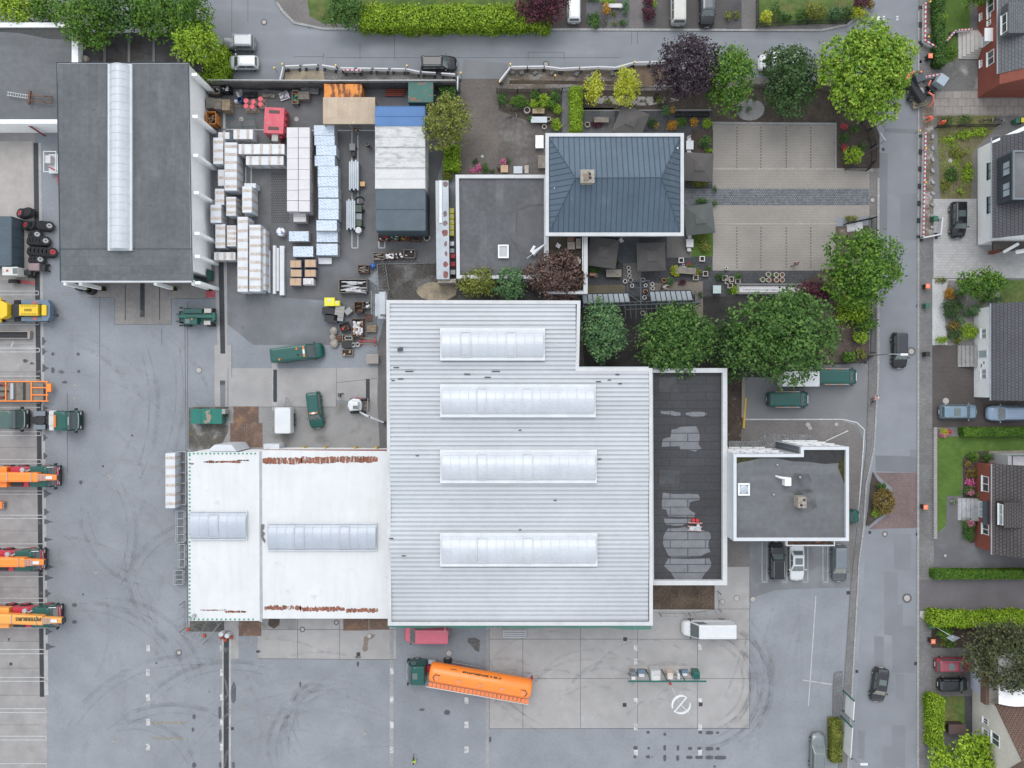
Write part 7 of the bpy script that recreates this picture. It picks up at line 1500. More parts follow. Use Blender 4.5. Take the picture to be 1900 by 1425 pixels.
mb=MB();mb.box(1.25,.1,.1,.12,1.5,.45);mb.box(.9,.4,.2,.7,.12,.12);mb.box(.9,-.2,.2,.7,.12,.12);mb.build('dozer_blade',mat('rusty_blade',(.22,.17,.15),.7,mottle=[(3,.5,.6,(.3,.28,.26),.8)]),t)
mb=MB();mb.tube([(.35,-.85,.9),(1.1,-1.15,1.9),(2.1,-1.6,1.7)],.13,6);mb.tube([(2.1,-1.6,1.75),(3.3,-2.15,.9)],.1,6);am=mb.build('arm',P_WHITE,t)
mb=MB();mb.tube([(.8,-1.0,1.3),(1.8,-1.45,2.0)],.07,6);mb.build('hydraulic_cylinder',BLACKP,am);mb=MB();mb.box(3.4,-2.2,.2,.5,.4,.6);mb.build('bucket',BLACKP,am,bevel=.05)
b_=crop(1660,60,.12632)
t=thing('backhoe_loader','dark loader tractor with orange rear and soil-filled bucket at the street trench','loader',W(1703,172,0),0)
rt=Vector(t.location)
def lo(px,py,z):v=W(px,py,z)-rt;return Vector((v.x,v.y,z))
mb=MB();a_,c_=lo(1686,147,1.2),lo(1712,188,1.2);mb.tube([a_,c_],.55,8);mb.build('chassis',BLACKP,t)
p=lo(1707,141,2.4);mb=MB();mb.box(p.x,p.y,1.0,1.05,1.35,1.4,rot=20);cb=mb.build('cab',mat('dark_cab',(.045,.055,.065),.35,coat=.3),t,bevel=.06)
mb=MB();q=lo(1691,140,1.6);mb.box(q.x,q.y,.9,1.3,.85,.7,rot=35);mb.build('rear_hood',mat('coral_orange',(.62,.16,.10),.45,coat=.2),t,bevel=.06)
mb=MB();q=lo(1709,133,2.6);mb.cyl(q.x,q.y,2.4,2.65,.12,n=8);mb.build('beacon',P_ORNG,t)
for(x,y)in((1681,162),(1691,183),(1714,175),(1700,150)):
 q=lo(x,y,.5);wheel(t,q.x,q.y,.55,.42)
a_,c_=lo(1694,190,.7),lo(1716,183,.7);d_=(c_-a_).normalized();n_=Vector((-d_.y,d_.x,0));mb=MB()
q=[a_-n_*.75,c_-n_*.75,c_+n_*.1,a_+n_*.1];mb.prism([v.to_2d()for v in q],.1,.35,m=0)
for u,v in((q[0],q[1]),(q[1],q[2]),(q[2],q[3]),(q[3],q[0])):mb.tube([u+Vector((0,0,.05)),v+Vector((0,0,.05))],.06,4,m=0)
mb.build('bucket',mat('bucket_steel',(.25,.21,.17),.6),t)
mb=MB();mc=(q[0]+q[2])/2;mb.ell(mc.x,mc.y,.5,.8,.35,.3,12,4);mb.build('bucket_soil',SAND,t,smooth=True)
mb=MB();
for s in(-.4,.4):mb.tube([lo(1706+s*10,178,1.2),lo(1706+s*14,186,.6)],.09,6)
mb.build('loader_arm',BLACKP,t)
mb=MB();q1=lo(1711,165,1.1);mb.ell(q1.x-.4,q1.y-.4,1.1,.7,.7,.5,10,5);mb.build('engine',STEEL,t)
t=thing('compact_excavator','small grey-roofed excavator with coral arm behind the striped barrier','excavator',W(1738,158,.12),0)
rt=Vector(t.location)
p=lo(1748,149,2.2);mb=MB();mb.box(p.x,p.y,.9,1.15,1.3,1.4,rot=-35);cb=mb.build('cab',mat('pale_grey_roof',(.26,.31,.36),.4,coat=.2),t,bevel=.06)
for s in(-.5,.5):
 mb=MB();q=lo(1738,160,.3);mb.box(q.x+s*.7,q.y+s*.9,.0,1.9,.4,.5,rot=48);mb.build('track',BLACKP,t,bevel=.1)
mb=MB();q=lo(1733,160,1);mb.box(q.x,q.y,.5,1.5,1.2,.7,rot=40);mb.build('body',BLACKP,t,bevel=.05)
mb=MB();mb.tube([lo(1726,150,1.3),lo(1722,160,1.6)],.1,6);mb.tube([lo(1722,172,1.3),lo(1731,178,1.6),lo(1731,188,1.2),lo(1724,198,.6)],.12,6);mb.build('arm',MATS['coral_orange'],t)
t=thing('old_tractor','old white-roofed tractor with red mower bars beside the stacked tyres','tractor',W(32,508,1.5)*Vector((1,1,0)),0)
mb=MB();mb.box(-.3,.2,1.0,1.9,1.05,1.5);cb=mb.build('cab',mat('dirty_white',(.50,.50,.47),.6,mottle=[(2.5,.6,.7,(.25,.24,.22),.8)]),t,bevel=.05)
mb=MB();mb.box(.35,.2,2.51,.55,.7,.02);mb.build('roof_glass',CARGL,cb)
mb=MB();mb.cyl(-.6,.25,2.5,2.6,.14,n=8);mb.build('beacon',REDST,cb)
mb=MB();mb.box(.9,.2,.7,1.2,.6,.5);mb.build('hood',BLACKP,t,bevel=.05)
wheel(t,1.0,.55,.45,.3);wheel(t,-1.2,.8,.6,.4);wheel(t,-.9,-.85,.65,.45);wheel(t,1.1,-.25,.4,.3)
mb=MB();mb.tube([(-.2,-.75,.6),(1.6,-.95,.6)],.06,5);mb.tube([(-.2,-.95,.5),(1.5,-1.15,.5)],.06,5);mb.tube([(1.3,-.6,.7),(1.6,-1.3,.6)],.05,5);mb.build('mower_bar',REDST,t)
t=thing('forklift','small weathered forklift with pinkish hood beside the lowest tyre stack','forklift',W(70,496,.8)*Vector((1,1,0)),0)
mb=MB();mb.box(-.3,0,.35,1.4,.95,.85);mb.build('hood',mat('pinkish_grey',(.23,.17,.17),.6),t,bevel=.12)
mb=MB();mb.box(.7,-.05,.3,.5,.8,.6);mb.tube([(.55,.3,1.2),(.9,.4,1.0),(1.1,.1,.9)],.05,5);mb.build('seat',BLACKP,t,bevel=.05)
for x,y in((-.6,.45),(-.6,-.45),(.95,.4),(.95,-.4)):wheel(t,x,y,.25,.2)
t=thing('yard_carrier','military green flat carrier with round tank standing beside the steel bundles','carrier',W(668,408,0),0)
mb=MB();mb.box(0,1.2,.3,.85,.9,.8,m=0);mb.box(0,.25,.3,.8,.8,.6,m=1);mb.box(0,-.6,.3,.8,.8,.65,m=0);mb.build('body',[mat('military_green',(.05,.075,.055),.6),mat('pale_machine_grey',(.2,.22,.22),.6)],t,bevel=.06)
mb=MB();mb.cyl(0,-1.5,.3,1.1,.42,n=14);mb.build('tank',STEEL,t,bevel=.04)
for x,y in((-.4,1.1),(.4,1.1),(-.4,-1.0),(.4,-1.0)):wheel(t,x,y,.25,.18)
t=thing('pallet_truck','small grey motor pump unit north of the steel bundles','pump unit',W(656,280,0),0)
mb=MB();mb.box(0,.25,.2,.75,.9,.7,m=0);mb.box(.1,-.6,.2,.5,.6,.45,m=1);mb.build('body',[mat('machine_grey',(.17,.175,.18),.6),BLACKP],t,bevel=.06)
for x,y in((-.35,.2),(.35,.2)):wheel(t,x,y,.2,.14)
t=thing('waste_compactor','faded red waste compactor container with two dark roof hatches','compactor',W(509,224,2)*Vector((1,1,0)),-3)
mb=MB();mb.box(0,0,.25,2.45,3.2,1.9);mb.build('body',mat('faded_red',(.50,.09,.12),.6,vary=((.8,.1),),mottle=[(1.2,.55,.7,(.45,.16,.17),.6)]),t,bevel=.04)
for y in(1.05,-1.0):mb=MB();mb.box(0,y,2.16,1.3,.38,.03);mb.build('roof_hatch',mat('hatch_brown',(.08,.055,.05),.7),t)
mb=MB();mb.box(.1,-2.0,.3,.8,.9,1.5);mb.build('hopper',mat('hopper_grey',(.36,.35,.33),.6),t,bevel=.06)
mb=MB();mb.tube([(.55,-1.6,.5),(.45,-2.7,.5)],.12,6);mb.tube([(.55,-1.7,1.4),(1.0,-1.9,1.5)],.15,6);mb.build('hook_arm',REDST,t)
for y in(-1.2,-.4,.4,1.2):mb=MB();mb.box(1.28,y,.5,.14,.35,1.2);mb.build('side_rib',REDST,t)
for x,y in((-.9,1.68),(.1,1.7)):mb=MB();mb.box(x,y,.3,.12,.12,1.2);mb.build('hinge',REDST,t)
# ================================================================ STORAGE YARD
ORD=['first','second','third','fourth','fifth','sixth','seventh','eighth','ninth','tenth','eleventh','twelfth']
FOIL=mat('white_foil',(.52,.53,.55),.45,vary=((1.2,.06),(8,.05)),coat=.2);TANS=mat('tan_strap',(.43,.375,.335),.7,vary=((3,.2),));FOILS=mat('grey_foil_side',(.50,.53,.57),.5,vary=((1,.12),(8,.1)))
BLKW=mat('white_block_wrap',(.52,.505,.51),.6,vary=((1,.04),(9,.05)));BLKS=mat('printed_block_side',(.42,.39,.40),.7,vary=((5,.25),),seams=(.5,.22,0,.6,.03))
BLUP=paver('blue_printed_wrap',(.24,.36,.55),(.38,.47,.60),(.50,.54,.59),.62,.30,R(35),.10,.5,vary=((2,.08),),bump=0);BLUS=mat('blue_wrap_side',(.38,.40,.41),.55,vary=((2,.12),),seams=(1.2,.3,0,.7,.04))
WOOD=mat('pallet_wood',(.26,.20,.135),.85,vary=((2,.2),(9,.15)));WOODG=mat('weathered_wood',(.20,.175,.15),.85,vary=((2,.2),(9,.15)));CARD=mat('cardboard',(.42,.29,.19),.8,vary=((2,.08),))
RUSTM=mat('rusty_crate_steel',(.12,.065,.045),.8,vary=((2,.25),(9,.2)));CRATEI=mat('crate_inside',(.05,.04,.035),.9)
def wrect(fn,x0,y0,x1,y1,h):
 a,b=W(*fn(x0,y1),h),W(*fn(x1,y0),h);return(a.x+b.x)/2,(a.y+b.y)/2,b.x-a.x,b.y-a.y
def pallet(t,sx,sy,m=WOOD):
 mb=MB()
 for k in(-1,0,1):mb.box(0,k*(sy/2-.08),0,sx*.98,.1,.1)
 for k in range(5):mb.box((-2+k)*sx*.235,0,.1,.12,sy*.98,.03)
 return mb.build('pallet',m,t)
def strap_pack(label,fn,x0,y0,x1,y1,h,n,grp='foil wrapped board packs'):
 cx,cy,sx,sy=wrect(fn,x0,y0,x1,y1,h);t=thing('board_pack',label,'pack',(cx,cy,0),0,grp);pallet(t,sx,sy)
 mb=MB();mb.box(0,0,.14,sx,sy,h-.14-.004,m=1);mb.box(0,0,h-.003,sx-.01,sy-.01,.012);mb.build('wrapped_block',[FOIL,FOILS],t,bevel=.03)
 for k in range(n):
  q=-.5+(k+.5)/n;mb=MB()
  if sy>sx:mb.box(0,q*sy,.12,sx+.03,.34,h-.09)
  else:mb.box(q*sx,0,.12,.34,sy+.03,h-.09)
  mb.build('strap',TANS,t)
PK=[(98,575,180,625,1.6,1,'small foil pack half behind the first tall pack by the hall wall'),(62,615,135,808,2.3,3,'upright foil pack with three straps nearest the hall wall at the top'),(210,555,352,625,1.9,2,'separate short foil pack below the green rail frame'),(145,650,235,1003,2.5,6,'long upright foil pack left of the two horizontal packs'),(247,662,585,735,2.2,5,'long horizontal foil pack below the red compactor'),(302,750,578,815,1.9,4,'horizontal foil pack, the lower of two horizontal ones'),(97,850,143,968,1.8,1,'narrow foil pack between the two tall upright packs'),(275,972,345,1165,2.5,3,'lone upright foil pack right of the hall packs beside the open floor'),(290,950,375,985,1.8,0,'plain foil pack tucked behind the lone upright pack'),(75,990,142,1108,2.0,2,'foil pack beside the middle of the hall wall, upper one'),(158,1050,228,1188,2.3,3,'short upright foil pack in the centre of the pack cluster'),(42,1108,120,1240,2.3,2,'tilted foil pack touching the hall buttress'),(78,1250,150,1425,2.0,3,'foil pack below the one touching the buttress'),(163,1260,230,1412,2.3,4,'foil pack left of the two longest packs')]
for x0,y0,x1,y1,h,n,l in PK:strap_pack(l,C2,x0,y0,x1,y1,h,n)
for x0,y0,x1,y1,h,n,l in[(240,-70,315,480,2.6,8,'left one of the two longest foil packs'),(327,-12,410,478,2.5,8,'right one of the two longest foil packs'),(412,22,446,468,1.7,6,'low narrow foil pack hugging the right one of the longest packs'),(68,190,225,248,1.8,3,'short horizontal foil pack beside the drain')]:strap_pack(l,C4,x0,y0,x1,y1,h,n)
strap_pack('long foil pack with six straps standing alone left of the small white hall',lambda x,y:(x,y),307,841,325,943,2.0,6)
def block_stack(label,fn,x0,y0,x1,y1,h,top,side,name,grp):
 cx,cy,sx,sy=wrect(fn,x0,y0,x1,y1,h);t=thing(name,label,'stack',(cx,cy,0),0,grp);pallet(t,sx,sy)
 nl=max(1,round(h/1.3))
 for k in range(nl):
  z0=.14+(h-.14)*k/nl;mb=MB();mb.box(random.uniform(-.02,.02),random.uniform(-.02,.02),z0,sx+.01,sy+.01,(h-.14)/nl-.02,m=1)
  mb.box(0,0,z0+(h-.14)/nl-.018,sx,sy,.016);mb.build('wrapped_block',[top,side],t,bevel=.02)
ys=[(540,615),(617,690),(692,768),(770,848),(850,922),(924,1000),(1003,1076),(1079,1156)]
for i,(a,b)in enumerate(ys):block_stack(f'white block stack, {ORD[i]} from the top in the left white column',C2,602+(i>0)*2,a,685,b,2.8,BLKW,BLKS,'block_stack','white block stacks in two columns')
for i,(a,b)in enumerate([(540,613),(615,689),(692,768),(770,848),(850,924),(926,998),(1000,1077),(1080,1158)]):block_stack(f'white block stack, {ORD[i]} from the top in the right white column',C2,689,a,770,b,2.9,BLKW,BLKS,'block_stack','white block stacks in two columns')
for(a,b,l)in((1160,1190,'low white block stack just below the two white columns'),(1193,1232,'lowest and frontmost low white block stack')):block_stack(l,C2,651,a,742,b,1.6,BLKW,BLKS,'block_stack','low white block stacks')
BL=[(802,525,950,598),(805,600,952,670),(818,672,965,745),(808,748,955,822),(830,825,978,900),(830,903,978,975),(833,978,980,1055),(835,1063,982,1138),(835,1141,982,1215),(820,1222,970,1298),(822,1302,975,1382),(820,1394,975,1478)]
for i,q in enumerate(BL):block_stack(f'blue printed stack, {ORD[i]} from the top in the long blue column',C2,*q,2.2 if i<10 else 1.5,BLUP,BLUS,'printed_stack','blue printed stacks in a long column')
block_stack('lone blue printed stack left of the column, upper of two',C2,618,1303,762,1375,1.4,BLUP,BLUS,'printed_stack','blue printed stacks left of the column')
block_stack('lone blue printed stack left of the column, lower of two',C4,648,147,795,222,1.3,BLUP,BLUS,'printed_stack','blue printed stacks left of the column')
block_stack('flat white ribbed pack at the foot of the blue column',C4,835,230,930,276,.5,FOIL,FOILS,'flat_pack',None)
for i,(x0,y0,x1,y1,l)in enumerate([(625,248,710,305,'top left'),(733,243,818,302,'top right'),(628,316,713,372,'middle left'),(733,317,818,372,'middle right'),(622,379,710,437,'bottom left')]):
 cx,cy,sx,sy=wrect(C4,x0,y0,x1,y1,1.2);t=thing('boxed_pallet',f'tan cardboard covered pallet, {l} of the group','pallet',(cx,cy,0),0,'cardboard covered pallets');pallet(t,sx,sy)
 mb=MB();mb.box(0,0,.14,sx,sy,1.06,m=1);mb.box(-sx*.23,0,1.2,sx*.45,sy*.9,.05);mb.box(sx*.23,0,1.2,sx*.45,sy*.9,.05);mb.build('carton',[CARD,mat('dark_goods',(.12,.12,.16),.8,vary=((6,.5),))],t,bevel=.02)
cx,cy,sx,sy=wrect(C4,720,380,798,430,1.2);t=thing('boxed_pallet','white film wrapped pallet at the bottom right of the cardboard pallets','pallet',(cx,cy,0));pallet(t,sx,sy);mb=MB();mb.box(0,0,.14,sx,sy,1.0);mb.box(0,-.1,1.14,sx*.7,sy*.6,.15);mb.build('wrapped_goods',BLKW,t,bevel=.08)
for x0,y0,x1,y1,h,l in[(462,178,480,488,.3,'thin white beam with wooden spacers beside the longest packs'),(500,140,520,495,.6,'tall white beam, left one of three'),(524,158,545,475,.4,'lower white beam, middle one of three'),(550,143,582,505,.6,'wide white beam, right one of three')]:
 cx,cy,sx,sy=wrect(C4,x0,y0,x1,y1,h);t=thing('steel_beam',l,'beam',(cx,cy,0));mb=MB();mb.box(0,0,h-.08,sx,sy,.08);mb.box(0,0,.1,sx*.3,sy,h-.18);mb.box(0,0,.08,sx,sy,.06);mb.build('profile',FOIL,t)
 for k in(-.33,0,.33):mb=MB();mb.box(0,k*sy,0,sx+.2,.1,.08);mb.build('spacer',WOOD,t)
for x0,y0,x1,y1,l in[(1058,790,1130,1000,'grey steel profile bundle, upper of two'),(1038,1078,1105,1290,'grey steel profile bundle beside the green carrier, lower of two')]:
 cx,cy,sx,sy=wrect(C2,x0,y0,x1,y1,1.2);t=thing('profile_bundle',l,'bundle',(cx,cy,0))
 for k in range(5):mb=MB();mb.box((-2+k)*sx/5,(k%2)*.2,.1,sx/5-.04,sy,1.1);mb.build('profile',ZINC,t)
 mb=MB();mb.box(0,sy*.3,0,sx,.1,.1);mb.box(0,-sy*.3,0,sx,.1,.1);mb.build('spacer',WOOD,t)
def container(label,fn,x0,y0,x1,y1,z0,h,m,cov=False,axis='x'):
 zt=z0+h;cx,cy,sx,sy=wrect(fn,x0,y0,x1,y1,zt);t=thing('container',label,'container',(cx,cy,0),0,'shipping containers of the yard')
 mb=MB();mb.box(0,0,z0,sx-.04,sy-.04,h-.06);mb.build('body',m,t)
 mb=MB();n=int((sx if axis=='x' else sy)/.3)
 if cov:
  mb.box(0,0,zt-.06,sx,sy,.04);mb.box(0,0,zt-.02,sx*.99,.10,.05);mb.box(0,sy/2-.04,zt-.02,sx,.08,.04);mb.build('tarpaulin',m,t,bevel=.02)
 else:
  for k in range(n):
   q=-.5+(k+.5)/n
   if axis=='x':mb.box(q*sx,0,zt-.06,.16,sy-.2,.05)
   else:mb.box(0,q*sy,zt-.06,sx-.2,.16,.05)
  mb.box(0,0,zt-.065,sx,sy,.03);mb.build('corrugated_roof',m,t)
 for a in(-1,1):
  for b in(-1,1):mb=MB();mb.box(a*(sx/2-.09),b*(sy/2-.09),z0,.18,.18,h+.01);mb.build('corner_post',m,t)
 mb=MB();mb.box(sx/2-.0,0,z0+.15,.05,sy*.92,h-.3)
 for q in(-.3,-.1,.1,.3):mb.cyl(sx/2+.05,q*sy,z0+.1,zt-.15,.025,n=6)
 mb.build('door',m,t);return t
NAVY=mat('dark_blue_container',(.060,.085,.105),.5,vary=((.7,.1),(5,.06)));WTARP=mat('white_tarpaulin',(.49,.49,.485),.6,vary=((.6,.06),(5,.06)));WDIRT=mat('sooty_tarpaulin',(.48,.48,.475),.6,vary=((.6,.05),),mottle=[(.9,.48,.7,(.2,.2,.2),.7,(1,2.5,1)),(6,.45,.7,(.34,.34,.33),.5)])
container('bright blue tarpaulin topped container at the head of the container row',C2,1250,383,1618,531,.0,4.4,mat('blue_tarpaulin',(.05,.135,.31),.5,vary=((.6,.06),(3,.05))),True)
for i,(a,b)in enumerate(((533,683),(687,836),(840,990))):container(f'white container in the row, {ORD[i]} below the blue one'+(', its cover the cleanest' if i==2 else ', its cover streaked with dirt'),C2,1250,a,1618,b,0,4.5,WTARP if i==2 else WDIRT,True)
for i,(a,b)in enumerate(((993,1143),(1146,1297))):container('dark blue-grey ribbed container, '+('upper of two' if i==0 else 'lower of two beside the scrap bins'),C2,1255,a,1620,b,0,4.6,NAVY)
container('orange container with badly rusted roof behind the wooden platform',C2,876,220,1150,345,0,2.5,mat('orange_rusty_container',(.60,.23,.05),.7,vary=((.8,.1),(6,.1)),mottle=[(1.1,.47,.56,(.16,.055,.03),.95,(2.2,.8,1))]))
container('green container with rusty roof ribs beside the olive tree',C2,1494,207,1676,355,0,2.5,mat('green_rusty_container',(.04,.12,.10),.6,vary=((.8,.1),),mottle=[(1.4,.55,.6,(.25,.10,.06),.8,(1,3,1))]))
container('dark blue container surrounded by stacked tyres at the left edge',lambda x,y:(x,y),-65,401,21,493,0,2.6,NAVY,False,'y')
cx,cy,sx,sy=wrect(C2,868,318,1250,514,3.4);t=thing('timber_platform','pale plywood topped storage platform in front of the rusty orange container','platform',(cx,cy,0))
mb=MB();mb.box(0,0,3.25,sx,sy,.15);mb.build('deck',mat('plywood',(.41,.325,.245),.8,vary=((.7,.08),(5,.06)),seams=(1.25,2.5,0,.8,.02),mottle=[(.6,.55,.7,(.38,.29,.2),.6),(1.8,.66,.72,(.6,.55,.48),.6)]),t)
for a in(-1,0,1):
 for b in(-1,1):mb=MB();mb.box(a*(sx/2-.1),b*(sy/2-.1),0,.12,.12,3.25);mb.build('post',WOOD,t)
def drum(label,x,y,m,fn=C6,r=.30,h=.9,top=None,z=.14,nm='drum',cat='drum',grp=None):
 p=W(*fn(x,y),h);t=thing(nm,label,cat,(p.x,p.y,z),0,grp)
 mb=MB();mb.cyl(0,0,0,h,r);
 for q in(.33,.66):mb.cyl(0,0,h*q-.02,h*q+.02,r+.015)
 mb.build('shell',mat('white_drum',(.55,.53,.53),.5),t);mb=MB();mb.ring(0,0,h*.82,h+.035,r+.012,r-.03,16,floor=h+.012);mb.cyl(r*.5,0,h,h+.03,.04,n=8);mb.build('lid',m,t)
RDR=mat('red_drum',(.50,.02,.045),.4,coat=.3)
for x,y,l in((612,378,'upper left of the front six'),(718,392,'upper right of the front four'),(612,455,'lower left of the front four'),(703,463,'lower middle of the front four'),(822,352,'upper one of the right pair'),(822,430,'lower one of the right pair')):drum(f'red-topped drum beside the red compactor, {l}',x,y,RDR,grp='red topped drums')
p=W(*C6(515,355),.9);t=thing('open_drum','open dark blue drum standing beside the red-topped drums','drum',(p.x,p.y,.12));mb=MB();mb.ring(0,0,0,.9,.32,.29,16,floor=.3);mb.build('shell',mat('blue_drum',(.02,.07,.2),.5),t)
p=W(*C6(455,375),.6);o=MB().cyl(p.x,p.y,.12,.6,.24,.2).cyl(p.x,p.y,.6,.72,.08).build('canister',BLKW);tag(o,'white plastic canister left of the open blue drum','canister')
def pallet_thing(label,fn,x0,y0,x1,y1,n,m=WOOD):
 h=.15*n;cx,cy,sx,sy=wrect(fn,x0,y0,x1,y1,h);t=thing('pallet_stack',label,'pallet',(cx,cy,0))
 mb=MB()
 for k in range(n):
  z=k*.15
  for q in(-1,0,1):mb.box(0,q*(sy/2-.06),z,sx,.1,.09)
  for q in range(9):mb.box((-.5+(q+.5)/9)*sx,0,z+.09,sx/9*.7,sy,.025)
 mb.build('slats',m,t)
for a in[('weathered wooden pallet stack at the hall wall, left of three',C6,18,325,130,470,10,WOODG),('weathered wooden pallet stack at the hall wall, middle of three',C6,133,340,245,490,10,WOODG),('yellowish wooden pallet stack at the hall wall, right of three',C6,250,350,365,505,11),('flat pallet under the blue drum',C6,435,400,570,460,1,WOODG),('flat pallet under the front red drums',C6,600,440,800,545,1),('flat pallet under the right red drum pair',C6,780,340,910,480,1),('slatted crate stack with wooden top by the yard wall',C6,1375,235,1530,345,7,WOODG),('brown pallet in the crate corner beside the stair tower',CM,770,378,900,500,1,RUSTM),('light brown pallet stack below the stair tower',CM,800,560,965,675,4,WOOD),('small dark pallet beside the stone rings',CM,305,735,390,830,2,RUSTM)]:pallet_thing(*a)
def crate(label,fn,x0,y0,x1,y1,h,m,fill=None,rot=0,n=8,lab='crate',sd=0):
 cx,cy,sx,sy=wrect(fn,x0,y0,x1,y1,h);t=thing('crate' if lab=='crate' else lab,label,'crate' if lab=='crate' else lab.replace('_',' '),(cx,cy,0),rot)
 mb=MB();frame(mb,[(-sx/2,-sy/2),(sx/2,-sy/2),(sx/2,sy/2),(-sx/2,sy/2)],.06,.1,h);mb.box(0,0,.1,sx-.13,sy-.13,.05)
 for a in(-1,1):
  for b in(-1,1):mb.box(a*(sx/2-.05),b*(sy/2-.05),0,.1,.1,h+.03)
 mb.build('bin',m,t)
 if fill is None:return
 rr=random.Random(sd+int(x0));fm,kind=fill;mb=MB();fm=fm if isinstance(fm,list)else[fm]
 for k in range(n):
  x,y=rr.uniform(-.38,.38)*sx,rr.uniform(-.38,.38)*sy;z=h*rr.uniform(.5,.8);q=k%len(fm)
  if kind=='ball':mb.ell(x,y,z,.14,.14,.14,8,5,m=q)
  elif kind=='pipe':mb.tube([(x*.6-sx*.3,y,z),(x*.6+sx*.25,y+rr.uniform(-.3,.3),z+.05)],.09,6,m=q)
  elif kind=='ring':mb.ring(x*1.0,0,.15,h+.1,.3,.17,14,m=q)
  else:mb.box(x,y,z,rr.uniform(.1,.35),rr.uniform(.1,.35),.12,rr.uniform(0,90),m=q)
 fl=MB();fl.box(0,0,.15,sx-.14,sy-.14,h*.35);fl.build('heap',CRATEI,t)
 mb.build('content',fm,t)
CHR=mat('bare_metal_parts',(.42,.43,.44),.35,metal=.5,vary=((6,.3),));REDB=mat('red_fittings',(.42,.02,.03),.5);GRNB=mat('green_fittings',(.05,.22,.12),.5);YELB=mat('yellow_fittings',(.42,.36,.06),.5)
crate('rusty bin of red fittings, leftmost of four below the dark containers',C2,1272,1315,1348,1370,.9,RUSTM,([REDB,CHR],'ball'),n=16)
crate('rusty bin of white and green fittings, second of four below the dark containers',C2,1355,1315,1425,1368,.9,RUSTM,([CHR,GRNB],'ball'),n=16)
crate('rusty bin of yellow fittings, third of four below the dark containers',C2,1433,1315,1500,1368,.9,RUSTM,([YELB,REDB],'ball'),n=16)
crate('nearly empty rusty bin, rightmost of four below the dark containers',C2,1505,1318,1580,1372,.9,RUSTM,(RUSTM,'box'),n=3)
crate('skip full of white pipes south of the blue stacks',C4,983,388,1192,488,1.2,mat('skip_steel',(.17,.15,.14),.7,vary=((2,.2),)),([FOIL,CHR,STEEL],'pipe'),n=14,lab='skip')
crate('empty brown crate beside the blue ball by the fence',C4,1125,285,1205,340,.8,RUSTM,(WOODG,'pipe'),n=4)
crate('long brown bin of parts, left one in the row at the dirt plot fence',C4,1235,192,1318,245,.8,WOODG,(WOODG,'pipe'),n=4);crate('orange-rimmed bin of white parts in the row at the dirt plot fence',C4,1320,192,1392,240,.8,RUSTM,([CHR,FOIL],'box'),n=26)
crate('bin of dark metal parts in the row at the dirt plot fence',C4,1396,190,1458,235,.8,RUSTM,([CHR,BLACKP],'box'),n=26);crate('pale empty crate, right one in the row at the dirt plot fence',C4,1460,170,1545,232,.9,WOODG,(STEEL,'box'),n=2)
crate('tall brown crate, topmost in the corner beside the stair tower',CM,598,178,735,352,1.2,RUSTM,(RUSTM,'pipe'),n=4);crate('pale framed crate beside the stair tower top',CM,740,165,870,280,.9,WOODG,(CHR,'box'),n=6)
crate('large brown bin full of white fittings in the crate corner',CM,560,458,745,748,1.0,RUSTM,([CHR,FOIL,CARD],'box'),n=60,sd=3);crate('black tilted tub with a red object',CM,360,525,515,660,.8,BLACKP,([RUSTM,REDB],'box'),22,4)
crate('long brown box holding two stone rings',CM,400,725,582,828,.5,WOOD,(KERB,'ring'),n=2,sd=2);crate('small brown box with tools, lowest on the crate corner floor',CM,395,965,575,1070,.5,WOOD,([BLACKP,CARD],'box'),n=5)
crate('grey crate with two white lids at the hall wall corner',C6,55,160,215,262,1.3,WOODG,(mat('pale_lid',(.42,.40,.38),.7),'ball'),n=4);crate('black tool crate beside the two white lids',C6,225,135,355,230,1.5,BLACKP,(CHR,'box'),n=8)
crate('tub of green pipes beside the slatted crate by the yard wall',C6,1280,215,1372,415,.9,WOODG,([mat('green_pipe',(.02,.28,.15),.5),mat('orange_pipe',(.45,.12,.04),.5)],'pipe'),n=8)
crate('orange steel rack against the hall wall',C6,18,530,160,710,1.8,mat('orange_rack',(.45,.17,.04),.6),(WOOD,'box'),n=8,lab='rack')
for a in[('yellow wheeled bin, large one beside the dark ribbed tubs',CM,105,108,275,248,1.1,mat('bin_yellow',(.60,.56,.04),.5)),('small yellow bin next to the large yellow one',CM,285,165,362,245,.9,MATS['bin_yellow'])]:
 cx,cy,sx,sy=wrect(*a[1:7]);t=thing('wheeled_bin',a[0],'bin',(cx,cy,0));mb=MB();mb.box(0,0,.1,sx*.85,sy*.85,.95,taper=-.08);mb.build('body',a[7],t);mb=MB();mb.box(0,0,1.05,sx,sy,.08);mb.build('lid',a[7],t,bevel=.03);mb=MB();mb.box(0,sy*.15,1.13,sx*.3,.25,.04);mb.build('sticker',BLKW,t)
for l,x,y,sx,sy,rz,m in[('dark ribbed tub, upper of two',170,335,1.6,.95,-7,BLACKP),('dark ribbed tub, lower of two',215,450,1.6,1.0,-7,BLACKP),('grey plastic board table beside the dark ribbed tubs',352,370,1.15,1.9,-8,mat('grey_board',(.24,.235,.23),.6,mottle=[(1,.5,.7,(.3,.24,.2),.5)])),('brown two-lidded timber box at the dirt strip',900,1120,1.5,1.2,0,mat('taupe_board',(.27,.24,.22),.7)),('dark tarpaulin bundle under the stone rings',470,890,1.2,.75,0,BLACKP),('bundle of grey boards on a small stand',500,330,.9,.7,40,KERB)]:
 p=W(*CM(x,y),.8);t=thing('storage_box',l,'box',(p.x,p.y,0),rz);mb=MB();mb.box(0,0,.05,sx*.94,sy*.94,.7);mb.build('body',RUSTM if 'brown' in l else m,t,bevel=.03);mb=MB()
 for q in range(4):mb.box(0,(-.375+q*.25)*sy,.75,sx,sy*.235,.06)
 mb.build('lid',m,t)
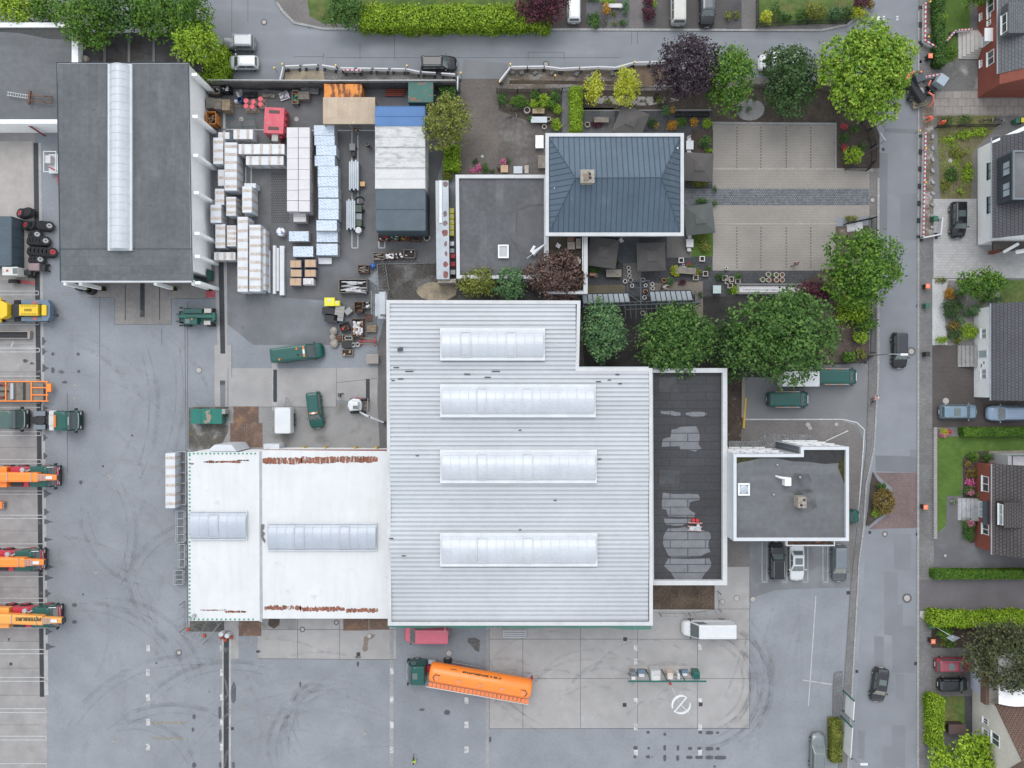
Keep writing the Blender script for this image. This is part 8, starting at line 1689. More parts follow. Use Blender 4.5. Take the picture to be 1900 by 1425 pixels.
for i,(x,y)in enumerate(((585,890),(657,885))):p=W(*CM(x,y),.3);o=MB().ring(p.x,p.y,0,.45,.33,.14,16).build('stone_ring',KERB);tag(o,f'grey stone ring on the dark tarpaulin, {"left" if i == 0 else "right"} of two','ring')
for x,y,r,l in((262,660,.5,'pale tied sack pile, topmost of three'),(245,770,.42,'pale tied sack, middle of three'),(268,865,.55,'pale tied sack pile, lowest of three')):
 p=W(*CM(x,y),.3);mb=MB();mb.ell(p.x,p.y,.3,r,r*1.1,.35,10,6)
 for k in range(6):a=k*1.05;mb.tube([(p.x+r*.5*math.cos(a),p.y+r*.6*math.sin(a),.4),(p.x+r*1.1*math.cos(a),p.y+r*1.3*math.sin(a),.12)],.05,4)
 tag(mb.build('sack_pile',STONE),l,'sack')
p=W(*CM(820,830),.5);t=thing('barrier_stand','red steel barrier stands lying on planks in the crate corner','stand',(p.x,p.y,0));mb=MB();mb.tube([(-1.1,0,.6),(1.1,0,.6)],.07,5);mb.build('rail',REDST,t)
for x in(-.9,.9):mb=MB();mb.tube([(x,.5,.1),(x,0,.7),(x,-.6,.1)],.07,5);mb.build('leg',REDST,t)
mb=MB();mb.tube([(-.9,.45,.65),(1.1,.25,.65)],.05,4);mb.tube([(-.9,-.3,.65),(1.1,-.4,.65)],.05,4);mb.build('plank',WOOD,t)
p=W(712,580,2);t=thing('stair_tower','grey steel stair platform at the northwest corner of the silver hall','stairs',(p.x,p.y,0));mb=MB();mb.box(.2,1.0,3.8,.9,2.7,.06);mb.box(-.7,.9,2.2,.7,2.8,.05);mb.build('platform',mat('pale_grating',(.40,.42,.45),.5),t)
for k in range(9):mb=MB();mb.box(-.1+k*.12,-.75,3.6-k*.35,.6,.25,.04);mb.build('step',STEEL,t)
mb=MB()
for x in(-1.05,.65):
 for z in(3.2,4.3,4.8):mb.tube([(x,-.4,z),(x,2.3,z)],.03,4)
 for y in(-.4,1,2.3):mb.cyl(x,y,0,4.8,.05,n=6)
mb.build('railing',STEEL,t)
for l,x,y,sx,sy,h,rz,m in[('long dark steel girder leaning along the yard wall, left one',640,170,3.4,.35,.4,-3,BLACKP),('long dark steel girder along the yard wall, right one',1080,180,3.0,.3,.6,-5,BLACKP),('grey sheet steel plate leaning at the yard wall',1530,190,2.2,1.0,.9,-4,mat('sheet_steel',(.15,.15,.155),.5)),('stack of grey wire mesh panels leaning beside the tub of green pipes',1160,290,1.2,1.0,.5,20,STEEL),('brown timber bundle on the yard floor',930,290,1.6,.4,.5,-3,WOODG),('black engine scrap heap left of the red drums',650,270,1.8,.7,.6,5,DARK),('grey motor parts pile beside the black scrap heap',500,250,.8,.8,.6,30,STEEL)]:
 p=W(*C6(x,y),h);t=thing('scrap_piece',l,'scrap',(p.x,p.y,0),rz);mb=MB()
 rr=random.Random(int(x));mb.box(0,0,0,sx,sy,h*.6)
 for k in range(5):mb.tube([(rr.uniform(-.5,.2)*sx,rr.uniform(-.5,.5)*sy,h*.7),(rr.uniform(0,.5)*sx,rr.uniform(-.5,.5)*sy,h)],.05,5)
 mb.build('piece',m,t)
p=W(*C2(1390,280),.5);t=thing('beam_bundle','bundle of rusty red beams between the orange and green containers','beams',(p.x,p.y,0));mb=MB()
for k in range(4):mb.box(.1*k,-.35+.23*k,.1,2.4,.12,.3)
mb.build('beam',mat('oxide_red',(.25,.06,.035),.7),t)
t=thing('rail_frame','thin dark green railing frame lying above the short foil pack','railing',W(*C6(575,735),0));mb=MB()
for z,y in((.05,-.35),(.9,.35)):mb.tube([(-1.8,y,z+.5),(1.8,y,z+.5)],.03,4)
for x in(-1.8,0,1.8):mb.tube([(x,-.35,.0),(x,-.35,.55),(x,.35,1.4),(x,.35,0)],.03,4)
mb.build('bar',mat('rail_green',(.02,.10,.07),.5),t)
p=W(*C2(555,1305),1);t=thing('covered_drum','round white cover with blue blotches on the open yard floor','drum',(p.x,p.y,0));mb=MB();mb.cyl(0,0,0,.9,.5,.48,18);mb.build('body',BLKW,t);mb=MB();mb.ell(0,0,.9,.55,.55,.2,18,5,half=True);mb.build('cover',mat('blotched_cover',(.62,.62,.64),.5,mottle=[(2.2,.58,.62,(.08,.13,.3),.9)]),t)
p=W(*C2(1158,955),.6);o=MB().box(p.x,p.y,.05,.55,.5,.55).box(p.x,p.y,.6,.6,.55,.05).build('wooden_box',mat('amber_wood',(.55,.34,.16),.6));tag(o,'small amber wooden box beside the upper steel bundle','box')
p=W(*C2(1138,1078),.1);mb=MB()
for k in range(3):mb.tube([(p.x+(.5+.05*k)*math.cos(a*.52),p.y+(.42+.05*k)*math.sin(a*.52),.05+.05*k)for a in range(12)],.035,5)
tag(mb.build('coiled_hose',DARK),'black coiled hose with red end above the green carrier','hose')
p=W(*C4(1236,290),.4);tag(MB().ell(p.x,p.y,.4,.38,.38,.38,12,8).cyl(p.x,p.y,0,.1,.2).build('gas_ball',mat('blue_ball',(.03,.10,.32),.4)),'round blue float beside the fence gate','float')
TYR=[(240,98,105,5,-11,1),(300,230,110,2,-5,0),(485,240,-95,4,10,2),(350,333,-65,2,0,2),(445,405,-170,5,3,2),(522,530,-250,6,10,1),(385,610,-95,3,6,2)]
ft=crop(0,380,.1684)
for i,(x,y,dx,n,dy,rimk)in enumerate(TYR):
 for k in range(n):
  z=.25*(n-1-k)if dx<0 else.25*k
  qx,qy=x+dx*k/n*(1 if dx<0 else 1),y-dy*k*(1 if dx<0 else-1)*.3
  p=W(*ft(qx,qy),1.0);top=k==0
  t=thing('tyre',f'{"loose top" if top else ORD[k]} tyre of the {ORD[i]} tyre row beside the dark container','tyre',(p.x,p.y,.02+.05*k),0,'tyres piled beside the dark container');t.rotation_euler=(R(-10),R(35 if dx<0 else-25),0)
  mb=MB();mb.ring(0,0,.15,.95 if top else.8,.60,.30,20,floor=.45,mf=0);mb.build('rubber',TYRE,t,bevel=.06)
  if top:mb=MB();mb.ring(0,0,.6,.92,.32,.12,16,floor=.7);mb.build('rim',(REDST,REDST,RIM)[rimk],t)
for x,y in((148,531),(168,538)):p=W(x,y,.5);t=thing('tyre',f'{"left" if x < 160 else "right"} loose tyre under the front of the large workshop hall','tyre',(p.x,p.y,0));mb=MB();mb.ring(0,0,0,.8,.6,.3,20,floor=.2);mb.build('rubber',TYRE,t,bevel=.05)
p=W(382.5,772.5,1.6);t=thing('green_tank','dark green flat steel tank cover with a worn rust patch on the oily ground','tank',(p.x,p.y,0));mb=MB();mb.box(0,0,.1,3.9,1.8,1.4);mb.build('body',GREEN,t)
for k in(-1,0,1):mb=MB();mb.box(k*1.3,0,1.5,1.27,1.85,.06);mb.build('lid',mat('lid_green'+('_worn' if k==0 else ''),(.010,.13,.10),.5,mottle=[(1.0,.5,.54,(.27,.19,.15),.9)]if k==0 else None),t)
mb=MB();mb.box(2.15,.6,.3,.4,.6,1.3);mb.build('control_box',KERB,t)
for l,x0,y0,x1,y1,n in[('long grey steel lattice rack left of the small white hall, top one',329,838,345,936,5),('grey lattice mast left of the small white hall, middle one',327,948,342,1006,4),('grey lattice ladder left of the small white hall, lower one',331,1010,343,1052,3),('small grey trestle frame at the bottom of the lattice row',323,1058,340,1084,3)]:
 a,b=W(x0,y1,.8),W(x1,y0,.8);t=thing('lattice_rack',l,'rack',((a.x+b.x)/2,(a.y+b.y)/2,0));w_,h_=b.x-a.x,b.y-a.y;mb=MB()
 for s in(-1,1):mb.box(s*w_/2,0,.3,.1,h_,.12);mb.box(s*w_/2,0,.8,.08,h_,.08)
 for k in range(n+1):mb.box(0,(-.5+k/n)*h_,.35,w_,.09,.5)
 mb.build('lattice',STEEL,t)
t=thing('steel_trestle','grey steel trestle with slatted top below the silver hall','trestle',W(955,1178,.8));t.location.z=0;mb=MB()
for y in(-.3,-.05,.2,.5):mb.box(0,y,.8,2.8,.1,.07)
for s in(-1,1):mb.tube([(s*1.4,-.6,0),(s*1.4,-.3,.85),(s*1.4,.6,.85),(s*1.4,.6,0)],.04,5)
mb.build('slat_frame',P_SILVER,t)
t=thing('ladder','white aluminium ladder lying on the grey annex roof','ladder',W(34,177,4.3),-9);mb=MB()
for s in(-.2,.2):mb.box(0,s,0,2.7,.06,.08)
for k in range(9):mb.box(-1.2+k*.3,0,.02,.05,.4,.05)
mb.build('rails',P_SILVER,t)
t=thing('rusty_frame','rusty brown hoist frame lying beside the ladder on the annex roof','frame',W(76,184,4.3),-6);mb=MB();mb.box(-1.3,0,0,.25,1.6,.3);mb.box(-.3,.3,.1,1.8,.12,.12);mb.box(-.3,-.3,.1,1.8,.12,.12);mb.box(.9,.4,.0,.9,.1,.15);mb.box(.9,-.4,.0,.9,.1,.15);mb.box(1.35,0,0,.1,.9,.15);mb.build('frame',RUSTM,t)
t=thing('tool_pallet','red-railed pallet with two red canisters on the dark felt roof','pallet',W(1289,977,5.5),-3);mb=MB()
for y in(-.45,.0,.45):mb.box(0,y,0,1.7,.12,.12)
mb.build('rail',mat('pink_wood',(.50,.22,.20),.6),t);mb=MB();mb.box(0,-.2,.12,1.4,.5,.12);mb.cyl(.35,.15,.12,.3,.22,n=10);mb.build('tools',CHR,t)
for x in(-.25,.2):mb=MB();mb.cyl(x,.8,0,.35,.2,n=10);mb.build('canister',REDB,t)
t=thing('work_platform','white scissor platform with red inner frame beside the left hall wall','work platform',W(95,301,1.3),0);t.location.z=0;mb=MB();frame(mb,[(-.8,-1.3),(.8,-1.3),(.8,1.3),(-.8,1.3)],.08,1.5,1.62);mb.box(0,0,.5,1.4,2.4,.12);mb.build('platform',P_WHITE,t)
mb=MB();mb.box(-.4,.35,.62,.75,1.0,.8);mb.build('control_box',BLKW,t,bevel=.04);mb=MB();mb.tube([(-.5,-.5,.9),(.6,-1.0,1.1)],.08,5);mb.tube([(.2,-1.4,.3),(.3,-2.6,.2)],.1,5);mb.build('arm',REDST,t)
# ================================================================ GARDEN CENTRE
PARA={}
def parasol(label,cx,cy,s,rz,m,h=2.9):
 p=W(cx,cy,h);t=thing('parasol',label,'parasol',(p.x,p.y,0),rz,'large square parasols of the garden shop');k=s/2
 mb=MB();R3=[[(a*k*f,b*k*f,z)for a,b in((-1,-1),(1,-1),(1,1),(-1,1))]for f,z in((1,h-.7),(.34,h-.12),(.36,h-.02),(.02,h+.15))]
 mb.loft([[(a,b,z)for a,b,z in r]for r in[[(x,y,z-.1)for x,y,z in R3[0]]]+R3],cap=False);mb.build('canopy',m,t)
 mb=MB();mb.cyl(0,0,0,h+.1,.04,n=8);mb.build('pole',STEEL,t);mb=MB();mb.box(0,0,0,.9,.9,.12);mb.build('foot',KERB,t);mb=MB();mb.ell(0,0,h+.17,.06,.06,.06,8,4);mb.build('finial',mat('finial_red',(.5,.12,.08),.5),t)
TAUP=mat('taupe_canvas',(.088,.082,.08),.9,vary=((.8,.06),(6,.05)));TAUG=mat('grey_green_canvas',(.09,.098,.094),.9,vary=((.8,.06),))
for a in[('taupe square parasol north of the hip roof house, turned diagonally',1172,224,3.6,-22,TAUP),('taupe square parasol east of the hip roof house, upper of two',1299,307,3.5,-3,TAUP),('grey-green square parasol east of the hip roof house, lower of two',1300,405,3.6,6,TAUG),('taupe square parasol south of the hip roof house, left of two',1120,467,3.6,-8,TAUP),('taupe square parasol south of the hip roof house, right of two',1210,475,3.5,2,TAUP)]:parasol(*a)
t=thing('closed_parasol','white closed parasol lying on the annex roof','parasol',W(995,466,4.3),38);mb=MB();mb.tube([(-1.4,0,.05),(.0,0,.2)],.04,5);mb.build('pole',FOIL,t);mb=MB();mb.tube([(-.6,0,.25),(0,0,.3),(1.4,0,.2)],.38,6,r1=.06);mb.box(-.2,.45,.1,.9,.3,.08,20);mb.build('canopy',FOIL,t)
POT=mat('white_pot',(.55,.54,.52),.6);TERR=mat('terracotta',(.33,.17,.11),.8,vary=((3,.15),));SOILP=mat('pot_soil',(.035,.026,.02),.95);STNP=mat('stone_pot',(.34,.31,.28),.8,vary=((3,.15),))
def pot(label,px,py,r,h,m,fill=SOILP,nm='plant_pot',sq=False,base=.03):
 p=W(px,py,h);mb=MB()
 if sq:frame(mb,[(p.x-r,p.y-r),(p.x+r,p.y-r),(p.x+r,p.y+r),(p.x-r,p.y+r)],r*.28,base,base+h,0);mb.box(p.x,p.y,base,r*1.5,r*1.5,h*.6,m=1)
 else:mb.ring(p.x,p.y,base,base+h,r,r*.72,14,0,base+h*.7,1)
 tag(mb.build(nm,[m,fill]),label,'pot')
MOSSF=mat('moss_filling',(.05,.10,.015),.9,vary=((5,.3),));RBED=mat('rusty_filling',(.16,.07,.04),.9)
for x,y,f,l in[(1426,509,MOSSF,'upper left tub of the left three, moss filled'),(1415.5,519,MOSSF,'lower left tub of the left three, moss filled'),(1426.5,519.5,RBED,'lower right tub of the left three, rusty soil'),(1440.5,510,MOSSF,'upper left tub of the right four, moss filled'),(1451.5,510,RBED,'upper right tub of the right four'),(1441,519.5,RBED,'lower left tub of the right four'),(1451.5,519.5,RBED,'lower right tub of the right four')]:pot('terracotta '+l,x,y,.33,.5,STNP,f)
for i,y in enumerate((496.8,504,511.5)):pot(f'white round planter, {ORD[i]} of the column of three',1166.5+i*.8,y,.24,.45,POT)
for x,y,r,m,l in[(1210.5,527,.24,POT,'white round planter beside the right glasshouse, upper of two'),(1211,535,.24,POT,'white round planter beside the right glasshouse, lower of two'),(1173,530,.24,POT,'white planter inside the pergola, left'),(1198,529.5,.22,POT,'white planter inside the pergola, right'),(1198,541,.3,TERR,'terracotta bowl inside the pergola'),(1193,519.5,.28,STNP,'stone bowl at the pergola top, right'),(1170,520,.3,STNP,'stone bowl at the pergola top, left'),(1160,522,.27,POT,'tall white planter left of the pergola'),(1193,581,.32,STNP,'stone bowl below the pergola grid'),(1196,552,.28,POT,'crumpled white planter in the pergola middle'),(1105.5,511,.22,STNP,'round stone planter below the wooden flower box'),(978,204,.42,STNP,'large brown filled round tub in the garden bed'),(1219,177,.38,BLACKP,'black round planter on the pale gravel'),(1090,231,.35,STNP,'round stone planter beside the trough'),(1018,221,.3,STNP,'round pot with plant on the planting table'),(1010,235,.3,STNP,'round stone pot below the planting table'),(792,441,.42,STNP,'round stone tub below the dark containers'),(852,301,.25,STNP,'small pale pot beside the hedge'),(1232,520,.3,TERR,'orange pot holding the grey feathery plant'),(1768,931,.2,STNP,'small pot on the grey path before the brick steps'),(1348,498,.2,POT,'small white flower stand at the stone troughs')]:pot(l,x,y,r,.45,m,base=.03 if x<1700 else.14)
for x,y,l in[(1264,483,'square white stone trough on the cobbles, left of two'),(1303,480,'square white stone trough on the cobbles, right of two'),(1345,516,'square stone trough, top left of five'),(1350,522,'square stone trough, middle left of five'),(1355,530,'square stone trough, bottom of five'),(1369,522,'square stone trough with a green bush, right of five'),(1357,518,'square stone trough, centre of five'),(1291,515,'square pale stone trough at the plant stand corner'),(1309,508,'small square trough at the right of the plant stand')]:pot(l,x,y,.33,.4,POT if x<1310 and y<490 else STNP,sq=True)
def table(label,px,py,sx,sy,rz,m,h=.75,nm='table'):
 p=W(px,py,h);t=thing(nm,label,nm.replace('_',' '),(p.x,p.y,.02),rz);mb=MB();mb.box(0,0,h-.06,sx,sy,.06);mb.build('tabletop',m,t)
 for a in(-1,1):
  for b in(-1,1):mb=MB();mb.box(a*(sx/2-.06),b*(sy/2-.06),0,.06,.06,h-.06);mb.build('leg',m,t)
for a in[('sandstone display table below the left parasol',1139,507,1.9,.95,0,mat('sandstone',(.25,.225,.19),.8)),('plant display table full of flowers',1272,502,2.6,.8,-4,WOODG),('grey planting table in the garden bed corner',1000,222,2.0,.75,0,ZINC),('raised wooden planter table above the grey planting table',999,206,1.5,.6,0,WOOD),('pale garden table with two chairs by the court, upper one',1280,269,.9,1.1,0,FOIL),('pale garden table with two chairs by the small lawn',1280,451,.9,1.0,0,BLKW),('low pale glass table on the dark cobbles',1330.5,537,1.0,1.0,0,mat('glass_top',(.36,.44,.43),.3)),('wooden flower box under the pink flowers',936,313,.9,.9,0,CARD),('tray of white flower pots against the annex wall',961,315,1.1,.9,0,ZINC),('small double stone sink against the annex wall',977,314,.5,1.0,0,STNP),('planter trough table between hedge and parasol',1116,222,1.8,.65,0,WOODG),('metal goods shelf at the corner of the hip roof house, top',1001,263,1.0,1.6,0,CHR),('goods table with pots below the metal shelf',1005,300,.9,1.6,0,WOODG),('wooden flower box below the left parasol',1100,509,.8,.35,0,TERR)]:table(*a)
for i,(px,py,rz)in enumerate([(1279,257,20),(1279,281,190),(1280,440,10),(1279,463,185),(1067,455,60),(1153,446,30)]):
 p=W(px,py,.6);t=thing('garden_chair',['white chair above the upper pale table','white chair below the upper pale table','white chair above the pale table by the lawn','white chair below the pale table by the lawn','grey chair on the roof terrace','white chair at the corner of the left southern parasol'][i],'chair',(p.x,p.y,3.55 if px==1067 else.02),rz)
 if px==1067:t.location.xy=W(1036,456,4).xy
 mb=MB();mb.box(0,0,.42,.48,.48,.05);mb.build('seat',BLKW,t);mb=MB();mb.box(0,.24,.45,.48,.05,.45);mb.build('backrest',BLKW,t)
 for a in(-.2,.2):
  for b in(-.2,.2):mb=MB();mb.box(a,b,0,.04,.04,.42);mb.build('leg',STEEL,t)
for l,x,y,sx,sy,m in[('square grey table on the roof terrace',1056,465,.9,.9,WOODG),('dark planter box on the roof terrace',1055,453,.8,.6,RUSTM),('slatted bench on the roof terrace',1069,461,.6,1.2,WOODG)]:table(l,x,y,sx,sy,0,m,.6);bpy.data.objects[-1]if 0 else None
for o in list(COL.objects):
 if o.get('label','').endswith('on the roof terrace')and o.name.startswith('table'):o.location.z=3.54
p=W(1070,484,4.3);t=thing('round_table','round pale wooden table on the roof terrace','table',(p.x,p.y,3.54));mb=MB();mb.cyl(0,0,.68,.74,.52,n=20);mb.build('tabletop',STNP,t);mb=MB();mb.cyl(0,0,0,.68,.06);mb.build('leg',STEEL,t)
for i,y in enumerate((391,401.5,412,422,432.5)):
 p=W(838,y,1);t=thing('yellow_bin',f'yellow-lidded bin, {ORD[i]} from the top between lean-to and annex','bin',(p.x,p.y,0),0,'yellow lidded bins');mb=MB();mb.box(0,0,.05,.48,.55,.95,taper=-.04);mb.build('body',MATS['bin_yellow'],t);mb=MB();mb.box(0,0,1.0,.58,.64,.06);mb.build('lid',MATS['bin_yellow'],t,bevel=.03);mb=MB();mb.box(0,.05,1.06,.25,.3,.03);mb.build('sticker',BLKW,t)
for y,m,l in((452,CHR,'silver round tub below the yellow-lidded bins'),(465,ZINC,'small grey box below the silver tub'),(475,REDST,'red box above the other red box beside the annex'),(490,REDST,'lower red box beside the annex wall'),(505,FOIL,'white crumpled film at the bottom of the bin row')):
 p=W(838+(y>470)*2,y,.7);tag(MB().box(p.x,p.y,.02,.55,.5,.6).box(p.x,p.y,.62,.62,.56,.06).build('small_box',m,bevel=.05),l,'box')
t=thing('water_trough','long stone water trough with white inner basin below the terracotta tubs','trough',W(1428,537,.4));t.location.z=0.02;mb=MB();frame(mb,[(-4.1,-.6),(4.1,-.6),(4.1,.75),(-4.1,.75)],.25,0,.5);mb.build('rim',mat('trough_stone',(.15,.15,.15),.8),t);mb=MB();mb.box(0,.05,.05,7.6,.8,.2);mb.build('basin',BLKW,t);mb=MB();mb.box(-.3,.05,.25,6,.15,.1);mb.build('pipe',CHR,t)
for i in range(6):
 p=W(1259+i*10.5,211,.4);mb=MB();frame(mb,[(p.x-.33,p.y-.3),(p.x+.33,p.y-.3),(p.x+.33,p.y+.3),(p.x-.33,p.y+.3)],.06,.03,.4);mb.box(p.x,p.y,.03,.5,.45,.2);tag(mb.build('plant_crate',BLACKP),f'black plant crate, {ORD[i]} from the left in the north row','crate','black plant crates in the north row')
t=thing('stone_bench','pale stone bench in the slate gravel garden','bench',W(1138,11,.5));t.location.z=.12;mb=MB();mb.box(0,0,.4,2.4,.5,.1);mb.build('seat',BLKW,t)
for x in(-.9,.9):mb=MB();mb.box(x,0,0,.2,.45,.4);mb.build('leg',BLKW,t)
# ================================================================ FENCES, BARRIERS, STREET FURNITURE
def fence(label,pts,h,m,base=0.0,gap=.14,name='metal_fence'):
 P=[W(x,y,h*.5)for x,y in pts];P=[Vector((p.x,p.y,base))for p in P];t=thing(name,label,'fence',P[0])
 pm=MB();rm=MB()
 for a,b in zip(P,P[1:]):
  for z in(.15,h-.12):rm.tube([a+Vector((0,0,z)),b+Vector((0,0,z))],.03,4)
  n=int((b-a).length/gap)
  for k in range(n):q=a.lerp(b,(k+.5)/n);pm.box(q.x,q.y,base+.08,.03,.03,h-.05)
 for a in P:mb=MB();mb.box(a.x,a.y,base,.1,.1,h+.06);mb.build('post',m,t,world=True)
 rm.build('rail',m,t,world=True);pm.build('infill',m,t,world=True)
FNC=mat('fence_black',(.022,.026,.03),.6)
fence('black bar fence along the northern trench, left of the hedge',[(922,168),(960,169),(1000,168.5),(1043,167),(1057,166)],1.5,FNC)
fence('black bar fence right of the clipped hedge behind the golden trees',[(1084,164),(1180,165),(1240,166),(1310,163)],1.5,FNC);fence('black bar fence below the dark green tree along the street',[(1385,160),(1440,160),(1510,159),(1550,170),(1590,195)],1.5,FNC)
fence('black curved bar fence at the parking court corner, upper',[(1602,225),(1614,240),(1622,270),(1622,300),(1612,314),(1572,312)],1.6,FNC);fence('black bar fence at the lower gate of the parking court',[(1570,415),(1590,411),(1622,404),(1622,430)],1.6,FNC)
fence('black bar fence beside the evergreen bushes along the street',[(1621,540),(1621,600),(1619,655)],1.5,FNC);fence('black bar fence curving around the brown bed above the vans',[(1615,662),(1600,673),(1570,674),(1530,673)],1.5,FNC);fence('black bar fence around the northern lawn corner',[(1405,0),(1405,48),(1500,42),(1573,41)],1.3,FNC,.12)
fence('dark wire fence above the weedy vegetable bed',[(1738,236),(1780,234),(1850,233)],1.1,FNC,.13)
BARW=mat('barrier_white',(.50,.50,.51),.5,vary=((2,.05),));BARR=mat('barrier_red',(.42,.03,.07),.5);YLAMP=mat('warning_lamp',(.75,.42,.03),.4,coat=.3)
def barriers(run,pts,red,base=0.0,lamps=(),seg=2.1):
 lab=f'{"red and white" if red else "white"} site barrier panel {run}';proto=None
 for a,b in zip(pts,pts[1:]):
  A,B=W(*a,.6),W(*b,.6);n=max(1,round((B-A).length/seg));rz=math.degrees(math.atan2(B.y-A.y,B.x-A.x))
  for k in range(n):
   q=A.lerp(B,(k+.5)/n)
   if proto is None:
    proto=t=thing('site_barrier',lab,'barrier',(q.x,q.y,base),rz,'site barriers '+run);L_=(B-A).length/n
    mb=MB();mb.box(0,0,.2,L_,.05,.12);mb.box(0,0,.85,L_,.16,.15);mb.box(0,0,.5,L_,.05,.06)
    for j in range(8):mb.box((-.5+(j+.5)/8)*L_,0,.3,.06,.045,.6)
    mb.build('panel',BARW,t)
    if red:
     for j in range(4):mb=MB();mb.box((-.375+j*.25)*L_,0,.86,L_*.11,.17,.15);mb.build('stripe',BARR,t)
    for s in(-1,1):mb=MB();mb.box(s*(L_/2-.15),0,0,.3,.75,.12);mb.build('foot',BLACKP,t)
   else:copy_tree(proto,None,(q.x,q.y,base),rz)
 for i,(x,y)in enumerate(lamps):
  p=W(x,y,1.2);t=thing('warning_lamp',f'{ORD[i]} yellow warning lamp {run}','lamp',(p.x,p.y,base));mb=MB();mb.cyl(0,0,1.1,1.32,.1,n=10);mb.build('lens',YLAMP,t);mb=MB();mb.cyl(0,0,0,1.1,.03,n=6);mb.build('stem',BLACKP,t)
barriers('around the trench below the black estate',[(521,150),(527,125),(593,122),(630,128),(755,130),(778,135),(850,140),(849,172)],False,0,[(524,119),(509,126),(623,121),(755,122),(855,135)])
barriers('of the short striped piece amid the white row',[(638,132),(671,132)],True)
barriers('along the northern trench near the gravel gate',[(927,152),(947,126),(1010,125),(1040,129),(1110,126),(1142,127),(1175,118),(1235,116)],False,0,[(947,119),(927,152),(1178,115),(1030,140)])
barriers('east of the street above the loader',[(1714,8),(1713,78),(1741,94)],True,.12,[(1725,4),(1722,69)]);barriers('standing beside the brick house steps',[(1754,78),(1770,59),(1805,57)],True,.12)
barriers('east of the street below the loader',[(1714,248),(1710,440)],True,.12,[(1706,243),(1717,276),(1717,339)]);barriers('in the short cross run at the white paved drive',[(1710,442),(1742,436),(1745,405)],False,.12);barriers('folded between the two excavators',[(1714,145),(1742,140),(1717,178)],True,.12)
for i in range(9):
 y=254+i*21;p=W(1730,y,.2);tag(MB().box(p.x,p.y,.12,.35,.55,.25,10*i).build('stone_block',KERB,bevel=.05),f'loose kerb block, {ORD[i]} from the top beside the striped barrier row','stone','loose kerb blocks')
for i,(x,y)in enumerate([(951,134),(968,135),(993,135),(1024,135),(1070,137),(1100,137),(1136,136)]):p=W(x,y,.2);tag(MB().box(p.x,p.y,0,.7,.6,.35,17*i,taper=.1).build('rubble_block',mat('rubble_stone',(.13,.13,.13),.9,vary=((3,.2),))),f'dark rubble block, {ORD[i]} from the left in the northern trench','stone','rubble blocks in the trench')
for l,x,y,m,b_ in[('bin with orange lid numbered near the brick house drive',1726,104,'o',.12),('bin with orange lid beside the white gravel garden',1721,531,'o',.12),('dark green open bin on the pavement',1721,567,'g',.12),('small grey bin on the pavement by the driveway',1721,657,'k',.12),('bin with orange lid beside the traffic island',1717,941,'o',.12),('bin with orange lid numbered at the mulch garden',1731,1190,'o',.12),('green bin below the yellow-green hedge',1730,1162,'g',.12),('teal bin at the foot of the striped barrier',1736,405,'g',.12),('green bin with grey lid beside the yellow-lidded one',1888,224,'g',.12),('yellow-lidded bin at the right edge above the black-roofed house',1898,223,'y',.12)]:
 p=W(x,y,1);t=thing('household_bin',l,'bin',(p.x,p.y,b_));mm={'o':mat('lid_orange_bright',(.75,.17,.07),.4),'g':mat('bin_green',(.03,.12,.075),.5),'k':MATS['barrier_white']if 0 else BLACKP,'y':MATS['bin_yellow']}[m]
 mb=MB();mb.box(0,0,.08,.42,.48,.85,taper=-.05);mb.build('body',mm if m=='g' else BLACKP,t);mb=MB();mb.box(0,0,.93,.56,.6,.07);mb.build('lid',mm,t,bevel=.03)
 for s in(-.2,.2):mb=MB();mb.cyl(-.22,.1,s-.03,s+.03,.1,n=10,ax='y');mb.build('wheel',BLACKP,t)
 if m=='o':text('58' if y==1190 else '31',.3,BARW,t,(0,0,1.005),(0,0,0))
def lamp(label,bx,by,hx,hy,h,base=.1):
 p=W(bx,by,0);q=W(hx,hy,h);t=thing('street_lamp',label,'street lamp',(p.x,p.y,base));d=q-p
 mb=MB();mb.tube([(0,0,0),(0,0,h*.9)],.08,8,r1=.05);mb.build('pole',STEEL,t);mb=MB();mb.tube([(0,0,h*.9),(d.x*.4,d.y*.4,h),(d.x*.85,d.y*.85,h)],.05,6);mb.build('arm',P_SILVER,t);mb=MB();mb.box(d.x*.92,d.y*.92,h-.06,.9,.28,.14);mb.build('lamp_head',P_WHITE,t,bevel=.04)
lamp('street lamp whose arm reaches over the moving black car',1611,660,1679,658,6.0);lamp('street lamp with curved white arm at the bottom of the street',1559,1380,1603,1417,5.5)
for l,x,y,x2,y2 in[('thin white lightweight flag mast at the parking court corner, upper',1619,240,1645,222),('thin white flag mast at the parking court corner, lower',1608,284,1645,256)]:
 a,b=W(x,y,0),W(x2,y2,5);t=thing('flag_mast',l,'mast',(a.x,a.y,0));mb=MB();mb.tube([(0,0,0),(a.x*.0+(b.x-a.x)*.2,(b.y-a.y)*.2,5)],.05,6);mb.build('pole',STEEL,t);mb=MB();mb.tube([((b.x-a.x)*.2,(b.y-a.y)*.2,5),((b.x-a.x)*.2-.6,(b.y-a.y)*.2+.9,5)],.04,5);mb.build('arm',P_WHITE,t)
t=thing('flag','small grey-white diamond flag on a leaning pole in the mulch garden','flag',W(1726,1157,0));t.location.z=.12;mb=MB();mb.tube([(0,0,0),(1.5,-.95,2.6)],.04,6);mb.build('pole',P_WHITE,t);mb=MB();mb.panel((.7,-1.0,2.2),(1.5,-1.5,2.3),(2.3,-.95,2.5),(1.4,-.6,2.5),t=.02);mb.build('cloth',ZINC,t)
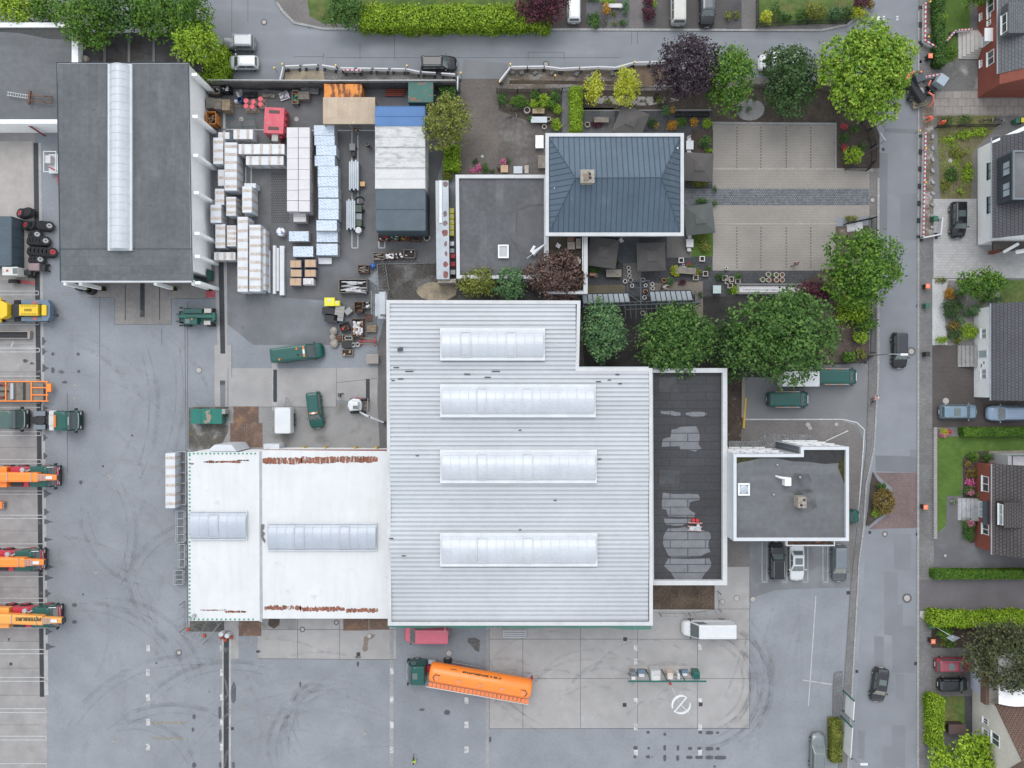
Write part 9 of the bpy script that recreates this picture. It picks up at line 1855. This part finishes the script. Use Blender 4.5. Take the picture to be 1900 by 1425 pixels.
for i,(y0,y1)in enumerate(((1280,1317),(1327,1385))):
 t=thing('sign_panel',f'tall white glass sign panel on green posts beside the pavement, {("upper", "lower")[i]} of two','sign',W(1563-i*4,(y0+y1)/2,0));t.location.z=.1;rt=t.location;L_=(y1-y0)*S*.95
 mb=MB();mb.box(0,0,.9,.1,L_,2.4,4*-1);mb.build('panel',P_WHITE,t)
 for s in(-1,1):mb=MB();mb.box(0,s*L_*.52,0,.14,.14,3.4);mb.build('post',GREEN,t)
t=thing('fuel_island','long dark green canopy beam on slanted posts over the fuel island','canopy',W(1238,1264,2.5));t.location.z=0;mb=MB();mb.box(0,0,2.45,9.6,.16,.16);mb.build('beam',GREEN,t)
for x in(-2.2,-.2,2.0):mb=MB();mb.tube([(x,.55,0),(x+.2,.0,2.5)],.07,6);mb.build('post',GREEN,t)
for l,x,y,sx,sy,h,m in[('grey slanted fuel pump at the left end of the island',1174,1252,.7,1.0,1.4,P_GREY),('dark grey flat cabinet, left one on the island',1190,1249,1.0,1.0,.5,P_BLGR),('large pale pump cabinet in the middle of the island',1215,1250,1.3,1.4,1.7,mat('pump_white',(.42,.43,.42),.5,vary=((3,.12),))),('cream and pink pump cabinet right of the middle',1242,1252,.8,.9,1.3,mat('pump_cream',(.52,.43,.36),.5)),('narrow white post box on the island',1258,1253,.4,.8,1.0,P_WHITE),('dark grey flat cabinet, right one on the island',1270,1248,.9,.8,.5,P_BLGR),('dark green slanted cabinet at the right end of the island',1291,1251,.9,1.0,1.4,GREEN)]:
 p=W(x,y,h*.6);t=thing('fuel_pump',l,'pump',(p.x,p.y,.03));mb=MB();mb.box(0,0,0,sx,sy,h,taper=.06);mb.build('cabinet',m,t,bevel=.03);mb=MB();mb.box(0,-sy*.2,h,sx*.7,sy*.4,.06);mb.build('top_panel',BLKW if m!=GREEN else P_GREEN,t);mb=MB();mb.tube([(-sx/2,0,h*.7),(-sx/2-.25,.1,h*.3),(-sx/2-.1,-.2,.1)],.03,5);mb.build('hose',DARK,t)
p0=W(1239,1262,0);t=thing('wind_rotor','white helical wind rotor on a tall mast above the fuel island','wind turbine',p0);mb=MB();mb.tube([(0,0,.0),(0,0,7.6)],.11,8);mb.build('mast',P_WHITE,t);mb=MB();mb.tube([(-.1,.5,.6),(0,.1,1.8)],.16,6);mb.build('hose_guard',REDST,t)
for i in(0,1):
 A=[(1.12*math.cos(R(48+180*i+148*k/14)),1.12*math.sin(R(48+180*i+148*k/14)),7.4+.5*k/14)for k in range(15)]
 mb=MB()
 for a,b,k in zip(A,A[1:],range(14)):wv=.10+.12*math.sin(math.pi*(k+.5)/14);mb.loft([[(a[0]*(1-q*wv),a[1]*(1-q*wv),a[2]+e)for q,e in((0,-.1),(1,-.1),(1,.1),(0,.1))],[(b[0]*(1-q*wv),b[1]*(1-q*wv),b[2]+e)for q,e in((0,-.1),(1,-.1),(1,.1),(0,.1))]])
 mb.build('blade',P_WHITE,t)
mb=MB();mb.tube([(1.15*math.cos(R(50)),1.15*math.sin(R(50)),7.6),(-1.15*math.cos(R(50)),-1.15*math.sin(R(50)),7.6)],.09,6);mb.tube([(0,0,7.6),(.85,-.75,8.0)],.03,5);mb.build('cross_arm',P_WHITE,t)
for i,(x,y,l)in enumerate([(348,1169,'red-white cone at the corner of the small white hall'),(378,1180,'red-white cone in the fenced triangle'),(410,1184,'red-white cone left of the two round lids'),(417,1189,'red-white cone below the two round lids'),(428,1184,'red-white cone right of the two round lids')]):
 p=W(x,y,.3);t=thing('traffic_cone',l,'cone',(p.x,p.y,0));mb=MB();mb.cyl(0,0,.03,.75,.2,.03,12);mb.build('cone',mat('cone_stripes',(.62,.12,.06),.5,seams=(5,.18,R(0),1,.02)),t);mb=MB();mb.cyl(0,0,.3,.45,.135,.10,12);mb.build('reflective_band',BARW,t);mb=MB();mb.box(0,0,0,.42,.42,.04);mb.build('base',BLACKP,t)
for x,y,l in((410,1177,'round white-topped drum, left of two at the drain head'),(421,1180,'round white-topped drum, right of two at the drain head')):drum(l,x,y,BARW,lambda a,b:(a,b),.28,.8,z=0)
fence('thin grey mobile fence forming a triangle at the small hall corner',[(337,1120),(337,1170),(380,1192),(410,1155)],1.8,STEEL,0,1.0,'mobile_fence');fence('thin mobile fence line on feet beside the soil bed',[(1226,1141),(1280,1141),(1337,1133),(1335,1100)],1.8,STEEL,0,1.2,'mobile_fence')
def bike(label,px,py,rz,base=0.0,loc=None):
 p=W(px,py,.5);t=thing('bicycle',label,'bicycle',(p.x,p.y,base),rz)
 for x in(-.52,.52):mb=MB();mb.tube([(x+.33*math.cos(a*.449),0,.34+.33*math.sin(a*.449))for a in range(15)],.022,5);mb.build('wheel',DARK,t)
 mb=MB()
 for a,b in(((-.52,0,.34),(-.15,0,.85)),((-.15,0,.85),(-.1,0,.3)),((-.1,0,.3),(.4,0,.8)),((-.15,0,.8),(.4,0,.85)),((.4,0,.95),(.52,0,.34)),((-.52,0,.34),(-.1,0,.3))):mb.tube([a,b],.025,5)
 mb.build('frame',FNC,t);mb=MB();mb.tube([(.35,-.28,1.0),(.42,0,1.0),(.35,.28,1.0)],.02,5);mb.build('handlebar',STEEL,t);mb=MB();mb.ell(-.17,0,.9,.13,.07,.04,8,4);mb.build('saddle',BLACKP,t)
 return t
bike('black bicycle with a basket on the weathered court',952,217,8);bike('light bicycle beside the cracked concrete drive, left of two',1831,224,-5,.13);bike('light bicycle beside the cracked concrete drive, right of two',1851,224,-25,.13)
b_=bike('dark bicycle ridden across the side street',1621,743,55)
# ================================================================ PEOPLE
SKIN=mat('skin',(.48,.29,.21),.6,vary=None)
def skinned(name,verts,edges,rad,m,parent):
 me=bpy.data.meshes.new(name);me.from_pydata(verts,edges,[]);o=bpy.data.objects.new(name,me);COL.objects.link(o);o.parent=parent;me.materials.append(m)
 sk=o.modifiers.new('skin','SKIN');ly=me.skin_vertices.new()if not me.skin_vertices else me.skin_vertices[0]
 if not me.skin_vertices:pass
 for v,r in zip(me.skin_vertices[0].data,rad):v.radius=(r,r)
 me.skin_vertices[0].data[0].use_root=True;sb=o.modifiers.new('sub','SUBSURF');sb.levels=sb.render_levels=1;sk.use_smooth_shade=True;return o
def person(label,px,py,rz,shirt,trousers,hair,pose='stand',base=0.02,helmet=None,hold=None):
 p=W(px,py,.9);t=thing('person',label,'person',(p.x,p.y,base),rz)
 hip,nk,lean=.92,1.42,0.0;sl,sr=.0,.0
 if pose=='walk':sl,sr=.28,-.26
 if pose=='bend':lean=.38
 if pose=='ride':hip,lean=.98,.28
 n=Vector((lean,0,nk-lean*.35));hd=n+Vector((lean*.3+.02,0,.2))
 hands=[];V=[(0,0,hip),(lean*.5,0,(hip+n.z)/2),tuple(n),tuple(n+Vector((.01,0,.08))),tuple(hd)];E=[(0,1),(1,2),(2,3),(3,4)];Rr=[.13,.14,.09,.055,.105]
 arms=[];legs=[]
 for s,st in((1,sl),(-1,sr)):
  sh=n+Vector((0,s*.19,-.04));el=sh+Vector((-.4*st+lean*.5+.03,s*.05,-.28));hn=el+Vector((-.3*st+.1+lean*.4,-s*.02,-.24+lean*.15));b0=len(V)
  V+=[tuple(sh),tuple(el),tuple(hn),tuple(hn+Vector((.03,0,-.07)))];E+=[(2,b0),(b0,b0+1),(b0+1,b0+2),(b0+2,b0+3)];Rr+=[.065,.045,.03,.035];arms.append((sh,el,hn));pm=hn+Vector((.03,0,-.07));c0=b0+3
  for fi,(fx,fl)in enumerate(((-.03,.065),(-.01,.08),(.01,.075),(.03,.06))):V.append(tuple(pm+Vector((fx+.02,0,-fl))));E.append((c0,len(V)-1));Rr.append(.010)
  V.append(tuple(pm+Vector((.05,-s*.02,-.02))));E.append((c0,len(V)-1));Rr.append(.011)
  hp=Vector((0,s*.1,hip-.05));kn=Vector((st*.5+(.3 if pose=='ride' else.02),s*.1,.50 if pose!='ride' else.62));an=Vector((st if pose!='ride' else.05,s*.1,.09 if pose!='ride' else.3));b1=len(V)
  V+=[tuple(hp),tuple(kn),tuple(an),tuple(an+Vector((.16,0,-.04)))];E+=[(0,b1),(b1,b1+1),(b1+1,b1+2),(b1+2,b1+3)];Rr+=[.085,.06,.04,.04];legs.append((hp,kn,an))
 skinned('body',V,E,Rr,SKIN,t)
 SV=[(0,0,hip+.02),(lean*.5,0,(hip+n.z)/2),tuple(n-Vector((0,0,.02)))];SE=[(0,1),(1,2)];SR=[.15,.165,.12]
 for sh,el,hn in arms:b0=len(SV);SV+=[tuple(sh),tuple(el),tuple(el.lerp(hn,.7))];SE+=[(2,b0),(b0,b0+1),(b0+1,b0+2)];SR+=[.085,.06,.048]
 skinned('jacket',SV,SE,SR,shirt,t)
 LV=[(0,0,hip)];LE=[];LR=[.15]
 for hp,kn,an in legs:b0=len(LV);LV+=[tuple(hp),tuple(kn),tuple(an+Vector((0,0,.04)))];LE+=[(0,b0),(b0,b0+1),(b0+1,b0+2)];LR+=[.10,.075,.058]
 skinned('trousers',LV,LE,LR,trousers,t)
 for _,_,an in legs:mb=MB();mb.ell(an.x+.06,an.y,.05+max(0,an.z-.1),.15,.055,.055,10,5);mb.build('shoe',BLACKP,t,smooth=True)
 mb=MB();mb.ell(hd.x-.015,0,hd.z+.035,.118,.108,.10,12,6,half=False);mb.build('helmet' if helmet else 'hair',helmet or hair,t,smooth=True)
 f=MB();f.ell(hd.x+.105,0,hd.z-.01,.02,.014,.03,6,4)
 f.build('nose',SKIN,t,smooth=True)
 for s in(1,-1):mb=MB();mb.ell(hd.x+.094,s*.038,hd.z+.015,.012,.016,.01,6,4);mb.build('eye',BLACKP,t);mb=MB();mb.ell(hd.x,s*.105,hd.z,.03,.014,.035,6,4);mb.build('ear',SKIN,t)
 mb=MB();mb.ell(hd.x+.09,0,hd.z-.055,.012,.028,.008,6,4);mb.build('mouth',mat('lips',(.35,.12,.10),.5),t)
 return t
CLO=lambda n,c:mat('cloth_'+n,c,.85,vary=((9,.1),));HR=mat('dark_hair',(.03,.02,.015),.7);ORH=mat('coral_workwear',(.85,.10,.05),.6);DGR=CLO('dark_green',(.01,.06,.045));BLU=CLO('navy',(.02,.03,.06));GRY=CLO('grey',(.14,.14,.15))
person('person in dark green workwear walking near the dirty white containers',684,271,120,DGR,BLU,HR,'walk');person('person in dark clothes under the edge of the timber platform',661,243,60,BLU,GRY,HR,'walk');person('person in black beside the mini excavator on the concrete',631,733,200,BLU,BLU,HR,'walk')
person('person in lime vest walking at the bottom edge of the yard',768,1412,100,CLO('lime',(.35,.55,.05)),DGR,HR,'walk');person('worker in bright coral jacket and helmet bending over the trench',1728,219,200,ORH,ORH,HR,'bend',.13,ORH);person('worker in bright coral jacket and helmet standing by the shrubs',1747,228,250,ORH,ORH,HR,'stand',.13,ORH)
person('person with pink top and grey trousers strolling on the parking court',1477,489,200,CLO('pink',(.40,.24,.27)),GRY,HR,'walk');person('cyclist in pink shirt riding the dark bicycle',1622,742,55,CLO('salmon',(.62,.28,.26)),GRY,mat('white_helmet',(.6,.6,.6),.4),'ride');person('person in pale top bending among plants beside the right glasshouse',1229,533,0,CLO('pale_blue',(.35,.42,.44)),BLU,HR,'bend')
